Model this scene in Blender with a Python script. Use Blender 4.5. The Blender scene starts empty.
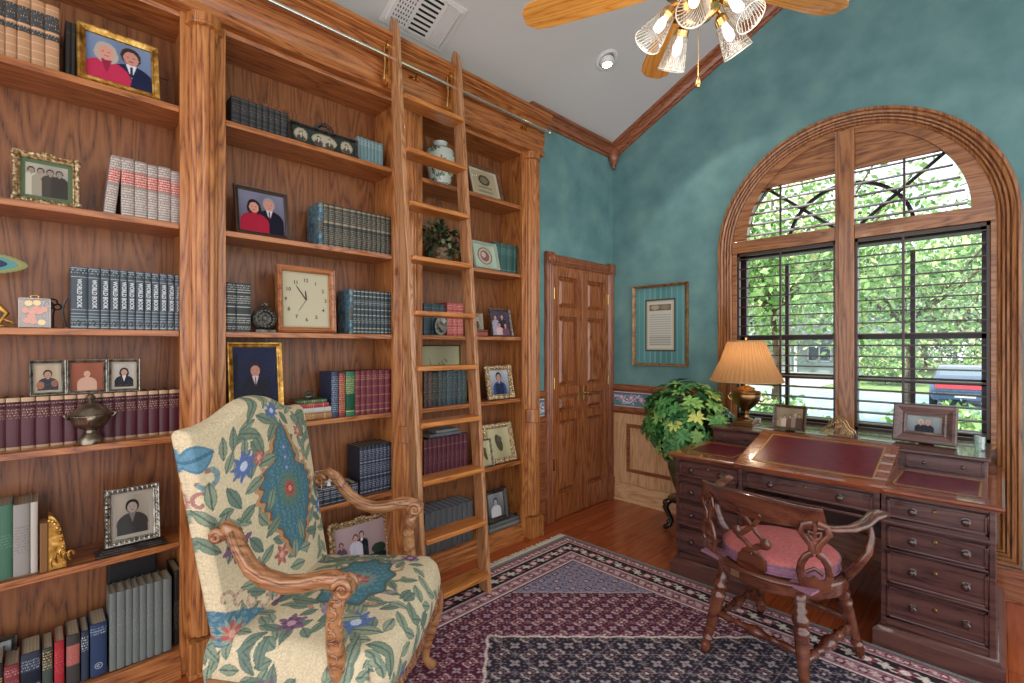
import bpy, bmesh, math, random
import numpy as np
from mathutils import Vector, Matrix
from math import sin, cos, pi, radians, sqrt
random.seed(7)
S = bpy.context.scene
COL = S.collection
# ---------------------------------------------------------------- camera
H = 1.40; CX, CY = 2.525, -3.804; FPX = 482.0; YAW = radians(45.35)
cam = bpy.data.cameras.new('camera'); camo = bpy.data.objects.new('camera', cam); COL.objects.link(camo)
cam.sensor_width = 36; cam.sensor_fit = 'HORIZONTAL'; cam.lens = FPX / 1024 * 36
cam.shift_y = -(346 - 341.5) / 1024 * -1
cam.clip_start = 0.05; cam.clip_end = 300
camo.location = (CX, CY, H); camo.rotation_euler = (pi / 2, 0, YAW)
S.camera = camo
# ---------------------------------------------------------------- world, sun, exposure
w = bpy.data.worlds.new('sky'); S.world = w; w.use_nodes = True
nt = w.node_tree; nt.nodes.clear()
out = nt.nodes.new('ShaderNodeOutputWorld'); bg = nt.nodes.new('ShaderNodeBackground')
tc = nt.nodes.new('ShaderNodeTexCoord'); nz = nt.nodes.new('ShaderNodeTexNoise'); cr = nt.nodes.new('ShaderNodeValToRGB')
nz.inputs['Scale'].default_value = 3.0; nz.inputs['Detail'].default_value = 5
nt.links.new(tc.outputs['Generated'], nz.inputs['Vector']); nt.links.new(nz.outputs['Fac'], cr.inputs['Fac'])
cr.color_ramp.elements[0].color = (.72, .82, 1, 1); cr.color_ramp.elements[1].color = (1, .97, .95, 1)
cr.color_ramp.elements[0].position = .35; cr.color_ramp.elements[1].position = .6
nt.links.new(cr.outputs['Color'], bg.inputs['Color']); nt.links.new(bg.outputs['Background'], out.inputs['Surface'])
bg.inputs['Strength'].default_value = 1.15
sun = bpy.data.lights.new('sun', 'SUN'); suno = bpy.data.objects.new('sun', sun); COL.objects.link(suno)
sun.energy = 2.6; sun.angle = radians(2); sun.color = (1, .95, .86)
suno.rotation_euler = (radians(38), 0, radians(-38)); suno.location = (-6, -6, 12)
S.view_settings.view_transform = 'Standard'; S.view_settings.look = 'None'
S.view_settings.gamma = 1; S.view_settings.use_curve_mapping = False
S.view_settings.exposure = 1.17

# ---------------------------------------------------------------- helpers
Fv = (-sin(YAW), cos(YAW)); Rv = (cos(YAW), sin(YAW))
def at(u, v, X=None, Y=None, Z=None):
    """point of the room seen at picture position u, v on the plane X, Y or Z"""
    t = (u - 512) / FPX; s = -(v - 346) / FPX
    d = (Fv[0] + t * Rv[0], Fv[1] + t * Rv[1], s)
    k = (X - CX) / d[0] if X is not None else (Y - CY) / d[1] if Y is not None else (Z - H) / d[2]
    return Vector((CX + k * d[0], CY + k * d[1], H + k * d[2]))

def srgb(h):
    h = h.lstrip('#'); c = [int(h[i:i + 2], 16) / 255 for i in (0, 2, 4)]
    return tuple((x / 12.92 if x <= .04045 else ((x + .055) / 1.055) ** 2.4) for x in c)

class MB:
    def __init__(s): s.v = []; s.f = []; s.m = []; s.T = None
    def add(s, vs, fs, mi=0):
        b = len(s.v)
        if s.T is not None: vs = [tuple(s.T @ Vector(p)) for p in vs]
        s.v += [tuple(p) for p in vs]; s.f += [tuple(i + b for i in f) for f in fs]; s.m += [mi] * len(fs)
    def box(s, x0, x1, y0, y1, z0, z1, mi=0, M=None):
        vs = [(x, y, z) for x in (x0, x1) for y in (y0, y1) for z in (z0, z1)]
        if M is not None: vs = [tuple(M @ Vector(p)) for p in vs]
        s.add(vs, [(0, 1, 3, 2), (4, 6, 7, 5), (0, 4, 5, 1), (2, 3, 7, 6), (0, 2, 6, 4), (1, 5, 7, 3)], mi)
    def frustum(s, x0, x1, y0, y1, z0, z1, ix, iy, mi=0):
        vs = [(x0, y0, z0), (x1, y0, z0), (x1, y1, z0), (x0, y1, z0), (x0 + ix, y0 + iy, z1), (x1 - ix, y0 + iy, z1), (x1 - ix, y1 - iy, z1), (x0 + ix, y1 - iy, z1)]
        s.add(vs, [(3, 2, 1, 0), (4, 5, 6, 7), (0, 1, 5, 4), (1, 2, 6, 5), (2, 3, 7, 6), (3, 0, 4, 7)], mi)
    def tube(s, pts, r, n=8, mi=0, flat=1.0, up=None, cap=True):
        pts = [Vector(p) for p in pts]; N = len(pts)
        if not hasattr(r, '__len__'): r = [r] * N
        vs = []; prev = None
        for i, p in enumerate(pts):
            t = (pts[min(i + 1, N - 1)] - pts[max(i - 1, 0)])
            if t.length < 1e-9: t = Vector((0, 0, 1))
            t.normalize()
            a = Vector(up) if up else (prev if prev else (Vector((0, 0, 1)) if abs(t.z) < .9 else Vector((1, 0, 0))))
            a = a - t * a.dot(t)
            if a.length < 1e-6: a = t.orthogonal()
            a.normalize(); b = t.cross(a); prev = a
            for k in range(n):
                an = 2 * pi * k / n
                vs.append(p + a * cos(an) * r[i] * flat + b * sin(an) * r[i])
        fs = [(i * n + k, i * n + (k + 1) % n, (i + 1) * n + (k + 1) % n, (i + 1) * n + k) for i in range(N - 1) for k in range(n)]
        if cap: fs += [tuple(range(n))[::-1], tuple((N - 1) * n + k for k in range(n))]
        s.add(vs, fs, mi)
    def lathe(s, prof, n=20, mi=0, M=None, c=(0, 0, 0), rib=0, ribn=0):
        vs = []
        for r, z in prof:
            for k in range(n):
                a = 2 * pi * k / n; rr = r * (1 + rib * cos(a * ribn)) if rib else r
                vs.append((c[0] + rr * cos(a), c[1] + rr * sin(a), c[2] + z))
        if M is not None: vs = [tuple(M @ Vector(p)) for p in vs]
        N = len(prof)
        fs = [(i * n + k, i * n + (k + 1) % n, (i + 1) * n + (k + 1) % n, (i + 1) * n + k) for i in range(N - 1) for k in range(n)]
        if prof[0][0] > 1e-5: fs.append(tuple(range(n))[::-1])
        if prof[-1][0] > 1e-5: fs.append(tuple((N - 1) * n + k for k in range(n)))
        s.add(vs, fs, mi)
    def sweep(s, prof, path, mi=0, closed=True):
        """prof: list of (a,b); path: list of (origin, avec, bvec)"""
        n = len(prof); vs = []
        for o, a, b in path:
            o = Vector(o); a = Vector(a); b = Vector(b)
            for p in prof: vs.append(o + a * p[0] + b * p[1])
        m = n if closed else n - 1
        fs = [(i * n + k, i * n + (k + 1) % n, (i + 1) * n + (k + 1) % n, (i + 1) * n + k) for i in range(len(path) - 1) for k in range(m)]
        if closed: fs += [tuple(range(n))[::-1], tuple((len(path) - 1) * n + k for k in range(n))]
        s.add(vs, fs, mi)
    def prism(s, poly, fn, d0, d1, mi=0):
        """poly 2-D outline, fn(a,b,d)->xyz"""
        n = len(poly)
        vs = [fn(a, b, d0) for a, b in poly] + [fn(a, b, d1) for a, b in poly]
        s.add(vs, [tuple(range(n))[::-1], tuple(range(n, 2 * n))] + [(k, (k + 1) % n, n + (k + 1) % n, n + k) for k in range(n)], mi)
    def ball(s, c, r, n=8, mi=0, sc=(1, 1, 1)):
        vs = []; fs = []
        for i in range(n + 1):
            th = pi * i / n
            for k in range(n * 2):
                a = pi * k / n
                vs.append((c[0] + r * sc[0] * sin(th) * cos(a), c[1] + r * sc[1] * sin(th) * sin(a), c[2] + r * sc[2] * cos(th)))
        m = 2 * n
        fs = [(i * m + k, (i + 1) * m + k, (i + 1) * m + (k + 1) % m, i * m + (k + 1) % m) for i in range(n) for k in range(m)]
        s.add(vs, fs, mi)
    def build(s, name, mats, parent=None, smooth=False, bevel=0, loc=None, seg=2, recalc=True):
        me = bpy.data.meshes.new(name); me.from_pydata(s.v, [], s.f)
        if not isinstance(mats, (list, tuple)): mats = [mats]
        for m in mats: me.materials.append(m)
        me.polygons.foreach_set('material_index', s.m)
        if recalc:
            bm = bmesh.new(); bm.from_mesh(me); bmesh.ops.remove_doubles(bm, verts=bm.verts, dist=1e-6)
            bmesh.ops.recalc_face_normals(bm, faces=bm.faces); bm.to_mesh(me); bm.free()
        if smooth: me.shade_smooth()
        if smooth == 'auto': me.set_sharp_from_angle(angle=radians(38))
        me.update()
        o = bpy.data.objects.new(name, me); COL.objects.link(o)
        if parent is not None: o.parent = parent
        if loc is not None: o.location = loc
        if bevel:
            b = o.modifiers.new('bevel', 'BEVEL'); b.width = bevel; b.segments = seg; b.limit_method = 'ANGLE'; b.angle_limit = radians(40)
        return o

def tag(o, label=None, cat=None, group=None, kind=None):
    if label: o['label'] = label
    if cat: o['category'] = cat
    if group: o['group'] = group
    if kind: o['kind'] = kind
    return o
def thing(name, label, cat, loc=(0, 0, 0), rz=0, group=None, rot=None):
    o = bpy.data.objects.new(name, None); COL.objects.link(o); o.empty_display_size = .05
    o.location = loc; o.rotation_euler = rot if rot else (0, 0, rz)
    return tag(o, label, cat, group)
def struct(o): o['kind'] = 'structure'; return o
def copy_tree(o, parent=None):
    c = o.copy(); COL.objects.link(c)
    if parent is not None: c.parent = parent
    for ch in list(o.children): copy_tree(ch, c)
    return c
ORD = ['first', 'second', 'third', 'fourth', 'fifth', 'sixth', 'seventh', 'eighth', 'ninth', 'tenth', 'eleventh', 'twelfth', 'thirteenth', 'fourteenth', 'fifteenth', 'sixteenth', 'seventeenth']

# ---------------------------------------------------------------- materials
MATS = {}
def mat(name, col, rough=.5, metal=0, spec=.5, coat=0, emit=None, es=0):
    if name in MATS: return MATS[name]
    m = bpy.data.materials.new(name); m.use_nodes = True; p = m.node_tree.nodes['Principled BSDF']
    if isinstance(col, str): col = srgb(col)
    p.inputs['Base Color'].default_value = (*col, 1); p.inputs['Roughness'].default_value = rough
    p.inputs['Metallic'].default_value = metal; p.inputs['Specular IOR Level'].default_value = spec
    p.inputs['Coat Weight'].default_value = coat
    if emit: p.inputs['Emission Color'].default_value = (*emit, 1); p.inputs['Emission Strength'].default_value = es
    MATS[name] = m; return m
def nodes(m): return m.node_tree.nodes, m.node_tree.links, m.node_tree.nodes['Principled BSDF']
def ramp(N, stops):
    r = N.new('ShaderNodeValToRGB'); e = r.color_ramp.elements
    while len(e) > 1: e.remove(e[-1])
    e[0].position = stops[0][0]; e[0].color = (*stops[0][1], 1)
    for p, c in stops[1:]:
        x = e.new(p); x.color = (*c, 1)
    return r
def wood(name, dark, mid, light, axis='Z', rough=.35, scale=1.0, coat=.25, figure=1.0):
    """grain runs along the axis; cathedral figure from distorted rings"""
    if name in MATS: return MATS[name]
    m = mat(name, mid, rough, coat=coat); N, L, p = nodes(m)
    tc = N.new('ShaderNodeTexCoord'); mp = N.new('ShaderNodeMapping')
    comp = .09
    sc = {'X': (comp, 1, 1), 'Y': (1, comp, 1), 'Z': (1, 1, comp)}[axis]
    mp.inputs['Scale'].default_value = tuple(c * 7 * scale for c in sc)
    L.new(tc.outputs['Object'], mp.inputs['Vector'])
    n1 = N.new('ShaderNodeTexNoise'); n1.inputs['Scale'].default_value = 1.5; n1.inputs['Detail'].default_value = 1.5
    n1.inputs['Distortion'].default_value = .4
    L.new(mp.outputs['Vector'], n1.inputs['Vector'])
    mul = N.new('ShaderNodeMath'); mul.operation = 'MULTIPLY'; mul.inputs[1].default_value = 11 * figure
    L.new(n1.outputs['Fac'], mul.inputs[0])
    fr = N.new('ShaderNodeMath'); fr.operation = 'PINGPONG'; fr.inputs[1].default_value = .5
    L.new(mul.outputs[0], fr.inputs[0])
    n2 = N.new('ShaderNodeTexNoise'); n2.inputs['Scale'].default_value = 26; n2.inputs['Detail'].default_value = 5; n2.inputs['Roughness'].default_value = .65
    L.new(mp.outputs['Vector'], n2.inputs['Vector'])
    mx = N.new('ShaderNodeMath'); mx.operation = 'MULTIPLY_ADD'; mx.inputs[1].default_value = .9
    L.new(n2.outputs['Fac'], mx.inputs[0]); L.new(fr.outputs[0], mx.inputs[2])
    sb = N.new('ShaderNodeMath'); sb.operation = 'SUBTRACT'; sb.inputs[1].default_value = .18
    L.new(mx.outputs[0], sb.inputs[0])
    r = ramp(N, [(.14, srgb(dark)), (.36, srgb(mid)), (.75, srgb(light))]); L.new(sb.outputs[0], r.inputs['Fac'])
    L.new(r.outputs['Color'], p.inputs['Base Color'])
    bp = N.new('ShaderNodeBump'); bp.inputs['Strength'].default_value = .15; bp.inputs['Distance'].default_value = .002
    L.new(n2.outputs['Fac'], bp.inputs['Height']); L.new(bp.outputs['Normal'], p.inputs['Normal'])
    return m
def noisy(name, stops, scale=20, rough=.6, detail=4, bump=0, stretch=None, **k):
    if name in MATS: return MATS[name]
    m = mat(name, stops[0][1] if not isinstance(stops[0][1], str) else stops[0][1], rough, **k); N, L, p = nodes(m)
    tc = N.new('ShaderNodeTexCoord'); mp = N.new('ShaderNodeMapping'); n = N.new('ShaderNodeTexNoise')
    if stretch: mp.inputs['Scale'].default_value = stretch
    n.inputs['Scale'].default_value = scale; n.inputs['Detail'].default_value = detail
    L.new(tc.outputs['Object'], mp.inputs['Vector']); L.new(mp.outputs['Vector'], n.inputs['Vector'])
    r = ramp(N, [(a, srgb(c) if isinstance(c, str) else c) for a, c in stops]); L.new(n.outputs['Fac'], r.inputs['Fac'])
    L.new(r.outputs['Color'], p.inputs['Base Color'])
    if bump:
        b = N.new('ShaderNodeBump'); b.inputs['Strength'].default_value = bump; b.inputs['Distance'].default_value = .005
        L.new(n.outputs['Fac'], b.inputs['Height']); L.new(b.outputs['Normal'], p.inputs['Normal'])
    return m
def vcol(name, rough=.6, **k):
    if name in MATS: return MATS[name]
    m = mat(name, (.5, .5, .5), rough, **k); N, L, p = nodes(m)
    a = N.new('ShaderNodeVertexColor'); a.layer_name = 'Col'; L.new(a.outputs['Color'], p.inputs['Base Color']); return m

OAK = wood('oak_upright', '#4a240c', '#9c5c2c', '#bb7c42', 'Z')
OAKY = wood('oak_along', '#4a240c', '#96562a', '#b4723c', 'Y')
OAKX = wood('oak_across', '#5a2d16', '#a05c34', '#b9774a', 'X')
PANEL = wood('oak_panel_shaded', '#3e2210', '#7a4827', '#925c34', 'Z', figure=1.1, scale=.8, coat=.08, rough=.45)  # back panels: dark oak, colour deepened further to paint shade inside the bays
OAKD = wood('oak_door', '#56280f', '#8a4c25', '#a3653a', 'Z', rough=.25, coat=.5)
TRIM = wood('oak_trim', '#4a2413', '#83492a', '#9c6040', 'Z', rough=.3)
TRIMX = wood('oak_trim_across', '#4a2413', '#83492a', '#9c6040', 'X', rough=.3)
TRIMY = wood('oak_trim_along', '#4a2413', '#83492a', '#9c6040', 'Y', rough=.3)
WINW = wood('oak_window', '#44240e', '#82502a', '#a06c40', 'Z', rough=.35)
WINX = wood('oak_window_across', '#44240e', '#82502a', '#a06c40', 'X', rough=.35)
WAIN = wood('oak_wainscot', '#a5713f', '#cfa173', '#dcb388', 'Z', rough=.4)
WAINX = wood('oak_wainscot_across', '#a5713f', '#cfa173', '#dcb388', 'X', rough=.4)
MAHO = wood('mahogany', '#281414', '#4a2c28', '#5c3a32', 'X', rough=.25, coat=.4, figure=.5)
MAHOR = wood('mahogany_red', '#4a2014', '#743820', '#8a4a2c', 'X', rough=.2, coat=.6, figure=.5)
CHW = wood('chair_walnut', '#3a1a10', '#532818', '#6c3c28', 'X', rough=.22, coat=.5, figure=.4)
FRUIT = wood('carved_fruitwood', '#44260f', '#8c5a34', '#a87850', 'X', rough=.22, coat=.5, figure=.5)
BLADE = wood('fan_blade_oak', '#b06a20', '#dc973f', '#e8ab58', 'X', rough=.35)
BRASS = mat('brass', '#d8b070', .22, 1)
ANTB = mat('antique_brass', '#8a6a44', .28, 1)
SILV = noisy('old_silver', [(.3, '#4a463e'), (.6, '#a8a498')], 60, .35, metal=.85)
CHROME = mat('chrome', '#e0dcd4', .15, 1)
GOLD = noisy('gilt', [(.3, '#6e4c1c'), (.55, '#c09040'), (.75, '#e8cc80')], 40, .35, metal=.7)
ORN = noisy('ornate_gilt', [(.35, '#54401f'), (.5, '#a8885a'), (.68, '#e8dcb8')], 90, .4, bump=.6, metal=.4)
DARKF = noisy('dark_frame', [(.4, '#1e1a18'), (.7, '#4c443e')], 50, .3)
WALNF = wood('frame_walnut', '#2e1a12', '#5a3826', '#77503a', 'Y', rough=.3)
BLACK = mat('black', '#0c0b0b', .5)
GLASS = None
def glassy(name, tint=(1, 1, 1), fac=.1, rough=.02):
    if name in MATS: return MATS[name]
    m = bpy.data.materials.new(name); m.use_nodes = True; N = m.node_tree.nodes; L = m.node_tree.links; N.clear()
    o = N.new('ShaderNodeOutputMaterial'); mx = N.new('ShaderNodeMixShader'); t = N.new('ShaderNodeBsdfTransparent'); g = N.new('ShaderNodeBsdfGlossy')
    t.inputs['Color'].default_value = (*tint, 1); g.inputs['Roughness'].default_value = rough
    mx.inputs[0].default_value = fac
    L.new(t.outputs[0], mx.inputs[1]); L.new(g.outputs[0], mx.inputs[2]); L.new(mx.outputs[0], o.inputs['Surface'])
    MATS[name] = m; return m
PANE = glassy('window_glass', (.97, 1, .99), .04)
FGLASS = glassy('frame_glass', (1, 1, 1), .008, .02)
SHADEG = glassy('clear_ribbed_glass', (.9, .9, .9), .10, .06)

# painted grids: colour attribute made from a numpy picture function
def paint_mesh(name, P, C, material, parent=None, smooth=True, close=None):
    """P: (ny,nx,3) points, C: (ny,nx,3) linear colours"""
    ny, nx = P.shape[:2]
    idx = np.arange(ny * nx).reshape(ny, nx)
    q = np.stack([idx[:-1, :-1], idx[:-1, 1:], idx[1:, 1:], idx[1:, :-1]], -1).reshape(-1, 4)
    me = bpy.data.meshes.new(name)
    me.vertices.add(ny * nx); me.vertices.foreach_set('co', P.reshape(-1).astype(np.float32))
    me.loops.add(q.size); me.loops.foreach_set('vertex_index', q.reshape(-1).astype(np.int32))
    me.polygons.add(len(q)); me.polygons.foreach_set('loop_start', (np.arange(len(q)) * 4).astype(np.int32))
    me.update(calc_edges=True)
    ca = me.color_attributes.new('Col', 'FLOAT_COLOR', 'POINT')
    a = np.ones((ny * nx, 4), np.float32); a[:, :3] = np.clip(C.reshape(-1, 3), 0, 1); ca.data.foreach_set('color', a.reshape(-1))
    me.materials.append(material)
    if smooth: me.shade_smooth()
    me.validate()
    o = bpy.data.objects.new(name, me); COL.objects.link(o)
    if parent is not None: o.parent = parent
    return o
def lin(h): return np.array(srgb(h))
class Cv:
    """a small paint surface in its own units (x right, y up)"""
    def __init__(s, w, h, nx, ny, base):
        s.x, s.y = np.meshgrid(np.linspace(0, w, nx), np.linspace(0, h, ny)); s.w = w; s.h = h
        s.c = np.ones((ny, nx, 3)) * lin(base)
    def put(s, mask, col, a=1.0):
        c = lin(col) if isinstance(col, str) else np.array(col)
        k = (np.clip(mask, 0, 1) * a)[..., None]; s.c = s.c * (1 - k) + c * k
    def ell(s, cx, cy, rx, ry, col, rot=0, a=1):
        dx = s.x - cx; dy = s.y - cy; c, n = cos(rot), sin(rot)
        u = (dx * c + dy * n) / rx; v = (-dx * n + dy * c) / ry
        s.put((u * u + v * v < 1).astype(float), col, a)
    def rect(s, x0, x1, y0, y1, col, a=1): s.put(((s.x > x0) & (s.x < x1) & (s.y > y0) & (s.y < y1)).astype(float), col, a)
    def leaf(s, x, y, L, W, ang, col, vein=None):
        dx = s.x - x; dy = s.y - y; c, n = cos(ang), sin(ang); u = (dx * c + dy * n) / L; v = (-dx * n + dy * c)
        ok = (u > 0) & (u < 1); wv = W * np.sin(pi * np.clip(u, 0, 1)) ** .8
        s.put((ok & (abs(v) < wv)).astype(float), col)
        if vein: s.put((ok & (abs(v) < W * .13)).astype(float), vein)
        if vein: s.put((ok & (abs(v) < wv) & (abs(v) > wv - W * .18)).astype(float), vein, .6)
    def ring(s, cx, cy, r, wd, col, a0=-pi, a1=pi, sp=0):
        dx = s.x - cx; dy = s.y - cy; rr = np.hypot(dx, dy); an = np.arctan2(dy, dx)
        r2 = r + sp * an
        s.put(((abs(rr - r2) < wd) & (an >= a0) & (an <= a1)).astype(float), col)
    def flower(s, cx, cy, r, n, col, mid, rot=0, col2=None):
        dx = s.x - cx; dy = s.y - cy; rr = np.hypot(dx, dy); an = np.arctan2(dy, dx)
        s.put((rr < r * (.72 + .28 * np.cos(n * (an + rot)))).astype(float), col)
        if col2: s.put((rr < r * .7 * (.72 + .28 * np.cos(n * (an + rot + .4)))).astype(float), col2)
        s.put((rr < r * .28).astype(float), mid)
# ================================================================ the room
TEAL = noisy('teal_sponged_paint', [(.25, '#52797a'), (.5, '#618a89'), (.75, '#729892')], 5, .75, detail=7)
CEILM = mat('ceiling_paint', '#c6c4c0', .85)
def floor_mat():
    m = mat('floor_planks', '#8a3a1a', .22, coat=.5); N, L, p = nodes(m)
    tc = N.new('ShaderNodeTexCoord'); mp = N.new('ShaderNodeMapping'); mp.inputs['Rotation'].default_value = (0, 0, pi / 2)
    b = N.new('ShaderNodeTexBrick'); b.inputs['Scale'].default_value = 1; b.inputs['Brick Width'].default_value = 1.3; b.inputs['Row Height'].default_value = .075
    b.inputs['Mortar Size'].default_value = .0012; b.offset = .37; b.inputs['Bias'].default_value = 0
    b.inputs['Color1'].default_value = (*srgb('#a04a24'), 1); b.inputs['Color2'].default_value = (*srgb('#b45a30'), 1); b.inputs['Mortar'].default_value = (*srgb('#5c2410'), 1)
    L.new(tc.outputs['Object'], mp.inputs['Vector']); L.new(mp.outputs['Vector'], b.inputs['Vector'])
    m2 = N.new('ShaderNodeMapping'); m2.inputs['Scale'].default_value = (40, 3, 1); n = N.new('ShaderNodeTexNoise'); n.inputs['Scale'].default_value = 1.2; n.inputs['Detail'].default_value = 5
    L.new(tc.outputs['Object'], m2.inputs['Vector']); L.new(m2.outputs['Vector'], n.inputs['Vector'])
    mx = N.new('ShaderNodeMix'); mx.data_type = 'RGBA'; mx.blend_type = 'MULTIPLY'; mx.inputs[0].default_value = .7
    r = ramp(N, [(.3, (.55, .5, .45)), (.6, (1, 1, 1))]); L.new(n.outputs['Fac'], r.inputs['Fac'])
    L.new(b.outputs['Color'], mx.inputs[6]); L.new(r.outputs['Color'], mx.inputs[7]); L.new(mx.outputs[2], p.inputs['Base Color'])
    return m
b = MB(); b.box(-.35, 4.2, -6.2, .16, -.12, 0); struct(b.build('floor', floor_mat()))
cz = lambda x: 3.22 + .49 * (x if x < 1.8 else 3.6 - x)
# ceiling: two slopes meeting at a ridge
b = MB()
b.prism([(-.35, cz(-.35)), (1.8, cz(1.8)), (3.95, cz(3.95)), (3.95, cz(3.95) + .12), (1.8, cz(1.8) + .12), (-.35, cz(-.35) + .12)], lambda a, c, d: (a, d, c), -6.2, .16)
struct(b.build('ceiling', CEILM))
# left wall with the doorway and the recess that holds the bookcase
b = MB()
b.box(-.2, 0, -1.13, -.875, 0, 3.25); b.box(-.2, 0, -.09, 0, 0, 3.25); b.box(-.2, 0, -.875, -.09, 2.06, 3.25)
b.box(-.2, 0, -6.2, -1.13, 3.08, 3.25); b.box(-.36, -.2, -6.2, .16, 0, 3.25)
struct(b.build('wall_left', TEAL))
# window wall
AX, AZ, RO = 1.797, 2.12, .735
b = MB()
def arc(cx, cz_, r, a0, a1, n=24): return [(cx + r * cos(radians(a0 + (a1 - a0) * i / n)), cz_ + r * sin(radians(a0 + (a1 - a0) * i / n))) for i in range(n + 1)]
L1 = [(-.2, 0), (AX, 0), (AX, .27), (AX - RO, .27)] + arc(AX, AZ, RO, 180, 90) + [(AX, cz(AX)), (-.2, cz(-.2))]
R1 = [(AX, 0), (3.75, 0), (3.75, cz(3.75)), (AX, cz(AX))] + arc(AX, AZ, RO, 90, 0) + [(AX + RO, .27), (AX, .27)]
fn = lambda a, c, d: (a, d, c)
b.prism(L1, fn, 0, .15); b.prism(R1, fn, 0, .15)
struct(b.build('wall_window', TEAL))
# crown mouldings
def crown(name, path, m, cap=True):
    prof = [(0, 0), (.016, 0), (.018, .010), (.012, .014), (.014, .022), (.030, .026), (.034, .036), (.040, .052), (.054, .062), (.060, .064), (.060, .072), (.052, .076), (.070, .080), (.080, .084), (.084, .1), (0, .1)]
    b = MB(); b.sweep(prof, path); o = b.build(name, m); return struct(o)
crown('trim_1', [((0, -1.17, 3.125), (1, 0, 0), (0, 0, 1)), ((0, .0, 3.125), (1, 0, 0), (0, 0, 1))], TRIMY)
sl = .49; nrm = 1 / sqrt(1 + sl * sl)
b = MB(); prof = [(0, 0), (.016, 0), (.018, .010), (.012, .014), (.014, .022), (.030, .026), (.034, .036), (.040, .052), (.054, .062), (.060, .064), (.060, .072), (.052, .076), (.070, .080), (.080, .084), (.084, .1), (0, .1)]
b.sweep(prof, [((x, 0, cz(x) - .108), (0, -1, 0), (0, 0, 1.08)) for x in (0, 1.8, 3.7)]); struct(b.build('trim_2', TRIMX))
b = MB(); b.lathe([(0, -.14), (.012, -.125), (.02, -.1), (.014, -.09), (.03, -.075), (.045, -.05), (.052, -.02), (.05, .02), (.042, .05), (.03, .075), (.02, .1)], 14)
struct(b.build('trim_3', TRIM, loc=(.035, -.035, 3.15), smooth=True))
# window wall dado: cap rail, floral paper border, rail, panelling, baseboard
def border_paper(name, X0, X1, z0, z1, along, parent=None):
    n = int((X1 - X0) * 260) + 2; c = Cv(X1 - X0, z1 - z0, n, 60, '#5c8590'); h = z1 - z0
    rnd = random.Random(3); x = 0
    c.put((np.abs(c.y - h * (.5 + .22 * np.sin(c.x * 28))) < .008).astype(float), '#d9c8d6')
    c.put((np.abs(c.y - h * (.5 + .3 * np.sin(c.x * 28 + 1.2))) < .004).astype(float), '#c9d4dc')
    while x < X1 - X0 + .05:
        for k in range(7):
            c.leaf(x + rnd.uniform(-.03, .03), h * rnd.uniform(.2, .8), .03, .007, rnd.uniform(0, 6.3), rnd.choice(['#dfe6ea', '#b59ab6', '#c7d6da', '#7aa096']))
        c.flower(x, h * rnd.uniform(.35, .65), .03, 6, '#c89ab0', '#f0dce0', rnd.random() * 3, '#e3bcc8')
        c.flower(x + .05, h * rnd.uniform(.3, .7), .018, 5, '#8c5f8c', '#e8d0dc', 1)
        x += .1
    c.rect(-1, 9, 0, .009, '#dcd0d0'); c.rect(-1, 9, h - .007, 1, '#e2dada'); c.rect(-1, 9, h - .017, h - .011, '#6a4a68')
    P = np.stack([c.x * 0 + 0, c.x * 0, c.y + z0], -1)
    if along == 'X': P[..., 0] = c.x + X0; P[..., 1] = -.003
    else: P[..., 1] = c.x + X0; P[..., 0] = .003
    return struct(paint_mesh(name, P, c.c, vcol('paper_border', .7)))
border_paper('trim_4', 0, .98, .85, .985, 'X'); border_paper('trim_5', -1.13, -.95, .85, .985, 'Y')
b = MB(); capp = [(0, 0), (.014, 0), (.014, .01), (.03, .018), (.034, .03), (.03, .045), (.016, .05), (.012, .062), (0, .062)]
b.sweep(capp, [((0, 0, .99), (0, -1, 0), (0, 0, 1)), ((1.0, 0, .99), (0, -1, 0), (0, 0, 1))])
b.sweep(capp, [((0, 0, .79), (0, -1, 0), (0, 0, 1)), ((1.0, 0, .79), (0, -1, 0), (0, 0, 1))]); struct(b.build('trim_6', TRIMX, smooth='auto'))
b = MB()
b.sweep(capp, [((0, -1.13, .99), (1, 0, 0), (0, 0, 1)), ((0, -.95, .99), (1, 0, 0), (0, 0, 1))])
b.sweep(capp, [((0, -1.13, .79), (1, 0, 0), (0, 0, 1)), ((0, -.95, .79), (1, 0, 0), (0, 0, 1))]); b.box(0, .015, -1.13, -.95, 0, .79)
struct(b.build('trim_7', TRIMY, smooth='auto'))
b = MB()
b.box(0, .16, -.012, 0, .16, .79); b.box(0, .98, -.014, 0, .70, .79); b.box(0, .98, -.014, 0, .16, .27)
b.box(.80, .98, -.0135, 0, .16, .79); b.box(.16, .80, -.004, 0, .27, .70)
for x0, x1, z0, z1 in ((.16, .80, .27, .30), (.16, .80, .67, .70)): b.box(x0, x1, -.02, -.004, z0, z1, 1)
for x0, x1 in ((.16, .19), (.77, .80)): b.box(x0, x1, -.02, -.004, .30, .67, 1)
b.frustum(.2, .76, .31, .66, 0, .01, .03, .03) if False else None
struct(b.build('wall_dado', [WAIN, TRIMX], bevel=.003))
b = MB(); basep = [(0, 0), (.03, 0), (.03, .01), (.018, .02), (.018, .12), (.012, .14), (.006, .155), (0, .16)]
b.sweep(basep, [((0.02, 0, 0), (0, -1, 0), (0, 0, 1)), ((.98, 0, 0), (0, -1, 0), (0, 0, 1))]); struct(b.build('baseboard_window', WAINX, smooth='auto'))
b = MB(); b.box(.98, 3.7, -.02, 0, 0, .19); struct(b.build('baseboard_right', TRIMX, bevel=.004))

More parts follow.
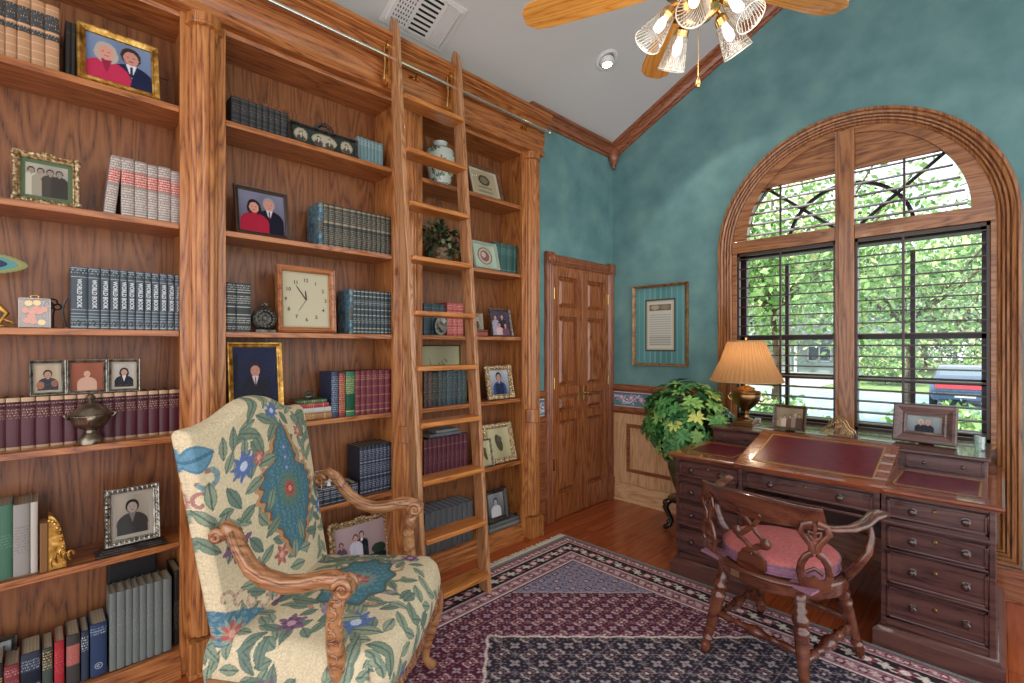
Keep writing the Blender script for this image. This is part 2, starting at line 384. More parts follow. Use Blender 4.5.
# double closet door
b = MB()
cas = [(0, 0), (0, .018), (.008, .024), (.018, .018), (.024, .026), (.036, .03), (.046, .024), (.052, .028), (.064, .03), (.07, .022), (.078, .026), (.085, .016), (.085, 0)]
b.sweep(cas, [((0, -.868, .2), (0, -1, 0), (1, 0, 0)), ((0, -.868, 2.06), (0, -1, 0), (1, 0, 0))])
b.sweep(cas, [((0, -.098, .2), (0, 1, 0), (1, 0, 0)), ((0, -.098, 2.06), (0, 1, 0), (1, 0, 0))])
b.sweep(cas, [((0, -.868, 2.052), (0, 0, 1), (1, 0, 0)), ((0, -.098, 2.052), (0, 0, 1), (1, 0, 0))])
for y in (-.955, -.1):
    b.box(0, .035, y, y + .09, 0, .2)
    b.box(0, .036, y - .003, y + .093, 2.05, 2.145)
    M = Matrix.Translation((.036, y + .045, 2.097)) @ Matrix.Rotation(pi / 2, 4, 'Y')
    b.lathe([(.04, 0), (.04, .006), (.032, .002), (.024, .006), (.014, .002), (.01, .008), (0, .009)], 16, M=M)
struct(b.build('trim_8', TRIM, smooth='auto'))
for di, (y0, y1) in enumerate(((-.866, -.484), (-.481, -.1))):
    d = thing('door_%d' % (di + 1), None, None); struct(d)
    b = MB(); rails = [.008, .215, .84, 1.05, 1.62, 1.74, 1.95, 2.048]
    st = .075
    b.box(-.02, .018, y0, y0 + st, .008, 2.048); b.box(-.02, .018, y1 - st, y1, .008, 2.048)
    zs = [(.008, .2), (.79, .86), (1.0, 1.07), (1.64, 1.71), (1.965, 2.048)]
    for a, c in zs: b.box(-.02, .018, y0 + st, y1 - st, a, c)
    o = b.build('frame', OAKD, d, bevel=.004)
    for a, c in ((.2, .79), (.86, 1.0), (1.07, 1.64), (1.71, 1.965)):
        b = MB(); b.box(-.02, -.012, y0 + st, y1 - st, a, c)
        p0, p1, q0, q1 = y0 + st + .012, y1 - st - .012, a + .012, c - .012
        i = .03
        vs = [(-.012, p0, q0), (-.012, p1, q0), (-.012, p1, q1), (-.012, p0, q1), (.01, p0 + i, q0 + i), (.01, p1 - i, q0 + i), (.01, p1 - i, q1 - i), (.01, p0 + i, q1 - i)]
        b.add(vs, [(4, 5, 6, 7), (0, 1, 5, 4), (1, 2, 6, 5), (2, 3, 7, 6), (3, 0, 4, 7)])
        b.build('panel', OAKD, d)
    b = MB(); yy = y1 - .035 if di == 0 else y0 + .035; sg = -1 if di == 0 else 1
    b.box(.018, .024, yy - .016, yy + .016, .93, 1.06); b.tube([(.02, yy, 1.0), (.055, yy, 1.0)], .009, 8)
    b.tube([(.055, yy, 1.0), (.057, yy + sg * .04, 1.003), (.055, yy + sg * .075, .995)], [.009, .007, .005], 8)
    b.build('door_handle', BRASS, d, smooth='auto')
    yh = y0 + .003 if di == 0 else y1 - .003
    for z in (.45, 1.1, 1.82):
        b = MB(); b.tube([(.024, yh, z - .045), (.024, yh, z + .045)], .007, 8); b.build('hinge', BRASS, d, smooth='auto')

# ================================================================ window
win = thing('window_1', None, None); struct(win)
def arch_path(x0, x1, zb, r, cx=AX, cz_=AZ, bottom=True):
    P = []
    y = (0, -1, 0)
    P.append(((cx - r, 0, zb), (-1, 0, -1 if bottom else 0), y))
    P.append(((cx - r, 0, cz_), (-1, 0, 0), y))
    for i in range(1, 40):
        a = radians(180 - 180 * i / 40); P.append(((cx + r * cos(a), 0, cz_ + r * sin(a)), (cos(a), 0, sin(a)), y))
    P.append(((cx + r, 0, cz_), (1, 0, 0), y)); P.append(((cx + r, 0, zb), (1, 0, -1 if bottom else 0), y))
    if bottom: P.append(((cx - r, 0, zb), (-1, 0, -1), y))
    return P
flute = [(0, 0), (0, .014), (.006, .02), (.012, .022), (.018, .012), (.023, .024), (.031, .026), (.036, .014), (.041, .028), (.049, .03), (.054, .018), (.06, .032), (.072, .036), (.078, .026), (.084, .034), (.098, .034), (.1, .024), (.1, 0)]
b = MB(); b.sweep(flute, arch_path(0, 0, .30, .715)); b.build('casing', WINW, win, smooth='auto')
# jamb lining, sill, apron panel below the sill
b = MB()
jam = [(0, 0), (.02, 0), (.02, -.16), (0, -.16)]
b.sweep([(0, .005), (.022, .005), (.022, -.15), (0, -.15)], arch_path(0, 0, .84, .71, bottom=False)); b.build('jamb', WINW, win, smooth='auto')
b = MB(); b.box(AX - .71, AX + .71, -.03, .15, .825, .85); b.build('sill', WINX, win, bevel=.004)
b = MB(); b.box(AX - .72, AX + .72, 0.01, .06, .28, .825); b.box(AX - .55, AX + .55, -.002, .01, .36, .74); b.build('apron_panel', WINX, win, bevel=.004)
SASH = mat('dark_sash', '#2c201c', .4)
b = MB()
for x0, x1 in ((1.10, 1.15), (1.76, 1.86), (2.45, 2.5)): b.box(x0, x1, .10, .14, .85, 2.14)
xm1 = at(787.5, 350, Y=.12)[0]; xm2 = at(913, 350, Y=.12)[0]
for xm in (xm1, xm2): b.box(xm - .012, xm + .012, .105, .135, .85, 2.0)
for z in (1.462, 1.185): b.box(1.12, 2.48, .10, .14, z - .018, z + .018)
b.box(1.08, 2.52, .10, .14, 2.06, 2.17); b.box(1.1, 2.5, .10, .14, .85, .90)
b.sweep([(0, -.1), (.04, -.1), (.04, -.14), (0, -.14)], arch_path(0, 0, 2.1, .67, bottom=False))
b.build('sash_frame', SASH, win)
b = MB()
for r in (.34,):
    b.sweep([(0, -.105), (.022, -.105), (.022, -.13), (0, -.13)], [((AX + r * cos(radians(a)), 0, 2.15 + r * sin(radians(a))), (cos(radians(a)), 0, sin(radians(a))), (0, -1, 0)) for a in range(0, 181, 6)])
for a in (42, 90, 138): b.tube([(AX + .1 * cos(radians(a)), .118, 2.15 + .1 * sin(radians(a))), (AX + .68 * cos(radians(a)), .118, 2.13 + .68 * sin(radians(a)))], .012, 6)
b.build('sunburst_muntin', SASH, win)
b = MB(); b.add([(1.1, .12, .86), (2.5, .12, .86), (2.5, .12, 2.1), (1.1, .12, 2.1)], [(0, 1, 2, 3)]); b.build('pane', PANE, win)
b = MB(); pts = [(x, .12, z) for x, z in arc(AX, 2.12, .69, 0, 180, 30)]; b.add(pts, [tuple(range(len(pts)))]); b.build('fanlight_pane', PANE, win)
# solid wood arch board and the centre post
b = MB()
OX, OZ, OR = 1.79, 2.19, .6
Lp = [(AX - .712, 2.10), (AX - .712, AZ)] + [p for p in arc(AX, AZ, .712, 180, 92)] + [(1.77, AZ + .711)]
inn = [(x, z) for x, z in arc(OX, OZ, OR, 94, 180)]
Lp += [(1.77, OZ + OR)] + inn + [(OX - OR, 2.10)]
Rp = [(AX * 2 - .01 - x, z) for x, z in Lp][::-1]
Rp = [(2 * 1.8 - x, z) for x, z in Lp][::-1]
b.prism(Lp, fn, -.012, .03); b.prism(Rp, fn, -.012, .03)
b.build('arch_board', WINX, win, bevel=.003)
b = MB()
up = [(x, z) for x, z in arc(OX, OZ, OR + .02, 90, 180) if z > 2.56] 
b.prism([(1.78, 2.555), (1.78, OZ + OR + .02)] + up + [(up[-1][0] - .02, 2.555)], fn, .004, .02)
b.prism([(3.6 - x, z) for x, z in ([(1.78, 2.555), (1.78, OZ + OR + .02)] + up + [(up[-1][0] - .02, 2.555)])][::-1], fn, .004, .02)
b.build('spandrel_board', WINX, win, bevel=.003)
b = MB(); b.box(1.755, 1.86, -.03, .03, .85, AZ + .70); b.box(1.775, 1.84, -.036, -.03, .85, AZ + .69); b.build('centre_post', WINW, win, bevel=.004)
b = MB(); b.box(AX - .71, 1.755, -.02, .03, 2.10, 2.19); b.box(1.86, AX + .71, -.02, .03, 2.10, 2.19); b.box(2.488, 2.515, -.014, .03, .85, 2.1); b.box(1.085, 1.118, -.014, .03, .85, 2.1)
b.build('rail', WINX, win, bevel=.003)
# shutters
LOUV = mat('louver_wood', '#3e2a22', .35)
LOUVU = wood('louver_wood_upper', '#3a241a', '#6a4632', '#7c5640', 'X', rough=.35)
def shutter(x0, x1, z0, z1, rod, label, tilt=3, pitch=.0708, lm=None):
    t = thing('window_shutter', label, 'shutter', ((x0 + x1) / 2, .01, z0)); hw = (x1 - x0) / 2; h = z1 - z0
    b = MB()
    b.box(-hw, -hw + .014, -.012, .014, 0, h); b.box(hw - .014, hw, -.012, .014, 0, h); b.box(-hw, hw, -.012, .014, h - .02, h); b.box(-hw, hw, -.012, .014, 0, .02)
    b.build('frame', LOUV, t)
    b = MB(); n = int((h - .05) / pitch)
    for i in range(n + 1):
        z = .045 + i * (h - .09) / n; M = Matrix.Translation((0, 0, z)) @ Matrix.Rotation(radians(tilt), 4, 'X')
        for k, (ya, yb, th) in enumerate(((-.031, -.015, .0028), (-.015, .015, .0042), (.015, .031, .0028))): b.box(-hw + .015, hw - .015, ya, yb, -th, th, M=M)
    b.build('louvers', lm or LOUV, t)
    b = MB(); xr = rod - (x0 + x1) / 2; b.box(xr - .007, xr + .007, -.046, -.034, .03, h - .03); b.build('tilt_rod', LOUV, t, bevel=.002)
    return t
shutter(1.12, 1.754, .855, 2.098, at(780, 350, Y=-.04)[0], 'dark louvred shutter over the tall window left of the wooden centre post')
shutter(1.861, 2.486, .855, 2.098, at(903, 350, Y=-.04)[0], 'dark louvred shutter over the tall window right of the wooden centre post')
def fan_shutter(side, label):
    t = thing('fanlight_shutter', label, 'shutter', (OX, .012, OZ)); sgn = -1 if side == 'l' else 1
    b = MB(); xi0 = .035 if sgn < 0 else .07
    for i in range(5):
        z = .035 + i * .078
        xo = sqrt(max(.01, (OR + .005) ** 2 - z * z)); a0, a1 = sorted((sgn * xi0, sgn * xo))
        M = Matrix.Translation((0, 0, z)) @ Matrix.Rotation(radians(24), 4, 'X')
        for (ya, yb, th) in ((-.031, -.015, .0028), (-.015, .015, .0042), (.015, .031, .0028)): b.box(a0, a1, ya, yb, -th, th, M=M)
    b.build('louvers', LOUVU if sgn < 0 else LOUV, t)
    xr = (at(780, 220, Y=-.04)[0] if sgn < 0 else at(904, 200, Y=-.04)[0]) - OX
    b = MB(); b.box(xr - .006, xr + .006, -.046, -.034, 0, .36); b.build('tilt_rod', LOUV, t)
fan_shutter('l', 'left quarter-round louvred shutter in the arched top of the window')
fan_shutter('r', 'right quarter-round louvred shutter in the arched top of the window')

# ================================================================ bookcase
BY = [(-4.28, -3.369), (-3.197, -2.347), (-2.15, -1.29)]
INS = .022
SZ = [2.422, 1.923, 1.466, 1.02, .567]
XB = -.165
bc = thing('bookcase', 'tall built-in oak bookcase of three bays with fluted half columns along the left wall', 'bookcase', (0, -2.7, 0))
def bb(b, name, m, **k):
    o = b.build(name, m, bc, **k); o.matrix_parent_inverse = Matrix.Translation((0, 2.7, 0)); return o
for (y0, y1) in BY:
    b = MB(); b.box(XB - .02, XB, y0 - .05, y1 + .05, .06, 2.93); b.box(XB, XB + .006, y0, y1, 2.62, 2.66); bb(b, 'back_panel', PANEL)
    for z in SZ:
        b = MB(); b.box(XB, .058, y0 - INS, y1 + INS, z - .024, z); b.box(.045, .07, y0, y1, z - .026, z); bb(b, 'shelf', OAKY, bevel=.003)
    b = MB(); b.box(XB, .08, y0 - .02, y1 + .02, .06, .105); b.box(.06, .085, y0, y1, .03, .11); bb(b, 'bottom_board', OAKY, bevel=.003)
    b = MB(); b.box(XB, .06, y0 - INS, y1 + INS, 2.802, 2.822); bb(b, 'top_board', OAKY)
    b = MB(); hd = [(.0, 2.80), (.075, 2.80), (.078, 2.806), (.078, 2.865), (.086, 2.868), (.09, 2.88), (.084, 2.885), (0, 2.885)]
    b.sweep(hd, [((0, y0, 0), (1, 0, 0), (0, 0, 1)), ((0, y1, 0), (1, 0, 0), (0, 0, 1))]); bb(b, 'header', OAKY, smooth='auto')
    b = MB(); ba = [(0, 0), (.105, 0), (.105, .02), (.096, .03), (.094, .06), (.1, .064), (.1, .072), (.088, .082), (0, .082)]
    b.sweep(ba, [((0, y0, 0), (1, 0, 0), (0, 0, 1)), ((0, y1, 0), (1, 0, 0), (0, 0, 1))]); bb(b, 'base_moulding', OAKY, smooth='auto')
def pilaster(y0, y1, left=True):
    yc = (y0 + y1) / 2 + .0; w = y1 - y0
    b = MB(); b.box(XB - .02, .06, y0 + INS, y1 - INS, 0, 2.93); b.box(.06, .085, y0, y1, 0, 2.93)
    bb(b, 'upright', OAK, bevel=.002)
    # fluted half column
    b = MB(); r = .055; n = 72; z0, z1 = .16, 2.77
    prof = []
    for k in range(n + 1):
        a = -pi / 2 + pi * k / n
        rr = r - .0075 * (1 - abs(sin(a * 5.5 + pi / 2)) ** .6) ; prof.append((.085 + rr * cos(a) * .95, yc + rr * sin(a)))
    prof += [(.06, yc + r), (.06, yc - r)]
    b.prism(prof, lambda a, c, d: (a, c, d), z0, z1); bb(b, 'fluted_column', OAK, smooth='auto')
    def half(prof_, nm):
        b = MB(); m = 20; vs = []
        for rr, z in prof_:
            for k in range(m + 1):
                a = -pi / 2 + pi * k / m; vs.append((.085 + rr * cos(a), yc + rr * sin(a), z))
        N = len(prof_); q = m + 1
        b.add(vs, [(i * q + k, i * q + k + 1, (i + 1) * q + k + 1, (i + 1) * q + k) for i in range(N - 1) for k in range(m)] + [tuple(range(q))[::-1], tuple((N - 1) * q + k for k in range(q))])
        bb(b, nm, OAK, smooth='auto')
    half([(.060, 2.768), (.070, 2.772), (.071, 2.782), (.066, 2.787), (.066, 2.822)], 'capital')
    b = MB(); b.box(.05, .152, yc - .065, yc + .065, 0, .15); b.box(.05, .156, yc - .068, yc + .068, 0, .02); bb(b, 'plinth_block', OAK, bevel=.004)
    half([(.056, .84), (.066, .845), (.066, .935), (.056, .94)], 'column_band')
pilaster(-3.369, -3.197); pilaster(-2.347, -2.15); pilaster(-1.29, -1.10); pilaster(-4.46, -4.28)
# entablature: fascia, rail brackets, crown
b = MB(); fa = [(0, 2.82), (.128, 2.82), (.134, 2.826), (.134, 2.845), (.115, 2.855), (.112, 2.875), (.125, 2.9), (.132, 2.93), (.134, 2.965), (0, 2.965)]
b.sweep(fa, [((0, -4.6, 0), (1, 0, 0), (0, 0, 1)), ((0, -1.095, 0), (1, 0, 0), (0, 0, 1))]); bb(b, 'fascia', OAKY)
b = MB(); crp = [(0, 2.96), (.134, 2.96), (.134, 2.982), (.146, 2.986), (.150, 2.996), (.142, 3.002), (.146, 3.012), (.160, 3.028), (.182, 3.038), (.184, 3.046), (.174, 3.050), (.192, 3.056), (.206, 3.064), (.206, 3.072), (.198, 3.076), (.212, 3.082), (.214, 3.098), (.205, 3.1), (0, 3.1)]
b.sweep(crp, [((0, -4.6, 0), (1, 0, 0), (0, 0, 1)), ((0, -1.11, 0), (1, .05, 0), (0, 0, 1))]); bb(b, 'crown', OAKY)
b = MB(); b.tube([(.185, -4.6, 2.975), (.185, -1.115, 2.975)], .012, 10); b.ball((.185, -1.105, 2.975), .017, 6); rail = bb(b, 'ladder_rail', CHROME, smooth='auto')
for y in (-3.283, -2.248, -1.33):
    b = MB(); b.box(.13, .14, y - .035, y + .035, 2.94, 2.965); b.tube([(.135, y, 2.95), (.16, y, 2.945), (.185, y, 2.962)], .006, 6)
    b.tube([(.14, y - .03, 2.952), (.15, y - .02, 2.955), (.145, y, 2.95), (.15, y + .02, 2.955), (.14, y + .03, 2.952)], .005, 6)
    o = b.build('rail_bracket', BRASS, rail, smooth='auto')

# ladder
foot = Vector((.47, 0, 0)); top = Vector((.195, 0, 3.15)); yl, yr = -2.41, -1.985
lad = thing('library_ladder', 'oak rolling library ladder leaning on the bookcase rail', 'ladder', (.47, (yl + yr) / 2, 0))
yc = (yl + yr) / 2
LADW = wood('ladder_oak', '#5c3418', '#a06c42', '#b98a62', 'Z', scale=1.3); STEPW = wood('ladder_step_oak', '#7a3c14', '#b06a2c', '#c48040', 'Y')
dr = (top - foot); slope = dr.x / dr.z
for sy, y in ((-1, yl), (1, yr)):
    b = MB(); o_ = (foot.x, yc)
    P = [(-.04, 0), (.04, 0), (.04 + slope * 3.1, 3.10), (.025 + slope * 3.17, 3.17), (0 + slope * 3.2, 3.2), (-.025 + slope * 3.17, 3.17), (-.04 + slope * 3.1, 3.10)]
    b.prism(P, lambda a, c, d: (a, d, c), y - yc - .014, y - yc + .014)
    r_ = b.build('side_rail', LADW, lad, bevel=.005)
    b = MB(); zz = 2.93; xx = slope * zz
    b.box(xx - .03, xx - .02, y - yc - .036, y - yc - .018, zz - .13, zz + .14)
    for dz in (-.08, .11):
        M = Matrix.Translation((xx - .045, y - yc - .032, zz + dz)) @ Matrix.Rotation(pi / 2, 4, 'X')
        b.lathe([(.012, -.01), (.034, -.01), (.034, -.006), (.028, -.003), (.028, .003), (.034, .006), (.034, .01), (.012, .01)], 18, M=M)
    b.tube([(xx - .02, y - yc + .02, zz + .1), (xx - .02, y - yc - .045, zz + .1)], .008, 8); b.tube([(xx - .045, y - yc - .045, zz - .08), (xx - .03, y - yc - .05, zz), (xx - .045, y - yc - .045, zz + .11)], .006, 7)
    b.build('roller_hook', BRASS, lad, smooth='auto')
for k in range(10):
    z = .112 + k * .2922; x = slope * z
    b = MB(); b.box(x - .055, x + .062, yl - yc + .01, yr - yc - .01, z - .013, z + .013); b.build('step', STEPW, lad, bevel=.006)

# ================================================================ ceiling things
def on_ceiling(x, y, d=0): return Vector((x, y, cz(x) - d))
al = -math.atan(.49)
# supply vent
v = thing('ceiling_vent', 'white metal air vent with three louvre sections on the sloping ceiling', 'vent', rot=(0, al, 0)); v.location = on_ceiling(.19, -2.21, .001)
WHT = mat('white_metal', '#d8d6d2', .5)
b = MB(); W2, L2 = .15, .215
b.box(-W2, W2, -L2, L2, -.006, 0); 
b.build('frame', WHT, v, bevel=.003)
b = MB(); b.box(-W2 + .03, W2 - .03, -L2 + .03, L2 - .03, -.009, -.0062); b.build('backing', BLACK, v)
b = MB()
for y in (-L2 + .03, -.062, .072, L2 - .035): b.box(-W2 + .025, W2 - .025, y - .005, y + .008, -.016, -.006)
for i in range(9):
    x = -W2 + .03 + i * .03; b.box(x - .003, x + .011, -.06, .07, -.016, -.0085)
for i in range(7):
    y = -L2 + .04 + i * .017; b.box(-W2 + .03, W2 - .03, y - .002, y + .006, -.016, -.0085)
for i in range(10):
    x = -W2 + .035 + i * .026; b.box(x - .002, x + .008, -L2 + .03, -.062, -.015, -.0085)
for i in range(9):
    y = .082 + i * .012; b.box(-W2 + .03, W2 - .03, y - .002, y + .007, -.016, -.0085)
b.build('louvers', WHT, v)
# recessed light
v = thing('recessed_light', 'round lit recessed eyeball light in the sloping ceiling', 'ceiling light', rot=(0, al, 0)); v.location = on_ceiling(.52, -.86, .0)
b = MB(); b.lathe([(.085, 0), (.085, -.006), (.07, -.012), (.058, -.008), (.055, .0)], 28); b.build('trim_ring', WHT, v, smooth='auto')
b = MB(); M = Matrix.Translation((0, 0, -.0)) @ Matrix.Rotation(radians(18), 4, 'Y')
b.lathe([(.052, .0), (.052, -.02), (.046, -.034), (.036, -.038)], 24, M=M); b.build('eyeball', WHT, v, smooth='auto')
b = MB(); b.lathe([(.034, -.039), (.02, -.043), (0, -.044)], 20, M=M); b.build('bulb', mat('lit_bulb', '#ffffff', .5, emit=(1, .96, .9), es=9), v, smooth=True)
sp = bpy.data.lights.new('recessed_lamp', 'SPOT'); sp.energy = 12; sp.spot_size = radians(110); sp.color = (1, .93, .84); sp.shadow_soft_size = .04
so = bpy.data.objects.new('recessed_lamp', sp); COL.objects.link(so); so.parent = v; so.location = (0, 0, -.06)

# fan
FX, FY = 1.77, -2.127
fan = thing('ceiling_fan', 'brass ceiling fan with five oak blades and five ribbed glass light shades', 'ceiling fan', (FX, FY, 2.72))
b = MB(); b.lathe([(.02, .10), (.09, .09), (.125, .06), (.13, .0), (.12, -.03), (.07, -.06), (.06, -.085), (.075, -.1), (.075, -.125), (.05, -.15), (.02, -.165), (0, -.168)], 28); b.build('motor_housing', BRASS, fan, smooth='auto')
b = MB(); b.tube([(0, 0, .09), (0, 0, cz(1.77) - 2.72)], .013, 10); b.lathe([(.075, cz(1.77) - 2.72), (.07, cz(1.77) - 2.77), (.03, cz(1.77) - 2.81)], 20); b.build('downrod', BRASS, fan, smooth='auto')
for k in range(5):
    a = radians(61 + 72 * k)
    out = [(.18, -.052), (.3, -.06), (.56, -.07), (.62, -.062), (.655, -.03), (.655, .03), (.62, .062), (.56, .07), (.3, .06), (.18, .052)]
    M = Matrix.Rotation(radians(11), 4, 'X')
    b = MB(); b.prism(out, lambda p, q, d: tuple(M @ Vector((p, q, d))), -.003, .003); bl = b.build('blade', BLADE, fan, bevel=.0015); bl.rotation_euler = (0, 0, a)
    b = MB(); b.tube([(.1, 0, -.01), (.16, 0, -.012), (.24, 0, -.006)], [.014, .02, .026], 8, flat=.25); b.build('blade_iron', BRASS, bl, smooth='auto')
for k, a in enumerate((64, 148, 226, 289, 358)):
    a = radians(a); d = Vector((cos(a), sin(a), 0))
    b = MB(); b.tube([d * .03 + Vector((0, 0, -.12)), d * .07 + Vector((0, 0, -.10)), d * .095 + Vector((0, 0, -.115)), d * .1 + Vector((0, 0, -.135))], .008, 8)
    b.lathe([(.012, .012), (.026, .0), (.028, -.022), (.02, -.024)], 14, M=Matrix.Translation(d * .1 + Vector((0, 0, -.13))) @ Matrix.Rotation(radians(-36), 4, Vector((-sin(a), cos(a), 0))))
    arm = b.build('light_arm', BRASS, fan, smooth='auto')
    b = MB(); M = Matrix.Translation(d * .1 + Vector((0, 0, -.13))) @ Matrix.Rotation(radians(-36), 4, Vector((-sin(a), cos(a), 0)))
    nn = 64; prof_ = [(.027, -.018), (.033, -.035), (.042, -.08), (.05, -.125), (.052, -.135)]
    vs = []
    for i, (r, z) in enumerate(prof_):
        for q in range(nn):
            aa = 2 * pi * q / nn + z * 5; vs.append(M @ Vector((r * (1 + .03 * cos(aa * 24)) * cos(aa), r * (1 + .03 * cos(aa * 24)) * sin(aa), z)))
    b.add(vs, [(i * nn + q, i * nn + (q + 1) % nn, (i + 1) * nn + (q + 1) % nn, (i + 1) * nn + q) for i in range(4) for q in range(nn)])
    sh = b.build('glass_shade', SHADEG, fan, smooth=True)
    b = MB()
    for q in range(26):
        pts = []
        for t in range(7):
            z = -.02 - .115 * t / 6; r = .0275 + (.052 - .0275) * (t / 6) ; aa = 2 * pi * q / 26 + t / 6 * 1.1; pts.append(M @ Vector((r * cos(aa), r * sin(aa), z)))
        b.tube(pts, .0011, 4, cap=False)
    b.tube([M @ Vector((.052 * cos(2 * pi * q / 30), .052 * sin(2 * pi * q / 30), -.135)) for q in range(31)], .0022, 5, cap=False)
    b.build('glass_rib', mat('glass_rib', '#a8a49c', .15, spec=.8), sh)
    b = MB(); b.lathe([(.008, -.02), (.012, -.035), (.018, -.06), (.015, -.08), (0, -.09)], 12, M=M); b.build('bulb', mat('fan_bulb', '#ffffff', .5, emit=(1, .9, .75), es=1.3), arm, smooth=True)
    pl = bpy.data.lights.new('fan_lamp', 'POINT'); pl.energy = .35; pl.color = (1, .88, .72); pl.shadow_soft_size = .05
    po = bpy.data.objects.new('fan_lamp', pl); COL.objects.link(po); po.parent = arm; po.location = M @ Vector((0, 0, -.15))
b = MB(); b.tube([(0, 0, -.165), (0, 0, -.365)], .0014, 5); b.lathe([(.002, -.36), (.006, -.375), (.009, -.39), (.006, -.4), (0, -.402)], 10); b.build('pull_chain', BRASS, fan, smooth='auto')
# ================================================================ rug
def rug():
    x0, x1, y0, y1 = .285, 3.75, -3.5, -1.03
    nx, ny = 640, 470
    c = Cv(x1 - x0, y1 - y0, nx, ny, '#4e2430')
    W, Hh = x1 - x0, y1 - y0
    px_, py_ = c.x, c.y
    dx = np.minimum(px_, W - px_); dy = np.minimum(py_, Hh - py_)
    d = np.minimum(dx, dy)                       # distance to the edge
    # coordinate along the border
    along = np.where(dx < dy, py_, px_)
    r = np.random.RandomState(5)
    def put(m, col, a=1.): c.put(m.astype(float), col, a)
    # field: maroon with small lattice motifs
    cx_, cy_ = W / 2, Hh / 2
    man = np.abs(px_ - cx_) * 1.0 + np.abs(py_ - cy_)
    zz = .012 * np.sign(np.sin((px_ - py_) * 90)) * 1
    mana = man + .012 * np.abs(((px_ * 14 + (py_ * 0)) % 1) - .5) * 2
    med = mana < 1.22; spand = man > 1.80
    put(med, '#2c2730'); put(spand, '#7e7886')
    # lattice motifs in the field
    def lattice(mask, p, cols, ph=0):
        u = (px_ / p + ph); v = (py_ / p + ph)
        a = (u % 1) - .5; b_ = (v % 1) - .5; rr = np.hypot(a, b_); par = (np.floor(u) + np.floor(v)) % 2
        an = np.arctan2(b_, a)
        petals = rr < (.29 + .08 * np.cos(an * 8))
        put(mask & petals & (par == 0), cols[0]); put(mask & (rr < .19) & (par == 0), cols[1]); put(mask & (rr < .09) & (par == 0), cols[2])
        put(mask & (np.abs(rr - .40) < .055) & (np.abs(np.sin(an)) > .72) & (par == 0), cols[2], .8)
        put(mask & (rr < .22 + .10 * np.cos(an * 4)) & (par == 1), cols[3]); put(mask & (rr < .06) & (par == 1), cols[1])
        ln = (np.abs(a + b_) < .03) | (np.abs(a - b_) < .03)
        put(mask & ln & (rr > .42), cols[3], .7)
        put(mask & ((np.abs(np.abs(a) - .5) < .035) ^ (np.abs(np.abs(b_) - .5) < .035)) & (np.sin(px_ * 260) * np.sin(py_ * 260) > -.1), cols[3], .55)
    lattice(med, .088, ['#6f5a5c', '#332a34', '#a79c96', '#8a7f80'])
    lattice(~med & ~spand, .074, ['#9a6a70', '#3a1c28', '#b8a8a4', '#93808a'], .3)
    lattice(spand, .062, ['#302c40', '#b5a8ac', '#5c2a3a', '#46405c'], .1)
    put(np.abs(mana - 1.22) < .009, '#b9aaa2'); put(np.abs(man - 1.80) < .008, '#9c8c8c')
    # borders
    bands = [(0, .022, '#6e7470'), (.022, .03, '#2c2428'), (.03, .085, '#8c5a62'), (.085, .093, '#b5a8a0'), (.093, .20, '#2a2428'), (.20, .208, '#b5a8a0'), (.208, .285, '#8a6068'), (.285, .297, '#c0b4ac'), (.297, .305, '#3a2a32')]
    for a, b_, col in bands: put((d >= a) & (d < b_), col)
    def motif(a, b_, p, cols):
        mid = (a + b_) / 2; hw = (b_ - a) / 2; m = (d > a) & (d < b_)
        u = ((along / p) % 1 - .5) * p; v = d - mid; rr = np.hypot(u, v) / hw; an = np.arctan2(v, u)
        vine = np.abs(v - hw * .5 * np.sin(along / p * 2 * pi)) < hw * .11
        put(m & vine, cols[0], .9)
        put(m & (rr < .62 + .16 * np.cos(an * 6)), cols[1]); put(m & (rr < .36), cols[2]); put(m & (rr < .15), cols[0])
        u2 = (((along / p) + .5) % 1 - .5) * p; r2 = np.hypot(u2, v) / hw; a2 = np.arctan2(v, u2)
        put(m & (r2 < .42 + .16 * np.cos(a2 * 4)), cols[0]); put(m & (r2 < .18), cols[2])
    motif(.032, .083, .062, ['#bba8a2', '#5a2a38', '#c2b2aa'])
    motif(.095, .198, .135, ['#b8aca2', '#7d4450', '#c0b4a8'])
    motif(.21, .283, .085, ['#b4a29c', '#4e2430', '#b09898'])
    # weave: slight variation from knot to knot
    n = r.rand(ny, nx, 1) * .7 + 1.0; c.c = c.c * n
    P = np.stack([c.x + x0, c.y + y0, np.full_like(c.x, .011) + r.rand(ny, nx) * .0008], -1)
    t = thing('area_rug', 'large oriental rug with maroon field, dark diamond centre and fringed end', 'rug', (2, -2.3, 0))
    o = paint_mesh('pile', P, c.c, vcol('rug_wool', .95, spec=.1), t); o.matrix_parent_inverse = Matrix.Translation((-2, 2.3, 0))
    b = MB(); b.box(x0, x1, y0, y1, .0005, .0105); o = b.build('backing', mat('rug_edge', '#5a605a', .9), t); o.matrix_parent_inverse = Matrix.Translation((-2, 2.3, 0))
    b = MB(); rr = random.Random(2); y = y0
    b.box(x0 - .016, x0, y0, y1, .001, .009)
    while y < y1:
        L_ = rr.uniform(.035, .05); dy_ = rr.uniform(-.006, .006)
        b.tube([(x0 - .014, y, .006), (x0 - .03, y + dy_ * .5, .005), (x0 - .016 - L_, y + dy_, .003)], [.0035, .004, .003], 5, flat=.6); y += .0085
    o = b.build('fringe', mat('fringe_cotton', '#d8cfba', .95), t); o.matrix_parent_inverse = Matrix.Translation((-2, 2.3, 0)); o['kind'] = 'stuff'
rug()

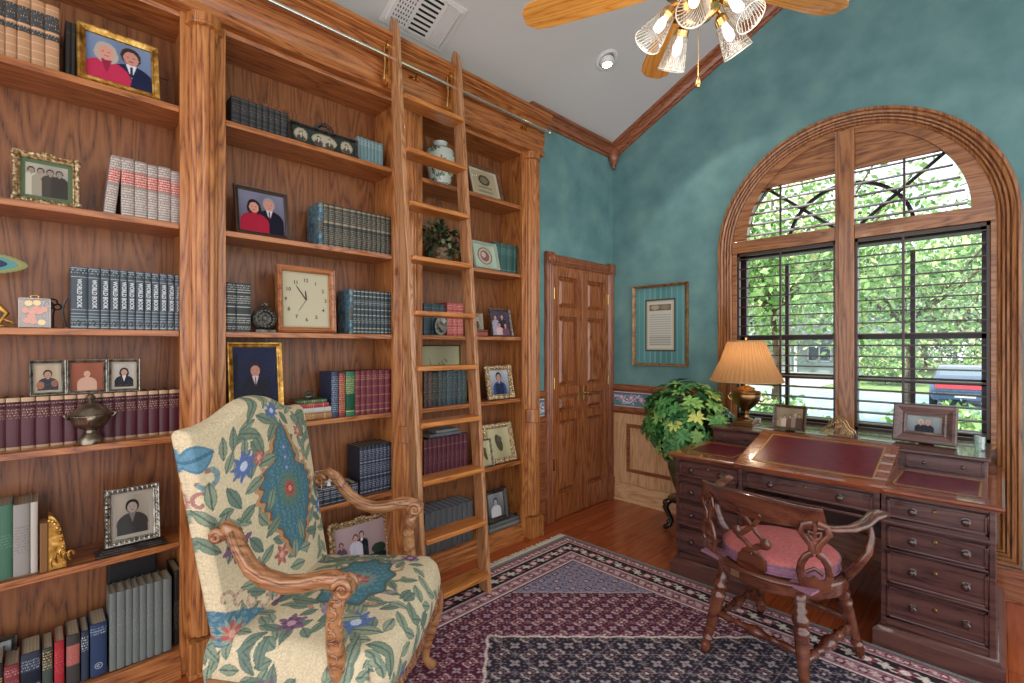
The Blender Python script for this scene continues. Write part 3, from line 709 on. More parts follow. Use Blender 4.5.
# ================================================================ desk
dk = thing('writing_desk', 'mahogany pedestal desk with sloping red leather top below the arched window', 'desk', (1.82, -.55, 0))
INV = Matrix.Translation((-1.82, .55, 0))
def db(b, name, m, parent=None, **k):
    o = b.build(name, m, parent or dk, **k)
    if parent is None: o.matrix_parent_inverse = INV
    else: o.matrix_parent_inverse = Matrix.Identity(4)
    return o
LEATH = noisy('oxblood_leather', [(.3, '#4e0c1a'), (.7, '#6a1426')], 30, .3, spec=.35)
GOLDL = mat('gold_tooling', '#b08a50', .45, .4)
YF = -1.0
def knob(parent, x, z, r=.016, y=YF, nm='knob', m=None):
    b = MB(); M = Matrix.Translation((x, y, z)) @ Matrix.Rotation(pi / 2, 4, 'X')
    b.lathe([(r * 1.05, 0), (r * 1.05, .003), (r * .5, .005), (r * .45, .012), (r * .95, .018), (r, .024), (r * .7, .029), (r * .25, .030), (r * .2, .033), (0, .034)], 14, M=M)
    return db(b, nm, m or mat('dark_knob', '#3a2018', .18, coat=.6), parent, smooth='auto')
def drawer(x0, x1, z0, z1, knobs, lock=True, y=YF):
    b = MB(); i = .012
    b.box(x0, x1, y - .004, y + .02, z0, z1)
    # raised rim of the panel
    for a in ((x0, x1, z0, z0 + i), (x0, x1, z1 - i, z1), (x0, x0 + i, z0, z1), (x1 - i, x1, z0, z1)): b.box(a[0], a[1], y - .010, y - .003, a[2], a[3])
    dr_ = db(b, 'drawer', MAHO, bevel=.003)
    for kx in knobs: knob(dr_, kx, (z0 + z1) / 2, y=y - .004)
    if lock:
        b = MB(); M = Matrix.Translation(((x0 + x1) / 2, y - .004, (z0 + z1) / 2 + .018)) @ Matrix.Rotation(pi / 2, 4, 'X')
        b.lathe([(.009, 0), (.009, .004), (.006, .007), (0, .007)], 12, M=M); db(b, 'keyhole', ANTB, dr_, smooth='auto')
TOPZ = .755
for x0, x1 in ((1.125, 1.515), (2.135, 2.515)):
    b = MB(); b.box(x0, x1, YF + .004, -.12, .10, .735); b.box(x0, x0 + .022, YF - .004, YF + .01, .1, .735); b.box(x1 - .022, x1, YF - .004, YF + .01, .1, .735)
    for z in (.143, .303, .462): b.box(x0 + .02, x1 - .02, YF - .002, YF + .01, z - .006, z + .006)
    for ys, ye in ((-.92, -.20),):                                      # sunk side panels
        for xs in (x0, x1): b.box(xs - .003, xs + .003, ys, ye, .16, .16 + .012); b.box(xs - .003, xs + .003, ys, ye, .56, .572)
    db(b, 'pedestal', MAHO, bevel=.003)
    b = MB(); pf = [(0, 0), (.028, 0), (.028, .085), (.022, .092), (.012, .1), (.006, .112), (0, .115)]
    b.sweep(pf, [((x0, -.12, 0), (-1, 0, 0), (0, 0, 1)), ((x0, YF, 0), (-1, -1, 0), (0, 0, 1)), ((x1, YF, 0), (1, -1, 0), (0, 0, 1)), ((x1, -.12, 0), (1, 0, 0), (0, 0, 1))]); db(b, 'plinth', MAHO, smooth='auto')
    kx = [x0 + .115, x1 - .09] if x0 > 2 else [x0 + .1, x1 - .115]
    drawer(x0 + .024, x1 - .024, .152, .296, kx); drawer(x0 + .024, x1 - .024, .312, .456, kx); drawer(x0 + .024, x1 - .024, .472, .572, kx)
    drawer(x0 + .024, x1 - .024, .612, .70, kx)
# centre frieze
b = MB(); b.box(1.515, 2.13, YF + .004, -.12, .61, .735); b.box(1.125, 2.505, YF - .014, YF + .004, .583, .596); db(b, 'frieze', MAHO, bevel=.002)
drawer(1.54, 2.105, .617, .70, [1.662, 1.974])
b = MB(); b.box(1.515, 2.13, -.16, -.12, .25, .61); db(b, 'modesty_panel', MAHO)
# tops
edge = [(0, 0), (.008, 0), (.014, .008), (.022, .014), (.022, .024), (.014, .03), (0, .03)]
for x0, x1, sa, sb in ((1.125, 1.49, 1, 0), (2.15, 2.518, 0, 1)):
    b = MB(); b.box(x0, x1, YF - .04, -.10, TOPZ - .03, TOPZ)
    P = []
    if sa: P.append(((x0, -.1, TOPZ - .03), (-1, 0, 0), (0, 0, 1)))
    P += [((x0, YF - .04, TOPZ - .03), (-sa, -1, 0), (0, 0, 1)), ((x1, YF - .04, TOPZ - .03), (sb, -1, 0), (0, 0, 1))]
    if sb: P.append(((x1, -.1, TOPZ - .03), (1, 0, 0), (0, 0, 1)))
    b.sweep(edge, P); db(b, 'top', MAHOR, bevel=.001)
    b = MB(); lx0, lx1, ly0, ly1 = x0 + .04, x1 - .045, YF + .05, -.60
    if x0 > 2: lx0, lx1 = x0 + .02, x1 - .05
    b.box(lx0, lx1, ly0, ly1, TOPZ, TOPZ + .0015); 
    for a in ((lx0, lx1, ly0, ly0 + .008), (lx0, lx1, ly1 - .008, ly1), (lx0, lx0 + .008, ly0, ly1), (lx1 - .008, lx1, ly0, ly1)): b.box(a[0], a[1], a[2], a[3], TOPZ + .0015, TOPZ + .002, 1)
    db(b, 'leather_inset', [LEATH, GOLDL])
# sloping centre
y0, z0_, y1_, z1_ = YF - .05, TOPZ - .012, -.565, .872
def slope_pt(x, s, d=0):
    ny_, nz_ = -(z1_ - z0_), (y1_ - y0); l = sqrt(ny_ ** 2 + nz_ ** 2)
    return (x, y0 + (y1_ - y0) * s + ny_ / l * d, z0_ + (z1_ - z0_) * s + nz_ / l * d)
def slab(b, x0, x1, s0, s1, d0, d1, mi=0):
    vs = [slope_pt(x, s, d) for x in (x0, x1) for s in (s0, s1) for d in (d0, d1)]
    b.add(vs, [(0, 1, 3, 2), (4, 6, 7, 5), (0, 4, 5, 1), (2, 3, 7, 6), (0, 2, 6, 4), (1, 5, 7, 3)], mi)
b = MB(); slab(b, 1.485, 2.155, 0, 1.0, -.02, .006); b.prism([(y0 + .02, .73), (y1_, .73), (y1_, z1_ - .02), (y0 + .02, z0_ - .01)], lambda a, c, d: (d, a, c), 1.49, 2.15)
db(b, 'writing_slope', MAHOR, bevel=.003)
b = MB(); slab(b, 1.555, 2.105, .14, .90, .006, .0075)
slab(b, 1.555, 2.105, .14, .155, .0075, .0082, 1); slab(b, 1.555, 2.105, .885, .90, .0075, .0082, 1); slab(b, 1.555, 1.563, .14, .90, .0075, .0082, 1); slab(b, 2.097, 2.105, .14, .90, .0075, .0082, 1)
for i in range(60):
    x = 1.57 + i * .0089; slab(b, x, x + .0045, .165, .178, .0075, .0081, 1); slab(b, x, x + .0045, .862, .875, .0075, .0081, 1)
db(b, 'leather_inset', [LEATH, GOLDL])
# raised back gallery with small drawers
b = MB(); b.box(1.165, 2.485, -.56, -.045, TOPZ - .02, .845); db(b, 'gallery', MAHO, bevel=.003)
b = MB(); b.box(1.155, 2.495, -.575, -.035, .845, .862); db(b, 'gallery_top', MAHO, bevel=.005)
for x0, x1 in ((1.18, 1.455), (2.18, 2.47)):
    b = MB(); b.box(x0, x1, -.566, -.55, .772, .838); 
    for a in ((x0, x1, .772, .779), (x0, x1, .831, .838), (x0, x0 + .008, .772, .838), (x1 - .008, x1, .772, .838)): b.box(a[0], a[1], -.57, -.56, a[2], a[3])
    g = db(b, 'small_drawer', MAHO, bevel=.002)
    for f in (.25, .75): knob(g, x0 + (x1 - x0) * f, .805, .008, -.566)

# ================================================================ desk chair
dc = thing('captains_chair', 'carved walnut captain chair with pink cushion pulled up to the desk', 'chair', (1.82, -1.45, 0.0115), radians(-9.6))
def ring_pt(a, rx, ry, z, yo=.03): return (rx * cos(a), yo + ry * sin(a), z)
b = MB(); n = 48
out = [(.262 * cos(2 * pi * k / n), .03 + .252 * sin(2 * pi * k / n)) for k in range(n)]
b.prism(out, lambda p, q, d: (p, q, d), .375, .44); b.build('seat_rim', CHW, dc, bevel=.012, seg=3, smooth='auto')
PINK = noisy('rose_fabric', [(.3, '#a2514f'), (.7, '#bd6a66')], 90, .8)
PINK2 = noisy('mauve_fabric', [(.3, '#7d5468'), (.7, '#93687a')], 90, .8)
b = MB(); b.lathe([(.215, .435), (.228, .45), (.23, .475), (.215, .492)], 40, c=(0, .03, 0)); b.build('cushion_boxing', PINK2, dc, smooth='auto')
b = MB(); b.lathe([(.226, .482), (.228, .488), (.22, .497), (.19, .512), (.12, .524), (0, .53)], 40, c=(0, .03, 0)); cu = b.build('cushion', PINK, dc, smooth='auto')
b = MB()
for z in (.448, .485): b.tube([(.230 * cos(2 * pi * k / 40), .03 + .230 * sin(2 * pi * k / 40), z) for k in range(41)], .0035, 6, cap=False)
b.build('piping', PINK2, cu, smooth=True)
for sx in (-1, 1):
    b = MB(); x = .19 * sx; y = -.10; 
    b.prism([(x - .05, y - .1), (x + .05, y - .12), (x + .055, y - .02), (x - .045, y - .01)], lambda p, q, d: (p, q, d), .436, .445); b.build('cushion_tie', PINK2, cu)
turn = [(0, .016), (.05, .021), (.10, .024), (.14, .016), (.155, .027), (.17, .027), (.185, .017), (.22, .020), (.45, .026), (.62, .030), (.66, .034), (.68, .020), (.70, .030), (.76, .034), (.80, .022), (.83, .031), (.86, .022), (.92, .028), (1, .030)]
feet = [(-.205, -.23), (.225, -.225), (-.225, .30), (.22, .31)]; tops = [(-.15, -.14), (.16, -.14), (-.17, .18), (.17, .18)]
for (fx, fy), (tx, ty) in zip(feet, tops):
    b = MB(); P = []; R_ = []
    for t, r in turn: P.append((fx + (tx - fx) * t, fy + (ty - fy) * t, .40 * t)); R_.append(r * .95)
    b.tube(P, R_, 14); b.build('leg', CHW, dc, smooth=True)
st = [(0, .010), (.08, .012), (.2, .016), (.26, .010), (.3, .019), (.34, .011), (.45, .020), (.5, .024), (.55, .020), (.66, .011), (.7, .019), (.74, .010), (.8, .016), (.92, .012), (1, .010)]
def stretch(a, c, big=1):
    b = MB(); a = Vector(a); c = Vector(c); b.tube([a + (c - a) * t for t, r in st], [r * big for t, r in st], 12); b.build('stretcher', CHW, dc, smooth=True)
def legpt(i, t): return (feet[i][0] + (tops[i][0] - feet[i][0]) * t, feet[i][1] + (tops[i][1] - feet[i][1]) * t, .4 * t)
stretch(legpt(0, .45), legpt(1, .45)); stretch(legpt(2, .45), legpt(3, .45)); stretch(legpt(0, .38), legpt(2, .38)); stretch(legpt(1, .38), legpt(3, .38), 1.25)
# crest rail and arms
def bow(s):   # s -1..1 along the back and arms
    return None
crest = []
for i in range(25):
    s = -1 + 2 * i / 24; crest.append((.255 * s, -.20 + .075 * s * s))
b = MB(); vs = []; N = len(crest)
for i, (x, y) in enumerate(crest):
    s = -1 + 2 * i / 24
    zt = .765 + .008 * cos(s * pi); zb = .665 + .01 * abs(s) ** 2; lean = .03
    tx, ty = (crest[min(i + 1, N - 1)][0] - crest[max(i - 1, 0)][0]), (crest[min(i + 1, N - 1)][1] - crest[max(i - 1, 0)][1]); l = sqrt(tx * tx + ty * ty); nx_, ny_ = ty / l, -tx / l
    th = .014
    for (oz, k, yy) in ((zb, -1, 0), (zb, 1, 0), ((zb + zt) / 2, 1.1, -lean * .3), (zt - .006, 1.0, -lean), (zt, .3, -lean), (zt, -.6, -lean), ((zb + zt) / 2, -1, -lean * .3)):
        vs.append((x + nx_ * th * k, y + ny_ * th * k + yy, oz))
b.add(vs, [(i * 7 + k, i * 7 + (k + 1) % 7, (i + 1) * 7 + (k + 1) % 7, (i + 1) * 7 + k) for i in range(N - 1) for k in range(7)] + [tuple(range(7))[::-1], tuple((N - 1) * 7 + k for k in range(7))])
b.build('crest_rail', CHW, dc, smooth='auto')
for sx in (-1, 1):
    P = [(.225, -.15, .68), (.265, -.10, .672), (.30, -.03, .668), (.318, .05, .675), (.322, .12, .69), (.33, .165, .697), (.334, .195, .693), (.334, .205, .685)]
    b = MB(); b.tube([(sx * x, y, z) for x, y, z in P], [.018, .022, .026, .027, .028, .033, .032, .018], 12, flat=.55, up=(0, 0, 1)); b.build('arm', CHW, dc, smooth=True)
    # S-curved arm support
    P = [(.318, .10, .675), (.332, .09, .62), (.328, .07, .56), (.295, .06, .50), (.262, .07, .45), (.235, .085, .41)]
    b = MB(); b.tube([(sx * x, y, z) for x, y, z in P], [.018, .020, .023, .025, .026, .024], 10, flat=.7, up=(1, 0, 0)); b.build('arm_support', CHW, dc, smooth=True)
# pierced splats
def splat(xs, ys_, ang, style):
    b = MB(); xc = 0; b.T = Matrix.Translation((xs, ys_, 0)) @ Matrix.Rotation(ang, 4, 'Z') @ Matrix.Translation((0, .232, -.0))
    def S(pts, r=.011): b.tube([(xc + x, -.244 + .012 * (1 - (z - .43) / .27), z) for x, z in pts], r, 8, flat=.6, up=(0, 1, 0))
    def disc(x, z, r): 
        y = -.244; M = Matrix.Translation((xc + x, y, z)) @ Matrix.Rotation(pi / 2, 4, 'X'); b.lathe([(r, -.006), (r, .006), (r * .6, .010), (0, .011)], 14, M=M)
    if style == 0:
        S([(-.035, .70), (-.045, .675), (-.02, .655), (.0, .63), (.02, .605), (.045, .585)]); S([(.035, .70), (.04, .675), (.02, .65), (.0, .625), (-.025, .6), (-.05, .575)])
        S([(-.065, .60), (-.06, .57), (-.03, .555), (.0, .53), (.035, .50)], .013); S([(.065, .575), (.055, .555), (.03, .55), (.0, .53), (-.04, .505)], .013)
        disc(-.062, .592, .02); disc(.062, .57, .022); disc(-.04, .69, .013); disc(.038, .685, .013)
        b.prism([(-.055, .50), (-.03, .52), (0, .508), (.03, .52), (.06, .495), (.06, .455), (.04, .432), (-.04, .432), (-.065, .455)], lambda p, q, d: (xc + p, -.232 + d - (q - .43) * .1, q), -.009, .009)
    else:
        for s in (-1, 1):
            S([(s * .008, .70), (s * .04, .69), (s * .048, .66), (s * .03, .635), (s * .012, .61), (s * .01, .58)], .012)
            S([(s * .01, .58), (s * .03, .565), (s * .045, .535), (s * .05, .50), (s * .04, .46), (s * .02, .44)], .014)
            S([(s * .004, .66), (s * .02, .665), (s * .02, .645), (0, .63)], .006)
        S([(0, .70), (0, .64)], .007); S([(-.03, .5), (0, .52), (.03, .5)], .009)
        b.prism([(-.055, .485), (-.02, .478), (0, .492), (.02, .478), (.055, .485), (.05, .445), (.03, .432), (-.03, .432), (-.05, .445)], lambda p, q, d: (xc + p, -.232 + d - (q - .43) * .1, q), -.009, .009)
    b.build('splat', CHW, dc, smooth='auto')
splat(-.225, -.155, -.5, 1); splat(.0, -.195, 0, 0); splat(.225, -.155, .5, 1)
b = MB(); b.tube([(-.235 + .0, -.10, .436), (-.2, -.17, .438), (-.1, -.222, .44), (0, -.235, .44), (.1, -.222, .44), (.2, -.17, .438), (.235, -.1, .436)], .017, 10, flat=.6, up=(0, 0, 1)); b.build('seat_back_rail', CHW, dc, smooth=True)

# ================================================================ armchair
AL = Vector((.789, -3.035, .0115)); ARZ = math.atan2(.636, .77)
MA = Matrix.Translation(AL) @ Matrix.Rotation(ARZ, 4, 'Z'); MAi = MA.inverted()
def trace(u, v, yl):
    """local x, z of the chair where the picture ray meets its vertical plane y = yl"""
    t = (u - 512) / FPX; s = -(v - 346) / FPX
    o = MAi @ Vector((CX, CY, H)); d = MAi.to_3x3() @ Vector((Fv[0] + t * Rv[0], Fv[1] + t * Rv[1], s)); k = (yl - o.y) / d.y
    p = o + d * k; return (p.x, p.z)
ac = thing('armchair', 'high-backed armchair in floral tapestry with carved wooden arms before the shelves', 'chair', AL, ARZ)
def tapestry(w, h, nx, ny, seat=False):
    c = Cv(w, h, nx, ny, '#c4b594'); r = random.Random(11 if seat else 4)
    LV = ['#71806c', '#7d8a74', '#667769', '#88927a']; VN = '#4f5f56'
    def branch(x, y, ang, n, L=.055):
        L = L * 1.45
        for k in range(n):
            c.leaf(x, y, L * r.uniform(.8, 1.25), L * .23, ang + (.85 if k % 2 else -.75) + r.uniform(-.2, .2), r.choice(LV), VN)
            x += L * .5 * cos(ang); y += L * .5 * sin(ang); ang += r.uniform(-.25, .25)
        c.leaf(x, y, L, L * .22, ang, r.choice(LV), VN)
    def scroll(x, y, R, a0, col='#a5826a', s=1):
        for k in range(26):
            a = a0 + s * k * .17; rr = R * (1 - k / 36); c.ell(x + rr * cos(a), y + rr * sin(a), R * .20, R * .20, col if k % 5 else '#8a6c60')
    def cart(cx, cy, s):
        # scrolls behind
        for sx in (-1, 1):
            scroll(cx + sx * .085 * s, cy - .02 * s, .06 * s, pi / 2 * (1 - sx) + .5, '#6d7f62', sx); scroll(cx + sx * .09 * s, cy + .10 * s, .035 * s, 1.2, '#a98968', -sx)
            scroll(cx + sx * .055 * s, cy - .16 * s, .04 * s, 2, '#91808a', sx)
        prof = [(-.21, .015), (-.18, .03), (-.12, .055), (-.06, .085), (0, .105), (.05, .10), (.08, .085), (.095, .045), (.12, .048), (.15, .036), (.19, .018), (.22, .003)]
        dy = (c.y - cy) / s; hw = np.interp(dy, [p[0] for p in prof], [p[1] for p in prof], left=0, right=0) * s * 1.2
        wob = 1 + .07 * np.sin(dy * 170)
        c.put((np.abs(c.x - cx) < hw * wob + .026 * s * (hw > 0)).astype(float), '#a8835e')
        c.put((np.abs(c.x - cx) < hw * wob + .008 * s * (hw > 0)).astype(float), '#6a4e3e')
        c.put((np.abs(c.x - cx) < hw * wob).astype(float), '#446a78')
        c.put(((np.abs(c.x - cx) < hw * .8) & (np.sin(c.x * 210 + 3 * np.sin(c.y * 90)) * np.sin(c.y * 190) > .25)).astype(float), '#5c848c', .8)
        c.put(((np.abs(c.x - cx) < hw * .95) & (np.sin(c.x * 130 + 2 * np.sin(c.y * 120)) * np.sin(c.y * 110 + 2) > .62)).astype(float), '#57766a', .9)
        for k in range(14): c.leaf(cx, cy, .075 * s, .009 * s, k * 2 * pi / 14, '#5f7a68', '#3a5a58')
        c.flower(cx, cy, .034 * s, 8, '#a8564c', '#c98a70', 0, '#8e3f3e'); 
        for k in range(3): c.flower(cx, cy + (.07 + .035 * k) * s, .018 * s, 5, '#5a6c9a', '#9aa6b8')
    def flow(x, y, R, kind):
        R = R * 1.35
        if kind == 'b': c.flower(x, y, R, 9, '#55688f', '#b0bac8', r.random() * 3, '#56699a')
        if kind == 'p': c.flower(x, y, R, 6, '#76566c', '#b08c92', r.random() * 3, '#5e4560')
        if kind == 'r': c.flower(x, y, R, 6, '#9b5a52', '#c99a88', r.random() * 3, '#b0756a')
    if not seat:
        # left side motif
        for k in range(22):
            branch(r.uniform(0, w), r.uniform(0, h), r.uniform(0, 6.28), 3, .05)
        c.leaf(-.02, h * .86, .13, .05, .2, '#5c8496', '#44687c'); scroll(.075, h * .80, .05, 3.6, '#6d8f92', 1); scroll(.03, h * .70, .035, 1, '#9c6f6a', 1)
        cart(w * .61, h * .56, 1.22)
        branch(w * .22, h * .55, 1.2, 6, .065); branch(w * .12, h * .42, 1.8, 4, .07); branch(w * .3, h * .9, .3, 5, .06); branch(w * .5, h * .93, 0, 5, .055)
        flow(w * .30, h * .76, .042, 'b'); flow(w * .40, h * .75, .022, 'r'); flow(w * .55, h * .93, .028, 'b'); flow(w * .80, h * .86, .026, 'r'); flow(w * .19, h * .47, .045, 'p'); flow(w * .93, h * .42, .035, 'b'); flow(w * .45, h * .30, .03, 'r')
        branch(w * .85, h * .7, 1.6, 4, .055); branch(w * .9, h * .3, 1.5, 4, .05); branch(w * .5, h * .22, .5, 5, .06)
        # lower corner: teal ground
        m = ((c.x / .30) ** 1.4 + (c.y / .22) ** 1.4 < 1); c.put(m.astype(float), '#48697a'); c.put((m & (np.sin(c.x * 150 + 2 * np.sin(c.y * 80)) * np.sin(c.y * 140) > .2)).astype(float), '#64828a', .8)
        for k in range(6): scroll(.05 + .05 * k, .25 - .03 * k, .03, k, '#b29880', 1)
        for k in range(10): c.leaf(.05, .13, .06, .009, k * .63, '#8a9a88', '#5a7a78')
        flow(.05, .13, .034, 'r'); branch(.2, .28, 1.0, 4, .06)
    else:
        for k in range(40): branch(r.uniform(0, w), r.uniform(0, h), r.uniform(0, 6.28), 3, .055)
        # medallion, wider than deep
        cx, cy = w * .56, h * .56
        for k in range(14): a = k * 2 * pi / 14; scroll(cx + .2 * cos(a), cy + .13 * sin(a), .045, a, ['#6d7f62', '#93808a', '#a98968'][k % 3], 1)
        an = np.arctan2((c.y - cy) / .12, (c.x - cx) / .19); rr = np.hypot((c.x - cx) / .19, (c.y - cy) / .12)
        lim = 1 + .09 * np.cos(an * 10)
        c.put((rr < lim + .1).astype(float), '#4c5c50'); c.put((rr < lim).astype(float), '#47707c')
        c.put(((rr < lim * .9) & (np.sin(c.x * 170 + 2 * np.sin(c.y * 90)) * np.sin(c.y * 160) > .3)).astype(float), '#5f8488', .8)
        for k in range(16): c.leaf(cx, cy, .09, .012, k * 2 * pi / 16, '#7c9088', '#4c6a6a')
        flow(cx, cy, .04, 'r'); flow(w * .2, h * .75, .05, 'b'); flow(w * .15, h * .4, .04, 'p'); flow(w * .35, h * .15, .05, 'p'); flow(w * .85, h * .15, .045, 'b'); flow(w * .9, h * .8, .035, 'p')
        branch(w * .2, h * .6, 2, 5, .07); branch(w * .3, h * .2, 1, 4, .07); branch(w * .8, h * .2, .5, 4, .07)
    rs = np.random.RandomState(1); c.c = c.c * (.8 + .4 * rs.rand(ny, nx, 1)) * 1.1
    return c
TAPM = vcol('tapestry', .85, spec=.2)
# back: closed slab with a camel top
def back_slab():
    nf, nb, ny = 260, 60, 300; w = .335; c = tapestry(.68, .86, nf, ny)
    sf = np.linspace(-1, 1, nf); af = np.clip((np.abs(sf) - .86) / .14, 0, 1) * pi / 2; yf = np.sign(sf) * np.where(np.abs(sf) <= .86, np.abs(sf) / .86 * .955, .955 + .045 * np.sin(af)); cf = np.cos(af)
    sb_ = np.linspace(1, -1, nb)[1:]; ab = np.clip((np.abs(sb_) - .9) / .1, 0, 1) * pi / 2; yb_ = np.sign(sb_) * np.where(np.abs(sb_) <= .9, np.abs(sb_) / .9 * .955, .955 + .045 * np.sin(ab)); cb_ = np.cos(ab)
    ys = np.concatenate([yf, yb_, [-1]]); prof_c = np.concatenate([cf, cb_, [0]])
    front = np.concatenate([np.ones(nf), -np.ones(nb - 1), [1]])
    P = np.zeros((ny, len(ys), 3)); C_ = np.zeros_like(P)
    for j in range(ny):
        t = j / (ny - 1); W_ = .315 + .025 * t
        e = max(0, 1 - max(0, (t - .965) / .035) ** 2) ** .5; eb = max(0, 1 - max(0, (.04 - t) / .04) ** 2) ** .5
        y = ys * W_ * (1 - .02 * (1 - e))
        top = .745 + .072 * np.exp(-(np.abs(ys) / .50) ** 2.4)
        z = .385 + top * t
        bulge = (1 - np.abs(ys) ** 5)
        x = np.where(front > 0, -.0 + prof_c * (.034 + .026 * (1 - ys ** 2)), -.0 - .03 * prof_c) * e * eb
        x = x - .18 - .14 * t
        P[j, :, 0] = x; P[j, :, 1] = y; P[j, :, 2] = z
        C_[j, :nf] = c.c[j]; C_[j, nf:-1] = c.c[j, ::-1][np.linspace(0, nf - 1, nb - 1).astype(int)]; C_[j, -1] = c.c[j, 0]
    return paint_mesh('backrest', P, C_, TAPM, ac)
back_slab()
def seat_slab():
    nx, nyy = 260, 200; c = tapestry(.76, .62, nx, nyy, True)
    ns = 46; rows = nyy + ns; P = np.zeros((rows, nx + 2 * ns, 3)); C_ = np.zeros_like(P)
    U = np.concatenate([np.full(ns, -1.0), np.linspace(-1, 1, nx), np.full(ns, 1.0)])
    DU = np.concatenate([np.linspace(1, 0, ns + 1)[:-1], np.zeros(nx), np.linspace(0, 1, ns + 1)[1:]])
    V = np.concatenate([np.zeros(0), np.linspace(0, 1, nyy), np.full(ns, 1.0)]); DV = np.concatenate([np.zeros(nyy), np.linspace(0, 1, ns + 1)[1:]])
    for j in range(rows):
        v, dv = V[j], DV[j]
        hw = .315 + .045 * v
        x = -.24 + .56 * v + .03 * (1 - U ** 2) * v
        # rounded plan corners at the front
        cr_ = np.clip((np.abs(U) - .80) / .20, 0, 1) * np.clip((v - .80) / .2, 0, 1); 
        y = U * hw * (1 - .06 * cr_ ** 2); x = x - .035 * cr_ ** 2
        crown = .028 * (1 - np.abs(U) ** 2.4) * (1 - abs(2 * v - 1) ** 3)
        ed = np.maximum(np.clip((np.abs(U) - .86) / .14, 0, 1), np.clip((v - .88) / .12, 0, 1))
        z = .485 + crown - .025 * ed ** 2.5
        drop = np.maximum(DU, dv); z = z - .125 * drop
        puff = .014 * np.sin(pi * np.clip(drop, 0, 1)); y = y + np.sign(U) * np.where(DU > 0, puff, 0) ; x = x + np.where(dv > 0, puff, 0)
        P[j, :, 0] = x; P[j, :, 1] = y; P[j, :, 2] = z
        jj = min(j, nyy - 1) if dv == 0 else nyy - 1 - int(dv * 44)
        row = c.c[jj]; C_[j, ns:ns + nx] = row
        for k in range(ns): C_[j, k] = c.c[jj, (ns - k)]; C_[j, ns + nx + k] = c.c[jj, nx - 2 - k]
    return paint_mesh('seat', P, C_, TAPM, ac)
seat_slab()
b = MB(); b.box(-.235, .30, -.31, .31, .33, .38); b.build('seat_frame', FRUIT, ac, bevel=.01)
# carved apron on the three visible sides
def apron(P0, P1, nm='apron'):
    P0 = Vector(P0); P1 = Vector(P1); b = MB(); n = 30; d = (P1 - P0); L_ = d.length; d.normalize(); nrm_ = Vector((d.y, -d.x, 0))
    pts = [(L_ * i / n, .295 - .022 * abs(cos(pi * 2 * i / n)) - .012 * (1 - abs(2 * i / n - 1))) for i in range(n + 1)]
    poly = [(0, .375)] + [(p, q) for p, q in pts] + [(L_, .375)]
    b.prism(poly, lambda p, q, dd: tuple(P0 + d * p + nrm_ * dd + Vector((0, 0, q))), -.01, .012)
    for i in range(14):
        p = L_ * (i + .5) / 14; s = 1 if i % 2 else -1
        b.tube([tuple(P0 + d * (p + .016 * cos(a) * (1 - a / 9)) + nrm_ * .014 + Vector((0, 0, .325 + s * .012 + .016 * sin(a) * (1 - a / 9)))) for a in np.linspace(0, 5.5, 12)], .0045, 5)
    for i in range(7):
        p = L_ * (i + .5) / 7; b.ball(tuple(P0 + d * p + nrm_ * .012 + Vector((0, 0, .345))), .009, 5)
    b.build(nm, FRUIT, ac, smooth='auto')
apron((.325, -.30, 0), (.325, .30, 0)); apron((-.22, -.325, 0), (.29, -.345, 0)); apron((.29, .345, 0), (-.22, .325, 0))
for sy in (-1, 1):
    b = MB(); P = [(.285, .32, .36), (.305, .34, .31), (.31, .345, .25), (.295, .335, .17), (.275, .325, .10), (.27, .322, .05), (.29, .332, .02), (.305, .34, .008)]
    b.tube([(x, sy * y, z) for x, y, z in P], [.04, .042, .032, .023, .018, .017, .022, .018], 12); b.build('front_leg', FRUIT, ac, smooth=True)
    b = MB(); P = [(-.2, .28, .36), (-.22, .285, .25), (-.25, .285, .12), (-.29, .285, 0.004)]; b.tube([(x, sy * y, z) for x, y, z in P], [.026, .022, .02, .018], 10); b.build('rear_leg', FRUIT, ac, smooth=True)
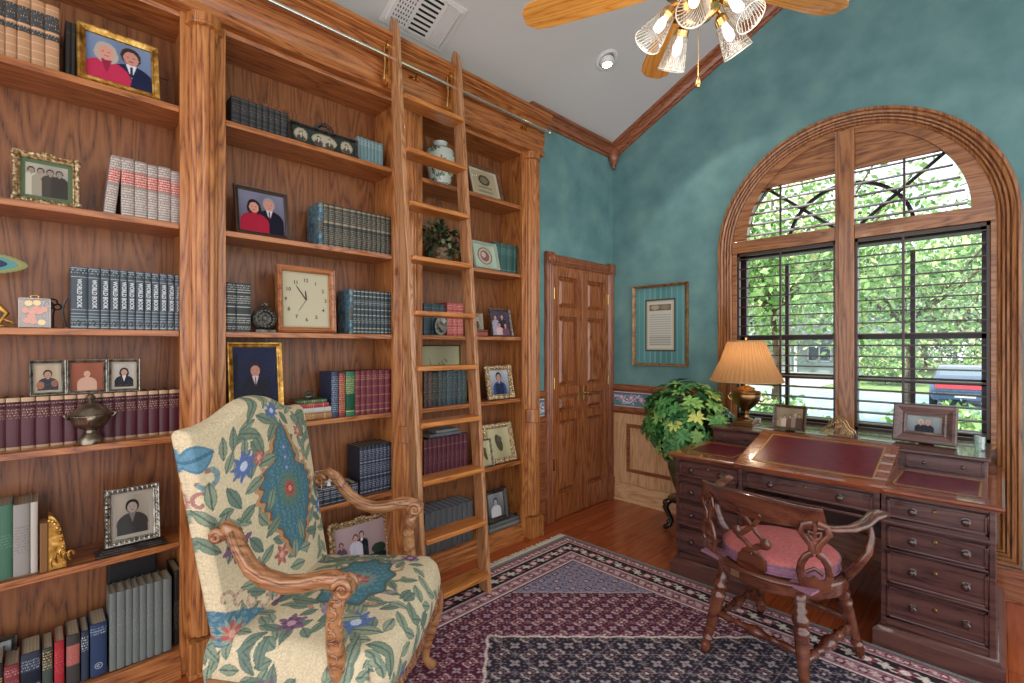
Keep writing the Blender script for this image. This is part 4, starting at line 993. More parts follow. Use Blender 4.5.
# arms traced along their own plane
arm_px = [(213, 533), (222, 529), (231, 537), (240, 554), (251, 569), (265.5, 579), (284.6, 585), (303.7, 584), (322, 580), (335, 579), (345, 583)]
tr = [trace(u, v, -.345) for u, v in arm_px]
post_px = [(342, 590), (336, 605), (334, 625), (335, 645), (338, 668)]
tp = [trace(u, v, -.345) for u, v in post_px]
xf, zf = tr[-1]
for sy in (-1, 1):
    yv = .345 * sy
    pts = [(x, yv - sy * .03 * max(0, 1 - i / 4), z - .0) for i, (x, z) in enumerate(tr)]
    b = MB(); b.tube(pts, [.014, .022, .024, .024, .026, .028, .028, .026, .025, .028, .028], 14, flat=.85, up=(0, 1, 0))
    # reeded grooves read as three raised beads
    for off in (-.018, 0, .018):
        b.tube([(x, y + off, z + (.021 if off == 0 else .016)) for x, y, z in pts[2:-1]], .0075, 6)
    a_ = b.build('arm', FRUIT, ac, smooth=True)
    for (x, z, R, s, yy) in ((tr[0][0] + .004, tr[0][1] - .016, .022, 1, pts[0][1]), (xf + .002, zf - .012, .03, -1, yv)):
        b = MB()
        for side in (-1, 1):
            b.tube([(x + s * R * (1 - t / 22) * cos(t * .55), yy + side * .022, z + R * (1 - t / 22) * sin(t * .55)) for t in range(20)], [.010 - .0003 * t for t in range(20)], 7)
        M = Matrix.Translation((x, yy, z)) @ Matrix.Rotation(pi / 2, 4, 'X'); b.lathe([(R * .9, -.022), (R, 0), (R * .9, .022)], 18, M=M)
        b.build('scroll', FRUIT, a_, smooth=True)
    b = MB()
    for t in range(5): b.tube([(xf - .015 - .012 * t, yv + .012 * (t % 2 * 2 - 1), zf + .022 - .002 * t), (xf - .035 - .012 * t, yv + .022 * (t % 2 * 2 - 1), zf + .026 - .003 * t), (xf - .05 - .012 * t, yv + .008 * (t % 2 * 2 - 1), zf + .02 - .003 * t)], .006, 5)
    b.build('acanthus_carving', FRUIT, a_, smooth=True)
    P = [(xf - .005, yv, zf - .02)] + [(x, yv, z) for x, z in tp] + [(tp[-1][0] + .012, yv * .97, .36)]
    P = [p for p in P if p[2] > .34]; 
    b = MB(); b.tube(P, [.022 + .008 * (i / (len(P) - 1)) for i in range(len(P))], 12, flat=.8, up=(0, 1, 0)); po_ = b.build('arm_post', FRUIT, ac, smooth=True)
    b = MB()
    for i in range(9):
        f = .12 + .8 * i / 9; k = f * (len(P) - 1); i0 = int(k); p = Vector(P[i0]).lerp(Vector(P[min(i0 + 1, len(P) - 1)]), k - i0); s = 1 if i % 2 else -1
        for side in (-1, 1):
            b.tube([(p.x + .012 * s * cos(a) , p.y + side * .021, p.z + .013 * sin(a)) for a in np.linspace(-2, 2.4, 8)], .0042, 5)
        b.tube([(p.x + .022, p.y + .012 * s * cos(a), p.z + .013 * sin(a)) for a in np.linspace(-2, 2.4, 8)], .0042, 5)
    b.build('leaf_carving', FRUIT, po_, smooth=True)

# ================================================================ jardiniere with plant
px0, py0 = .87, -.33
stn = thing('plant_stand', 'dark carved wooden stand with scrolled feet under the green vase', 'stand', (px0, py0, 0))
EB = mat('ebonised_wood', '#1d120e', .2, coat=.5)
b = MB(); b.lathe([(.10, .235), (.13, .24), (.135, .255), (.12, .265), (.0, .265)], 24); b.build('stand_top', EB, stn, smooth='auto')
for k in range(4):
    a = radians(20 + 90 * k); 
    b = MB(); b.tube([(r * cos(a), r * sin(a), z) for r, z in ((.09, .24), (.135, .215), (.15, .17), (.125, .12), (.105, .08), (.12, .04), (.15, .02), (.16, .012))], [.02, .026, .024, .02, .017, .018, .022, .012], 10)
    b.ball((.148 * cos(a), .148 * sin(a), .205), .024, 6); b.ball((.125 * cos(a), .125 * sin(a), .065), .02, 6); b.build('leg', EB, stn, smooth=True)
pp = thing('potted_plant', 'bushy green plant in a tall olive glazed vase beside the desk', 'plant', (px0, py0, .2655))
VG = noisy('olive_glaze', [(.3, '#39402a'), (.6, '#5a6040'), (.8, '#75734c')], 6, .15, coat=.5)
b = MB(); b.lathe([(.055, 0), (.065, .005), (.075, .04), (.11, .13), (.135, .22), (.138, .28), (.12, .33), (.10, .35), (.115, .37), (.105, .372), (.09, .35), (.09, .33)], 32); b.build('vase', VG, pp, smooth='auto')
b = MB(); b.lathe([(.091, .33), (0, .335)], 20); b.build('soil', mat('soil', '#2a1d14', .9), pp)
for a in (0.6, 3.7):
    b = MB(); M = Matrix.Rotation(a, 4, 'Z'); b.tube([tuple(M @ Vector(p)) for p in ((.11, 0, .34), (.15, 0, .335), (.155, 0, .30), (.135, 0, .27))], .011, 8); b.build('handle', mat('dark_handle', '#2c221a', .4), pp, smooth=True)
def leaf_geo(b, o, d, L_, W_, up, mi=0, droop=.25):
    d = d.normalized(); s = d.cross(up); s = s.normalized() if s.length > 1e-4 else Vector((1, 0, 0)); n = s.cross(d)
    a = o; m1 = o + d * L_ * .35 - n * L_ * .02; m2 = o + d * L_ * .7 - n * L_ * droop * .4; tip = o + d * L_ - n * L_ * droop
    vs = [a, m1 + s * W_ * .8 + n * W_ * .25, m1, m1 - s * W_ * .8 + n * W_ * .25, m2 + s * W_ * .85 + n * W_ * .2, m2, m2 - s * W_ * .85 + n * W_ * .2, tip]
    b.add(vs, [(0, 1, 2), (0, 2, 3), (1, 4, 5, 2), (2, 5, 6, 3), (4, 7, 5), (5, 7, 6)], mi)
LG = [mat('leaf_deep_green', '#2f6238', .35), mat('leaf_mid_green', '#4c8644', .35), mat('leaf_light_green', '#80ac58', .4), mat('leaf_lime', '#c0c868', .45)]
rp = random.Random(8); b = MB()
cpt = Vector((.0, 0, .57)); rad = Vector((.33, .27, .31))
for i in range(330):
    while True:
        q = Vector((rp.uniform(-1, 1), rp.uniform(-1, 1), rp.uniform(-1, 1)))
        if .35 < q.length < 1: break
    q = q.normalized() * (q.length ** .4)
    p = Vector((cpt.x + q.x * rad.x, cpt.y + q.y * rad.y, cpt.z + q.z * rad.z))
    if p.y + py0 > -.05: p.y = -.05 - py0 - rp.random() * .1
    if p.x + px0 > 1.10 and p.z + .2655 < .84: continue
    ax = (q + Vector((0, 0, .55))).normalized(); t1 = ax.orthogonal().normalized(); t2 = ax.cross(t1); m_ = rp.choices([0, 1, 2, 3], [2, 5, 5, 1.5 if q.x > 0 and q.z > 0 else .2])[0]
    for k in range(8):
        a = k * 2 * pi / 8 + rp.random() * .4; dd = t1 * cos(a) + t2 * sin(a) + ax * rp.uniform(.1, .5)
        if p.y + dd.y * .08 + py0 > -.01: continue
        leaf_geo(b, p, dd, rp.uniform(.05, .078), rp.uniform(.012, .017), ax, m_)
b.build('foliage', LG, pp, smooth=False, recalc=False)
b = MB()
for i in range(14):
    a = i * 2.4; b.tube([(.03 * cos(a), .03 * sin(a), .33), (.08 * cos(a), .08 * sin(a), .45), (.18 * cos(a), .16 * sin(a), .55 + .1 * (i % 3))], [.006, .005, .003], 5)
b.build('stems', mat('stem', '#4a5230', .6), pp)

# ================================================================ lamp
lp = at(742, 421, Z=.863); LX, LY = 1.305, -.35
lamp = thing('table_lamp', 'brass urn table lamp with pleated cream shade glowing on the desk', 'lamp', (LX, LY, .863))
k_ = pj_D = (LX - CX) * Fv[0] + (LY - CY) * Fv[1]; sc_ = k_ / FPX
b = MB(); b.box(-.075, .075, -.075, .075, 0, .012); b.box(-.062, .062, -.062, .062, .012, .03)
b.lathe([(.055, .03), (.05, .04), (.02, .05), (.015, .07), (.026, .078), (.018, .09), (.022, .1), (.05, .125), (.082, .165), (.092, .2), (.088, .212), (.094, .22), (.09, .23), (.05, .235)], 28); b.build('urn_body', [ANTB], lamp, smooth='auto', bevel=.002)
b = MB()
for s in (-1, 1): b.tube([(s * .085, 0, .215), (s * .115, 0, .205), (s * .12, 0, .185), (s * .105, 0, .165), (s * .08, 0, .17)], .006, 7)
b.build('handle', BRASS, lamp, smooth=True)
b = MB(); b.lathe([(.06, .235), (.055, .25), (.03, .262), (.014, .268), (.012, .3), (.02, .31), (.0, .315)], 24); b.build('neck', BRASS, lamp, smooth='auto')
PLE = bpy.data.materials.new('pleated_silk'); PLE.use_nodes = True; N = PLE.node_tree.nodes; Lk = PLE.node_tree.links; N.clear()
o_ = N.new('ShaderNodeOutputMaterial'); d_ = N.new('ShaderNodeBsdfDiffuse'); t_ = N.new('ShaderNodeBsdfTranslucent'); x_ = N.new('ShaderNodeMixShader')
d_.inputs['Color'].default_value = (*srgb('#b98f62'), 1); t_.inputs['Color'].default_value = (*srgb('#c09468'), 1); x_.inputs[0].default_value = .5
Lk.new(d_.outputs[0], x_.inputs[1]); Lk.new(t_.outputs[0], x_.inputs[2]); Lk.new(x_.outputs[0], o_.inputs['Surface'])
b = MB(); n = 180; vs = []
zb, zt_, rb, rt = .295, .572, .228, .112
for j, (r, z) in enumerate([(rb, zb), (rb * .985 + rt * .015, zb + .006), (rb * .5 + rt * .5 - .008, (zb + zt_) / 2), (rt, zt_)]):
    for q in range(n):
        aa = 2 * pi * q / n; rr = r + (.0045 if q % 4 < 2 else -.0015); vs.append((rr * cos(aa), rr * sin(aa), z))
b.add(vs, [(i * n + q, i * n + (q + 1) % n, (i + 1) * n + (q + 1) % n, (i + 1) * n + q) for i in range(3) for q in range(n)]); sh = b.build('lamp_shade', PLE, lamp)
b = MB()
for r, z in ((rb + .003, zb + .003), (rt + .003, zt_ - .003)): b.tube([(r * cos(2 * pi * q / 60), r * sin(2 * pi * q / 60), z) for q in range(61)], .005, 6, cap=False)
b.build('shade_trim', mat('shade_trim', '#b08a60', .7), sh, smooth=True)
b = MB(); b.tube([(0, 0, .31), (0, 0, .585)], .003, 6); b.ball((0, 0, .59), .01, 6); b.lathe([(.01, .335), (.028, .37), (.03, .4), (0, .43)], 14); b.build('harp_and_finial', BRASS, lamp, smooth=True)
pl = bpy.data.lights.new('table_lamp_bulb', 'POINT'); pl.energy = 1.0; pl.color = (1, .80, .56); pl.shadow_soft_size = .04
po = bpy.data.objects.new('table_lamp_bulb', pl); COL.objects.link(po); po.parent = lamp; po.location = (0, 0, .45)
# ================================================================ books
def letter(name, base, ink, dens=.5, rough=.5, metal=.3):
    """spine cloth or leather with lines of stamped lettering too small to read"""
    if name in MATS: return MATS[name]
    m = mat(name, base, rough); N, L, p = nodes(m)
    tc = N.new('ShaderNodeTexCoord'); mp = N.new('ShaderNodeMapping'); mp.inputs['Scale'].default_value = (1, 330, 90)
    n = N.new('ShaderNodeTexNoise'); n.inputs['Scale'].default_value = 1; n.inputs['Detail'].default_value = 1
    L.new(tc.outputs['Object'], mp.inputs['Vector']); L.new(mp.outputs['Vector'], n.inputs['Vector'])
    sx = N.new('ShaderNodeSeparateXYZ'); L.new(tc.outputs['Object'], sx.inputs[0])
    s = N.new('ShaderNodeMath'); s.operation = 'MULTIPLY'; s.inputs[1].default_value = 620; L.new(sx.outputs[2], s.inputs[0])
    si = N.new('ShaderNodeMath'); si.operation = 'SINE'; L.new(s.outputs[0], si.inputs[0])
    g1 = N.new('ShaderNodeMath'); g1.operation = 'GREATER_THAN'; g1.inputs[1].default_value = -.1; L.new(si.outputs[0], g1.inputs[0])
    g2 = N.new('ShaderNodeMath'); g2.operation = 'GREATER_THAN'; g2.inputs[1].default_value = 1 - dens; L.new(n.outputs['Fac'], g2.inputs[0])
    mu = N.new('ShaderNodeMath'); mu.operation = 'MULTIPLY'; L.new(g1.outputs[0], mu.inputs[0]); L.new(g2.outputs[0], mu.inputs[1])
    mx = N.new('ShaderNodeMix'); mx.data_type = 'RGBA'; mx.inputs[6].default_value = (*srgb(base), 1); mx.inputs[7].default_value = (*srgb(ink), 1)
    L.new(mu.outputs[0], mx.inputs[0]); L.new(mx.outputs[2], p.inputs['Base Color']); return m
PAGES = noisy('page_edges', [(.3, '#8f7f64'), (.7, '#b8a888')], 3, .9, stretch=(1, 160, 1))
PAGEG = noisy('dull_page_edges', [(.3, '#6b6252'), (.7, '#8d8470')], 3, .9, stretch=(1, 160, 1))
BCACHE = {}
def book_meshes(w, h, d, st):
    key = (round(w, 4), round(h, 3), round(d, 3), st['id'])
    if key in BCACHE: return BCACHE[key]
    b = MB(); t = .0025; n = 8
    b.box(-d, -.003, -w / 2, -w / 2 + t, 0, h); b.box(-d, -.003, w / 2 - t, w / 2, 0, h)
    def sec(z0, z1, slot, off=0):
        vs = []; R = w / 2 + off
        for z in (z0, z1):
            for k in range(n + 1):
                a = -pi / 2 + pi * k / n; vs.append((-.004 + min(.006, w * .22) * cos(a) + off, R * sin(a), z))
            vs.append((-.007, w / 2 - t, z)); vs.append((-.007, -w / 2 + t, z))
        m = n + 3
        b.add(vs, [tuple(range(m))[::-1], tuple(range(m, 2 * m))] + [(k, (k + 1) % m, m + (k + 1) % m, m + k) for k in range(m)], slot)
    pos = 0
    for f0, f1, slot in st['bands']:
        if f0 > pos: sec(pos * h, f0 * h, 0)
        sec(f0 * h, f1 * h, slot, .0009 if slot in (4,) else .0002); pos = f1
    if pos < 1: sec(pos * h, h, 0)
    o = b.build('book', st['mats'], smooth=False); me = o.data; bpy.data.objects.remove(o)
    b = MB(); b.box(-d + .004, -.006, -w / 2 + t, w / 2 - t, .004, h - .004); o = b.build('page_block', st.get('pages', PAGES)); pm = o.data; bpy.data.objects.remove(o)
    BCACHE[key] = (me, pm); return BCACHE[key]
def style(id_, base, bands, ink='#c8a860', lab='#8a2020', lab2='#101010', rough=.45, pages=None, dens=.5):
    """slots: 0 cover, 1 gilt line, 2 lettered cover, 3 lettered label, 4 raised band, 5 second label"""
    c = mat('cover_' + id_, base, rough)
    return dict(id=id_, mats=[c, mat('gilt_line_' + id_, ink, .4, .3), letter('lettering_' + id_, base, ink, dens), letter('label_' + id_, lab, ink, dens), c, letter('label2_' + id_, lab2, ink, dens)], bands=bands, pages=pages or PAGES)
def add_book(x, y, z, w, h, d, st, label, group=None, tilt=0, title=None, flat=False, yaw=0):
    me, pm = book_meshes(w, h, d, st)
    o = bpy.data.objects.new('book', me); COL.objects.link(o)
    p = bpy.data.objects.new('page_block', pm); COL.objects.link(p); p.parent = o
    if title is not None:
        q = bpy.data.objects.new('spine_title', title); COL.objects.link(q); q.parent = o; q['label'] = 'silver lettering down the spine'
    if flat: o.matrix_world = Matrix.Translation((x, y, z + w / 2)) @ Matrix.Rotation(yaw, 4, 'Z') @ Matrix.Translation((0, -h / 2, 0)) @ Matrix.Rotation(-pi / 2, 4, 'X')
    elif tilt: o.matrix_world = Matrix.Translation((x, y, z)) @ Matrix.Translation((0, -w / 2 if tilt < 0 else w / 2, 0)) @ Matrix.Rotation(tilt, 4, 'X') @ Matrix.Translation((0, w / 2 if tilt < 0 else -w / 2, 0))
    else: o.location = (x, y, z)
    return tag(o, label, 'book', group)
def span(us, X, z, vtop, bay, um=None):
    ys = [at(u, 346, X=X)[1] for u in us]; lo, hi = BY[bay][0] - INS, BY[bay][1] + INS
    ys = [min(max(y, lo + .002), hi - .003) for y in ys]
    u_ = us[0] if um is None else um
    return ys, at(u_, vtop, X=X)[2] - z
def book_set(us, X, z, vtop, bay, st, desc, group, d=.15, title=None, um=None, n=None, jit=.0, tail='', h=None):
    ys, hh = span(us, X, z, vtop, bay, um); h = h or hh
    if n: ys = [ys[0] + (ys[-1] - ys[0]) * i / n for i in range(n + 1)]
    N_ = len(ys) - 1; wmean = (ys[-1] - ys[0]) / N_
    for i in range(N_):
        w = ys[i + 1] - ys[i] - .0012
        add_book(X + random.uniform(-jit, jit), (ys[i] + ys[i + 1]) / 2, z + .0005, w, h, d, st, '%s from the left in the %s' % (ORD[i], desc), group, title=title)
def mk_title(text, size, length, col):
    cu = bpy.data.curves.new('spine_title', 'FONT'); cu.body = text; cu.size = size; cu.align_x = 'CENTER'; cu.align_y = 'CENTER'; cu.resolution_u = 2; cu.offset = size * .02
    o = bpy.data.objects.new('spine_title', cu); COL.objects.link(o); bpy.context.view_layer.update()
    me = bpy.data.meshes.new_from_object(o.evaluated_get(bpy.context.evaluated_depsgraph_get())); bpy.data.objects.remove(o)
    xs = [v.co.x for v in me.vertices]; wd = max(xs) - min(xs)
    return me, wd
# shelf by shelf ------------------------------------------------- bay one
# 1 tan law books
lawb = style('tan_law', '#b08560', [(.03, .045, 1), (.12, .13, 1), (.24, .25, 1), (.36, .37, 1), (.47, .55, 5), (.57, .585, 1), (.60, .84, 5), (.92, .93, 1)], ink='#d8b088', lab2='#33383a', dens=.36)
book_set([-12, 5, 17, 31, 45, 59.5], .035, SZ[0], 8, 0, lawb, 'tan leather law set top left', 'tan law books on the top left shelf', um=58)
dk1 = style('dark_plain', '#241e1c', [(.8, .82, 1)], ink='#4c4438')
book_set([65, 71, 76.5], .0, SZ[0], 22, 0, dk1, 'two dark books behind the top gold frame', 'dark books on the top left shelf', um=70)
# 2 books with red labels
redl = style('grey_red_label', '#8d8078', [(.04, .06, 1), (.08, .50, 2), (.55, .78, 3), (.80, .97, 2)], ink='#c4bab0', lab='#b83a28', dens=.55)
ys, h = span([121, 134.5, 147.5, 158, 171, 182], .035, SZ[1], 157, 0)
for i in range(5): add_book(.035, (ys[i] + ys[i + 1]) / 2, SZ[1] + .0005, ys[i + 1] - ys[i] - .0015, h * (1, .985, .97, .98, .95)[i], .15, redl, '%s upright book from the left in the grey set with red labels' % ORD[i], 'grey books with red labels')
y_ = at(108, 210, X=.035)[1]; add_book(.035, y_ + .004, SZ[1] + .003, .036, h, .15, redl, 'grey book with red label leaning at the left of its row', 'grey books with red labels', tilt=-.10)
# 3 encyclopedia
wb = style('navy_encyclopedia', '#2c3842', [(.02, .04, 1), (.05, .14, 5), (.15, .16, 1), (.19, .20, 1), (.24, .25, 1), (.30, .31, 1), (.83, .84, 1), (.87, .96, 5), (.97, .98, 1)], ink='#8f9ba0', lab2='#26323a', rough=.3)
ub = [70.3, 87.9, 100.5, 110, 120, 127.7, 135.6, 144.7, 151.7, 159.6, 167.8, 174.9, 182.2]
ys, h = span(ub, .035, SZ[2], 266, 0)
tm, tw = mk_title('WORLD BOOK', .02, 0, None); tm.materials.clear(); tm.materials.append(mat('silver_lettering', '#c9ced0', .4, .2))
sclx = h * .47 / tw
tm.transform(Matrix.Translation((.0035, 0, h * .57)) @ Matrix(((0, 0, 1, 0), (0, 1, 0, 0), (-1, 0, 0, 0), (0, 0, 0, 1))) @ Matrix.Diagonal((sclx, 1.0, 1, 1)))
for i in range(12): add_book(.035, (ys[i] + ys[i + 1]) / 2, SZ[2] + .0005, ys[i + 1] - ys[i] - .0015, h, .16, wb, '%s volume from the left in the navy encyclopedia row' % ORD[i], 'navy encyclopedia volumes', title=tm)
# 4 maroon set
mar = style('maroon_set', '#4c1624', [(.0, .05, 1), (.92, 1, 1), (.60, .80, 2), (.84, .88, 2)], ink='#b09070', dens=.45, rough=.4)
book_set([-12, 5.3, 20.5, 35.6, 50, 64, 77, 91, 102, 114, 125.4, 137, 148.3, 159, 169, 182], -.01, SZ[3], 391, 0, mar, 'long maroon row behind the silver tureen', 'maroon volumes behind the tureen', um=150, d=.13)
# 5
g1 = style('green_cloth', '#3c6a54', [(.4, .6, 2)], ink='#59856d'); g2 = style('grey_cloth', '#8f8c86', [(.3, .7, 2)], ink='#7a7772'); g3 = style('white_cloth', '#b8b2a6', [], ink='#8a8270')
for us, vt, st, lb in (([-6, 12.5], 507, g1, 'green cloth book at the left end of the second lowest shelf'), ([12.7, 30], 506, g2, 'wide grey book beside the green one, second lowest shelf'), ([30.3, 38], 503, g3, 'slim white book next to the gilded bookend')):
    ys, h = span(us, .03, SZ[4], vt, 0); add_book(.03, (ys[0] + ys[1]) / 2, SZ[4] + .0005, ys[1] - ys[0] - .001, h, .16, st, lb)
# 6 bottom shelf, mixed
BZ = .11
mix = [([-8, 3], 663, style('dark_grey_thin', '#2c2a2a', [(.5, .7, 2)]), 'thin dark book at the left end of the bottom shelf'),
       ([3.5, 19.5], 663, style('dark_red_cloth', '#7c2f34', [(.5, .62, 2), (.72, .9, 2)], ink='#b8968c'), 'dull red book with silver title on the bottom shelf'),
       ([20.5, 40.5], 650, style('navy_wide', '#283444', [(.62, .86, 2), (.3, .35, 2)], ink='#8a94a0'), 'wide navy book on the bottom shelf beside the dull red one'),
       ([42, 53], 647, style('green_black_bands', '#3c4a42', [(.55, .7, 2), (.72, .95, 3)], ink='#bca878', lab='#2a2a26'), 'green book with black and gold bands on the bottom shelf'),
       ([54, 64.5], 640, style('bright_red', '#a42430', [(.35, .85, 2)], ink='#c05050'), 'narrow bright red book on the bottom shelf'),
       ([66, 80], 633, style('charcoal_salmon', '#3a3836', [(.40, .80, 3)], lab='#a65a50', ink='#b87468'), 'charcoal book with a salmon panel on its spine'),
       ([81, 89], 630, style('slim_navy', '#26364a', [(.60, .88, 2)], ink='#b8c0c4'), 'slim navy book with white lines between charcoal and blue books'),
       ([90, 107], 621, style('blue_cloth', '#223a5c', [(.78, .92, 2)], ink='#9aa8b4'), 'broad blue book with a round emblem low on its spine')]
for us, vt, st, lb in mix:
    ys, h = span(us, .045, BZ, vt, 0, um=us[1]); bk = add_book(.045, (ys[0] + ys[1]) / 2, BZ + .0005, ys[1] - ys[0] - .0015, h, .15, st, lb)
b = MB(); b.tube([(.0035, .011 * cos(a), .04 + .011 * sin(a)) for a in np.linspace(0, 2 * pi, 17)], .0011, 4, cap=False)
b.tube([(.0035, .005 * cos(a), .04 + .004 * sin(a)) for a in np.linspace(.6, 5.4, 9)], .0014, 4); b.build('round_emblem', mat('emblem_white', '#b8c4cc', .5), bk)
grs = style('grey_set', '#6e7672', [(.3, .75, 2), (.0, .0, 0)][:1], ink='#8a928c', dens=.4)
book_set([109.4, 116.5, 125.5, 132.6, 139.5, 146.7, 154.4, 162.9, 171.9], .05, BZ, 594, 0, grs, 'tall grey set on the bottom left shelf', 'grey volumes on the bottom left shelf', um=112, d=.12)
alb = style('black_album', '#1c1614', [(.2, .6, 2)], ink='#6a5c4c')
ys, h = span([173, 182], .02, BZ, 572, 0, um=173); ymid = (ys[0] + ys[1]) / 2
add_book(.02, ymid + .0, BZ + .0005, (ys[1] - ys[0]) - .004, h, .16, alb, 'tall black album squeezed at the right end of the bottom left shelf')
# black slipcase standing behind the grey set
y0_, y1_ = at(107.5, 560, X=-.075)[1] , at(157, 560, X=-.075)[1]
sc = thing('slipcase', 'black storage case with silver studs standing behind the tall grey set', 'box', (-.115, (y0_ + y1_) / 2, BZ + .0005)); hh = .40
b = MB(); wq = (y1_ - y0_) / 2 - .002; b.box(-.04, .035, -wq, wq, 0, hh); b.build('case', BLACK, sc, bevel=.004)
b = MB()
for k in range(5): b.ball((.036, -wq * .7 + k * wq * .35, hh - .02), .004, 4)
b.build('studs', CHROME, sc)
# dark framed panel at far left of bottom shelf
# ------------------------------------------------- bay two
nav = style('black_gilt_ribs', '#22262c', [(.06, .08, 1), (.2, .215, 1), (.36, .375, 1), (.52, .535, 1), (.58, .72, 2), (.76, .775, 1), (.93, .95, 1)], ink='#6d6452')
book_set([231, 240.6, 249.4, 256.7, 263, 269.2, 275.4, 281, 288.5], .02, SZ[0], 97, 1, nav, 'black ribbed row, top shelf middle bay', 'black ribbed volumes on the top middle shelf', um=236, d=.14)
pal = style('pale_blue_set', '#6d8c8e', [(.1, .12, 1), (.7, .9, 2)], ink='#a3b4ae')
book_set([357.4, 361, 364.5, 368, 371.5, 375, 378.5, 383.5], .02, SZ[0], 137, 1, pal, 'pale blue row, top shelf middle bay', 'pale blue books on the top middle shelf', um=360)
cls = style('classics_set', '#2a302e', [(.03, .05, 1), (.08, .42, 2), (.45, .46, 1), (.55, .60, 1), (.62, .90, 2), (.93, .97, 1)], ink='#8d836a', dens=.5)
mb = style('blue_marble', '#2a3036', [(.03, .05, 1), (.3, .6, 2), (.9, .95, 1)], ink='#8a8468')
mb['mats'][0] = noisy('blue_marbled_paper', [(.35, '#2c4c5c'), (.5, '#41697a'), (.56, '#7d989a'), (.6, '#4a7080')], 45, .4, detail=6)
mb2 = dict(mb); mb2['id'] = 'blue_marble2'
ys, h = span([318.5, 323.7, 329, 335.2, 343, 350.5, 357.4, 362.4, 367.4, 372.4, 377, 381.4, 386.5, 392.5], .03, SZ[1], 202, 1)
for i in range(13): add_book(.03, (ys[i] + ys[i + 1]) / 2, SZ[1] + .0005, ys[i + 1] - ys[i] - .0012, h, .15, mb if i == 0 else cls, '%s book from the left in the black and gold classics row' % ORD[i], 'black and gold classics')
cls2 = style('classics_set_two', '#2c3a40', [(.04, .06, 1), (.12, .14, 1), (.25, .36, 2), (.42, .44, 1), (.55, .57, 1), (.64, .78, 2), (.85, .87, 1), (.95, .97, 1)], ink='#98a096', dens=.5)
ub = [349.5 + (393 - 349.5) * i / 11 for i in range(12)]; ys, h = span(ub, .03, SZ[2], 289, 1)
for i in range(11): add_book(.03, (ys[i] + ys[i + 1]) / 2, SZ[2] + .0005, ys[i + 1] - ys[i] - .0012, h, .14, mb2 if i == 0 else cls2, '%s book from the left in the slate row right of the square clock' % ORD[i], 'slate volumes beside the square clock')
two = style('black_silver_ornament', '#20282a', [(.05, .12, 2), (.16, .3, 2), (.34, .36, 1), (.5, .52, 1), (.56, .75, 2), (.8, .82, 1), (.85, .97, 2)], ink='#9a9c92', dens=.55)
book_set([226, 236.6, 251], .035, SZ[2], 282, 1, two, 'black and silver pair left of the small dark clock', 'black and silver pair')
# shelf 4: stack and row
stk_ = [('brown_tome', '#8f6238', 0, .035, .235, 287.5, 331.5, 'thick tan book at the bottom of the flat pile'), ('white_tome', '#b4b2ac', 0, .026, .235, 287.5, 331, 'white book second from the bottom of the flat pile'), ('red_tome', '#963038', 0, .022, .2, 292.5, 329, 'red book second from the top of the flat pile'), ('green_tome', '#37603a', 0, .017, .15, 300, 327, 'small green book at the top of the flat pile')]
zc = SZ[3] + .0005; XS = .05
for id_, col, _, th, ln, ua, ub_, lb in stk_:
    ya, yb = at(ua, 400, X=XS)[1], at(ub_, 400, X=XS)[1]; st = style(id_, col, [(.15, .17, 1), (.4, .6, 2), (.83, .85, 1)], ink='#c0a468')
    add_book(XS, (ya + yb) / 2, zc, th, yb - ya, .14, st, lb, 'flat pile of books', flat=True); zc += th + .001
pile_top = zc; pile_y = (at(300, 400, X=XS)[1] + at(327, 400, X=XS)[1]) / 2
upr = [([331.5, 338.6], 372, style('navy_law', '#24304c', [(.1, .9, 2)], ink='#8c98a8')), ([339, 345.6], 373, style('crimson_gold', '#7c2430', [(.1, .95, 2)], ink='#c89858')), ([346, 355], 372, style('green_gold', '#1c6a48', [(.5, .9, 2), (.1, .12, 1)], ink='#b8a860'))]
for (us, vt, st), lb in zip(upr, ('navy book standing against the flat pile', 'crimson and gold book between the navy and green ones', 'green book with gold title left of six maroon volumes')):
    ys, h = span(us, .045, SZ[3], vt, 1); add_book(.045, (ys[0] + ys[1]) / 2, SZ[3] + .0005, ys[1] - ys[0] - .001, h, .15, st, lb)
sixm = style('six_maroon', '#641c2c', [(.08, .1, 1), (.2, .25, 2), (.4, .45, 2), (.6, .65, 2), (.78, .9, 2)], ink='#a87858')
book_set([355.3, 361, 366.5, 372.5, 379, 385.3, 391.5], .045, SZ[3], 370, 1, sixm, 'six ribbed maroon books, middle bay', 'six maroon books', um=380)
# shelf 5
low = style('low_navy', '#20262e', [(.08, .12, 1), (.3, .5, 2), (.6, .8, 2), (.88, .92, 1)], ink='#8c93a0', dens=.55)
tall = style('tall_navy', '#1f2836', [(.05, .07, 1), (.12, .3, 2), (.36, .38, 1), (.42, .62, 2), (.66, .68, 1), (.72, .92, 2)], ink='#8c93a8', dens=.5)
book_set([310, 317, 324, 331, 338, 345, 352, 358.5], .05, SZ[4], 487, 1, low, 'low navy row under the glass cube', 'low navy books', um=335, d=.14)
book_set([360, 394], .03, SZ[4], 447, 1, tall, 'tall navy row beside the low one', 'tall navy books', n=8, um=362, d=.15)
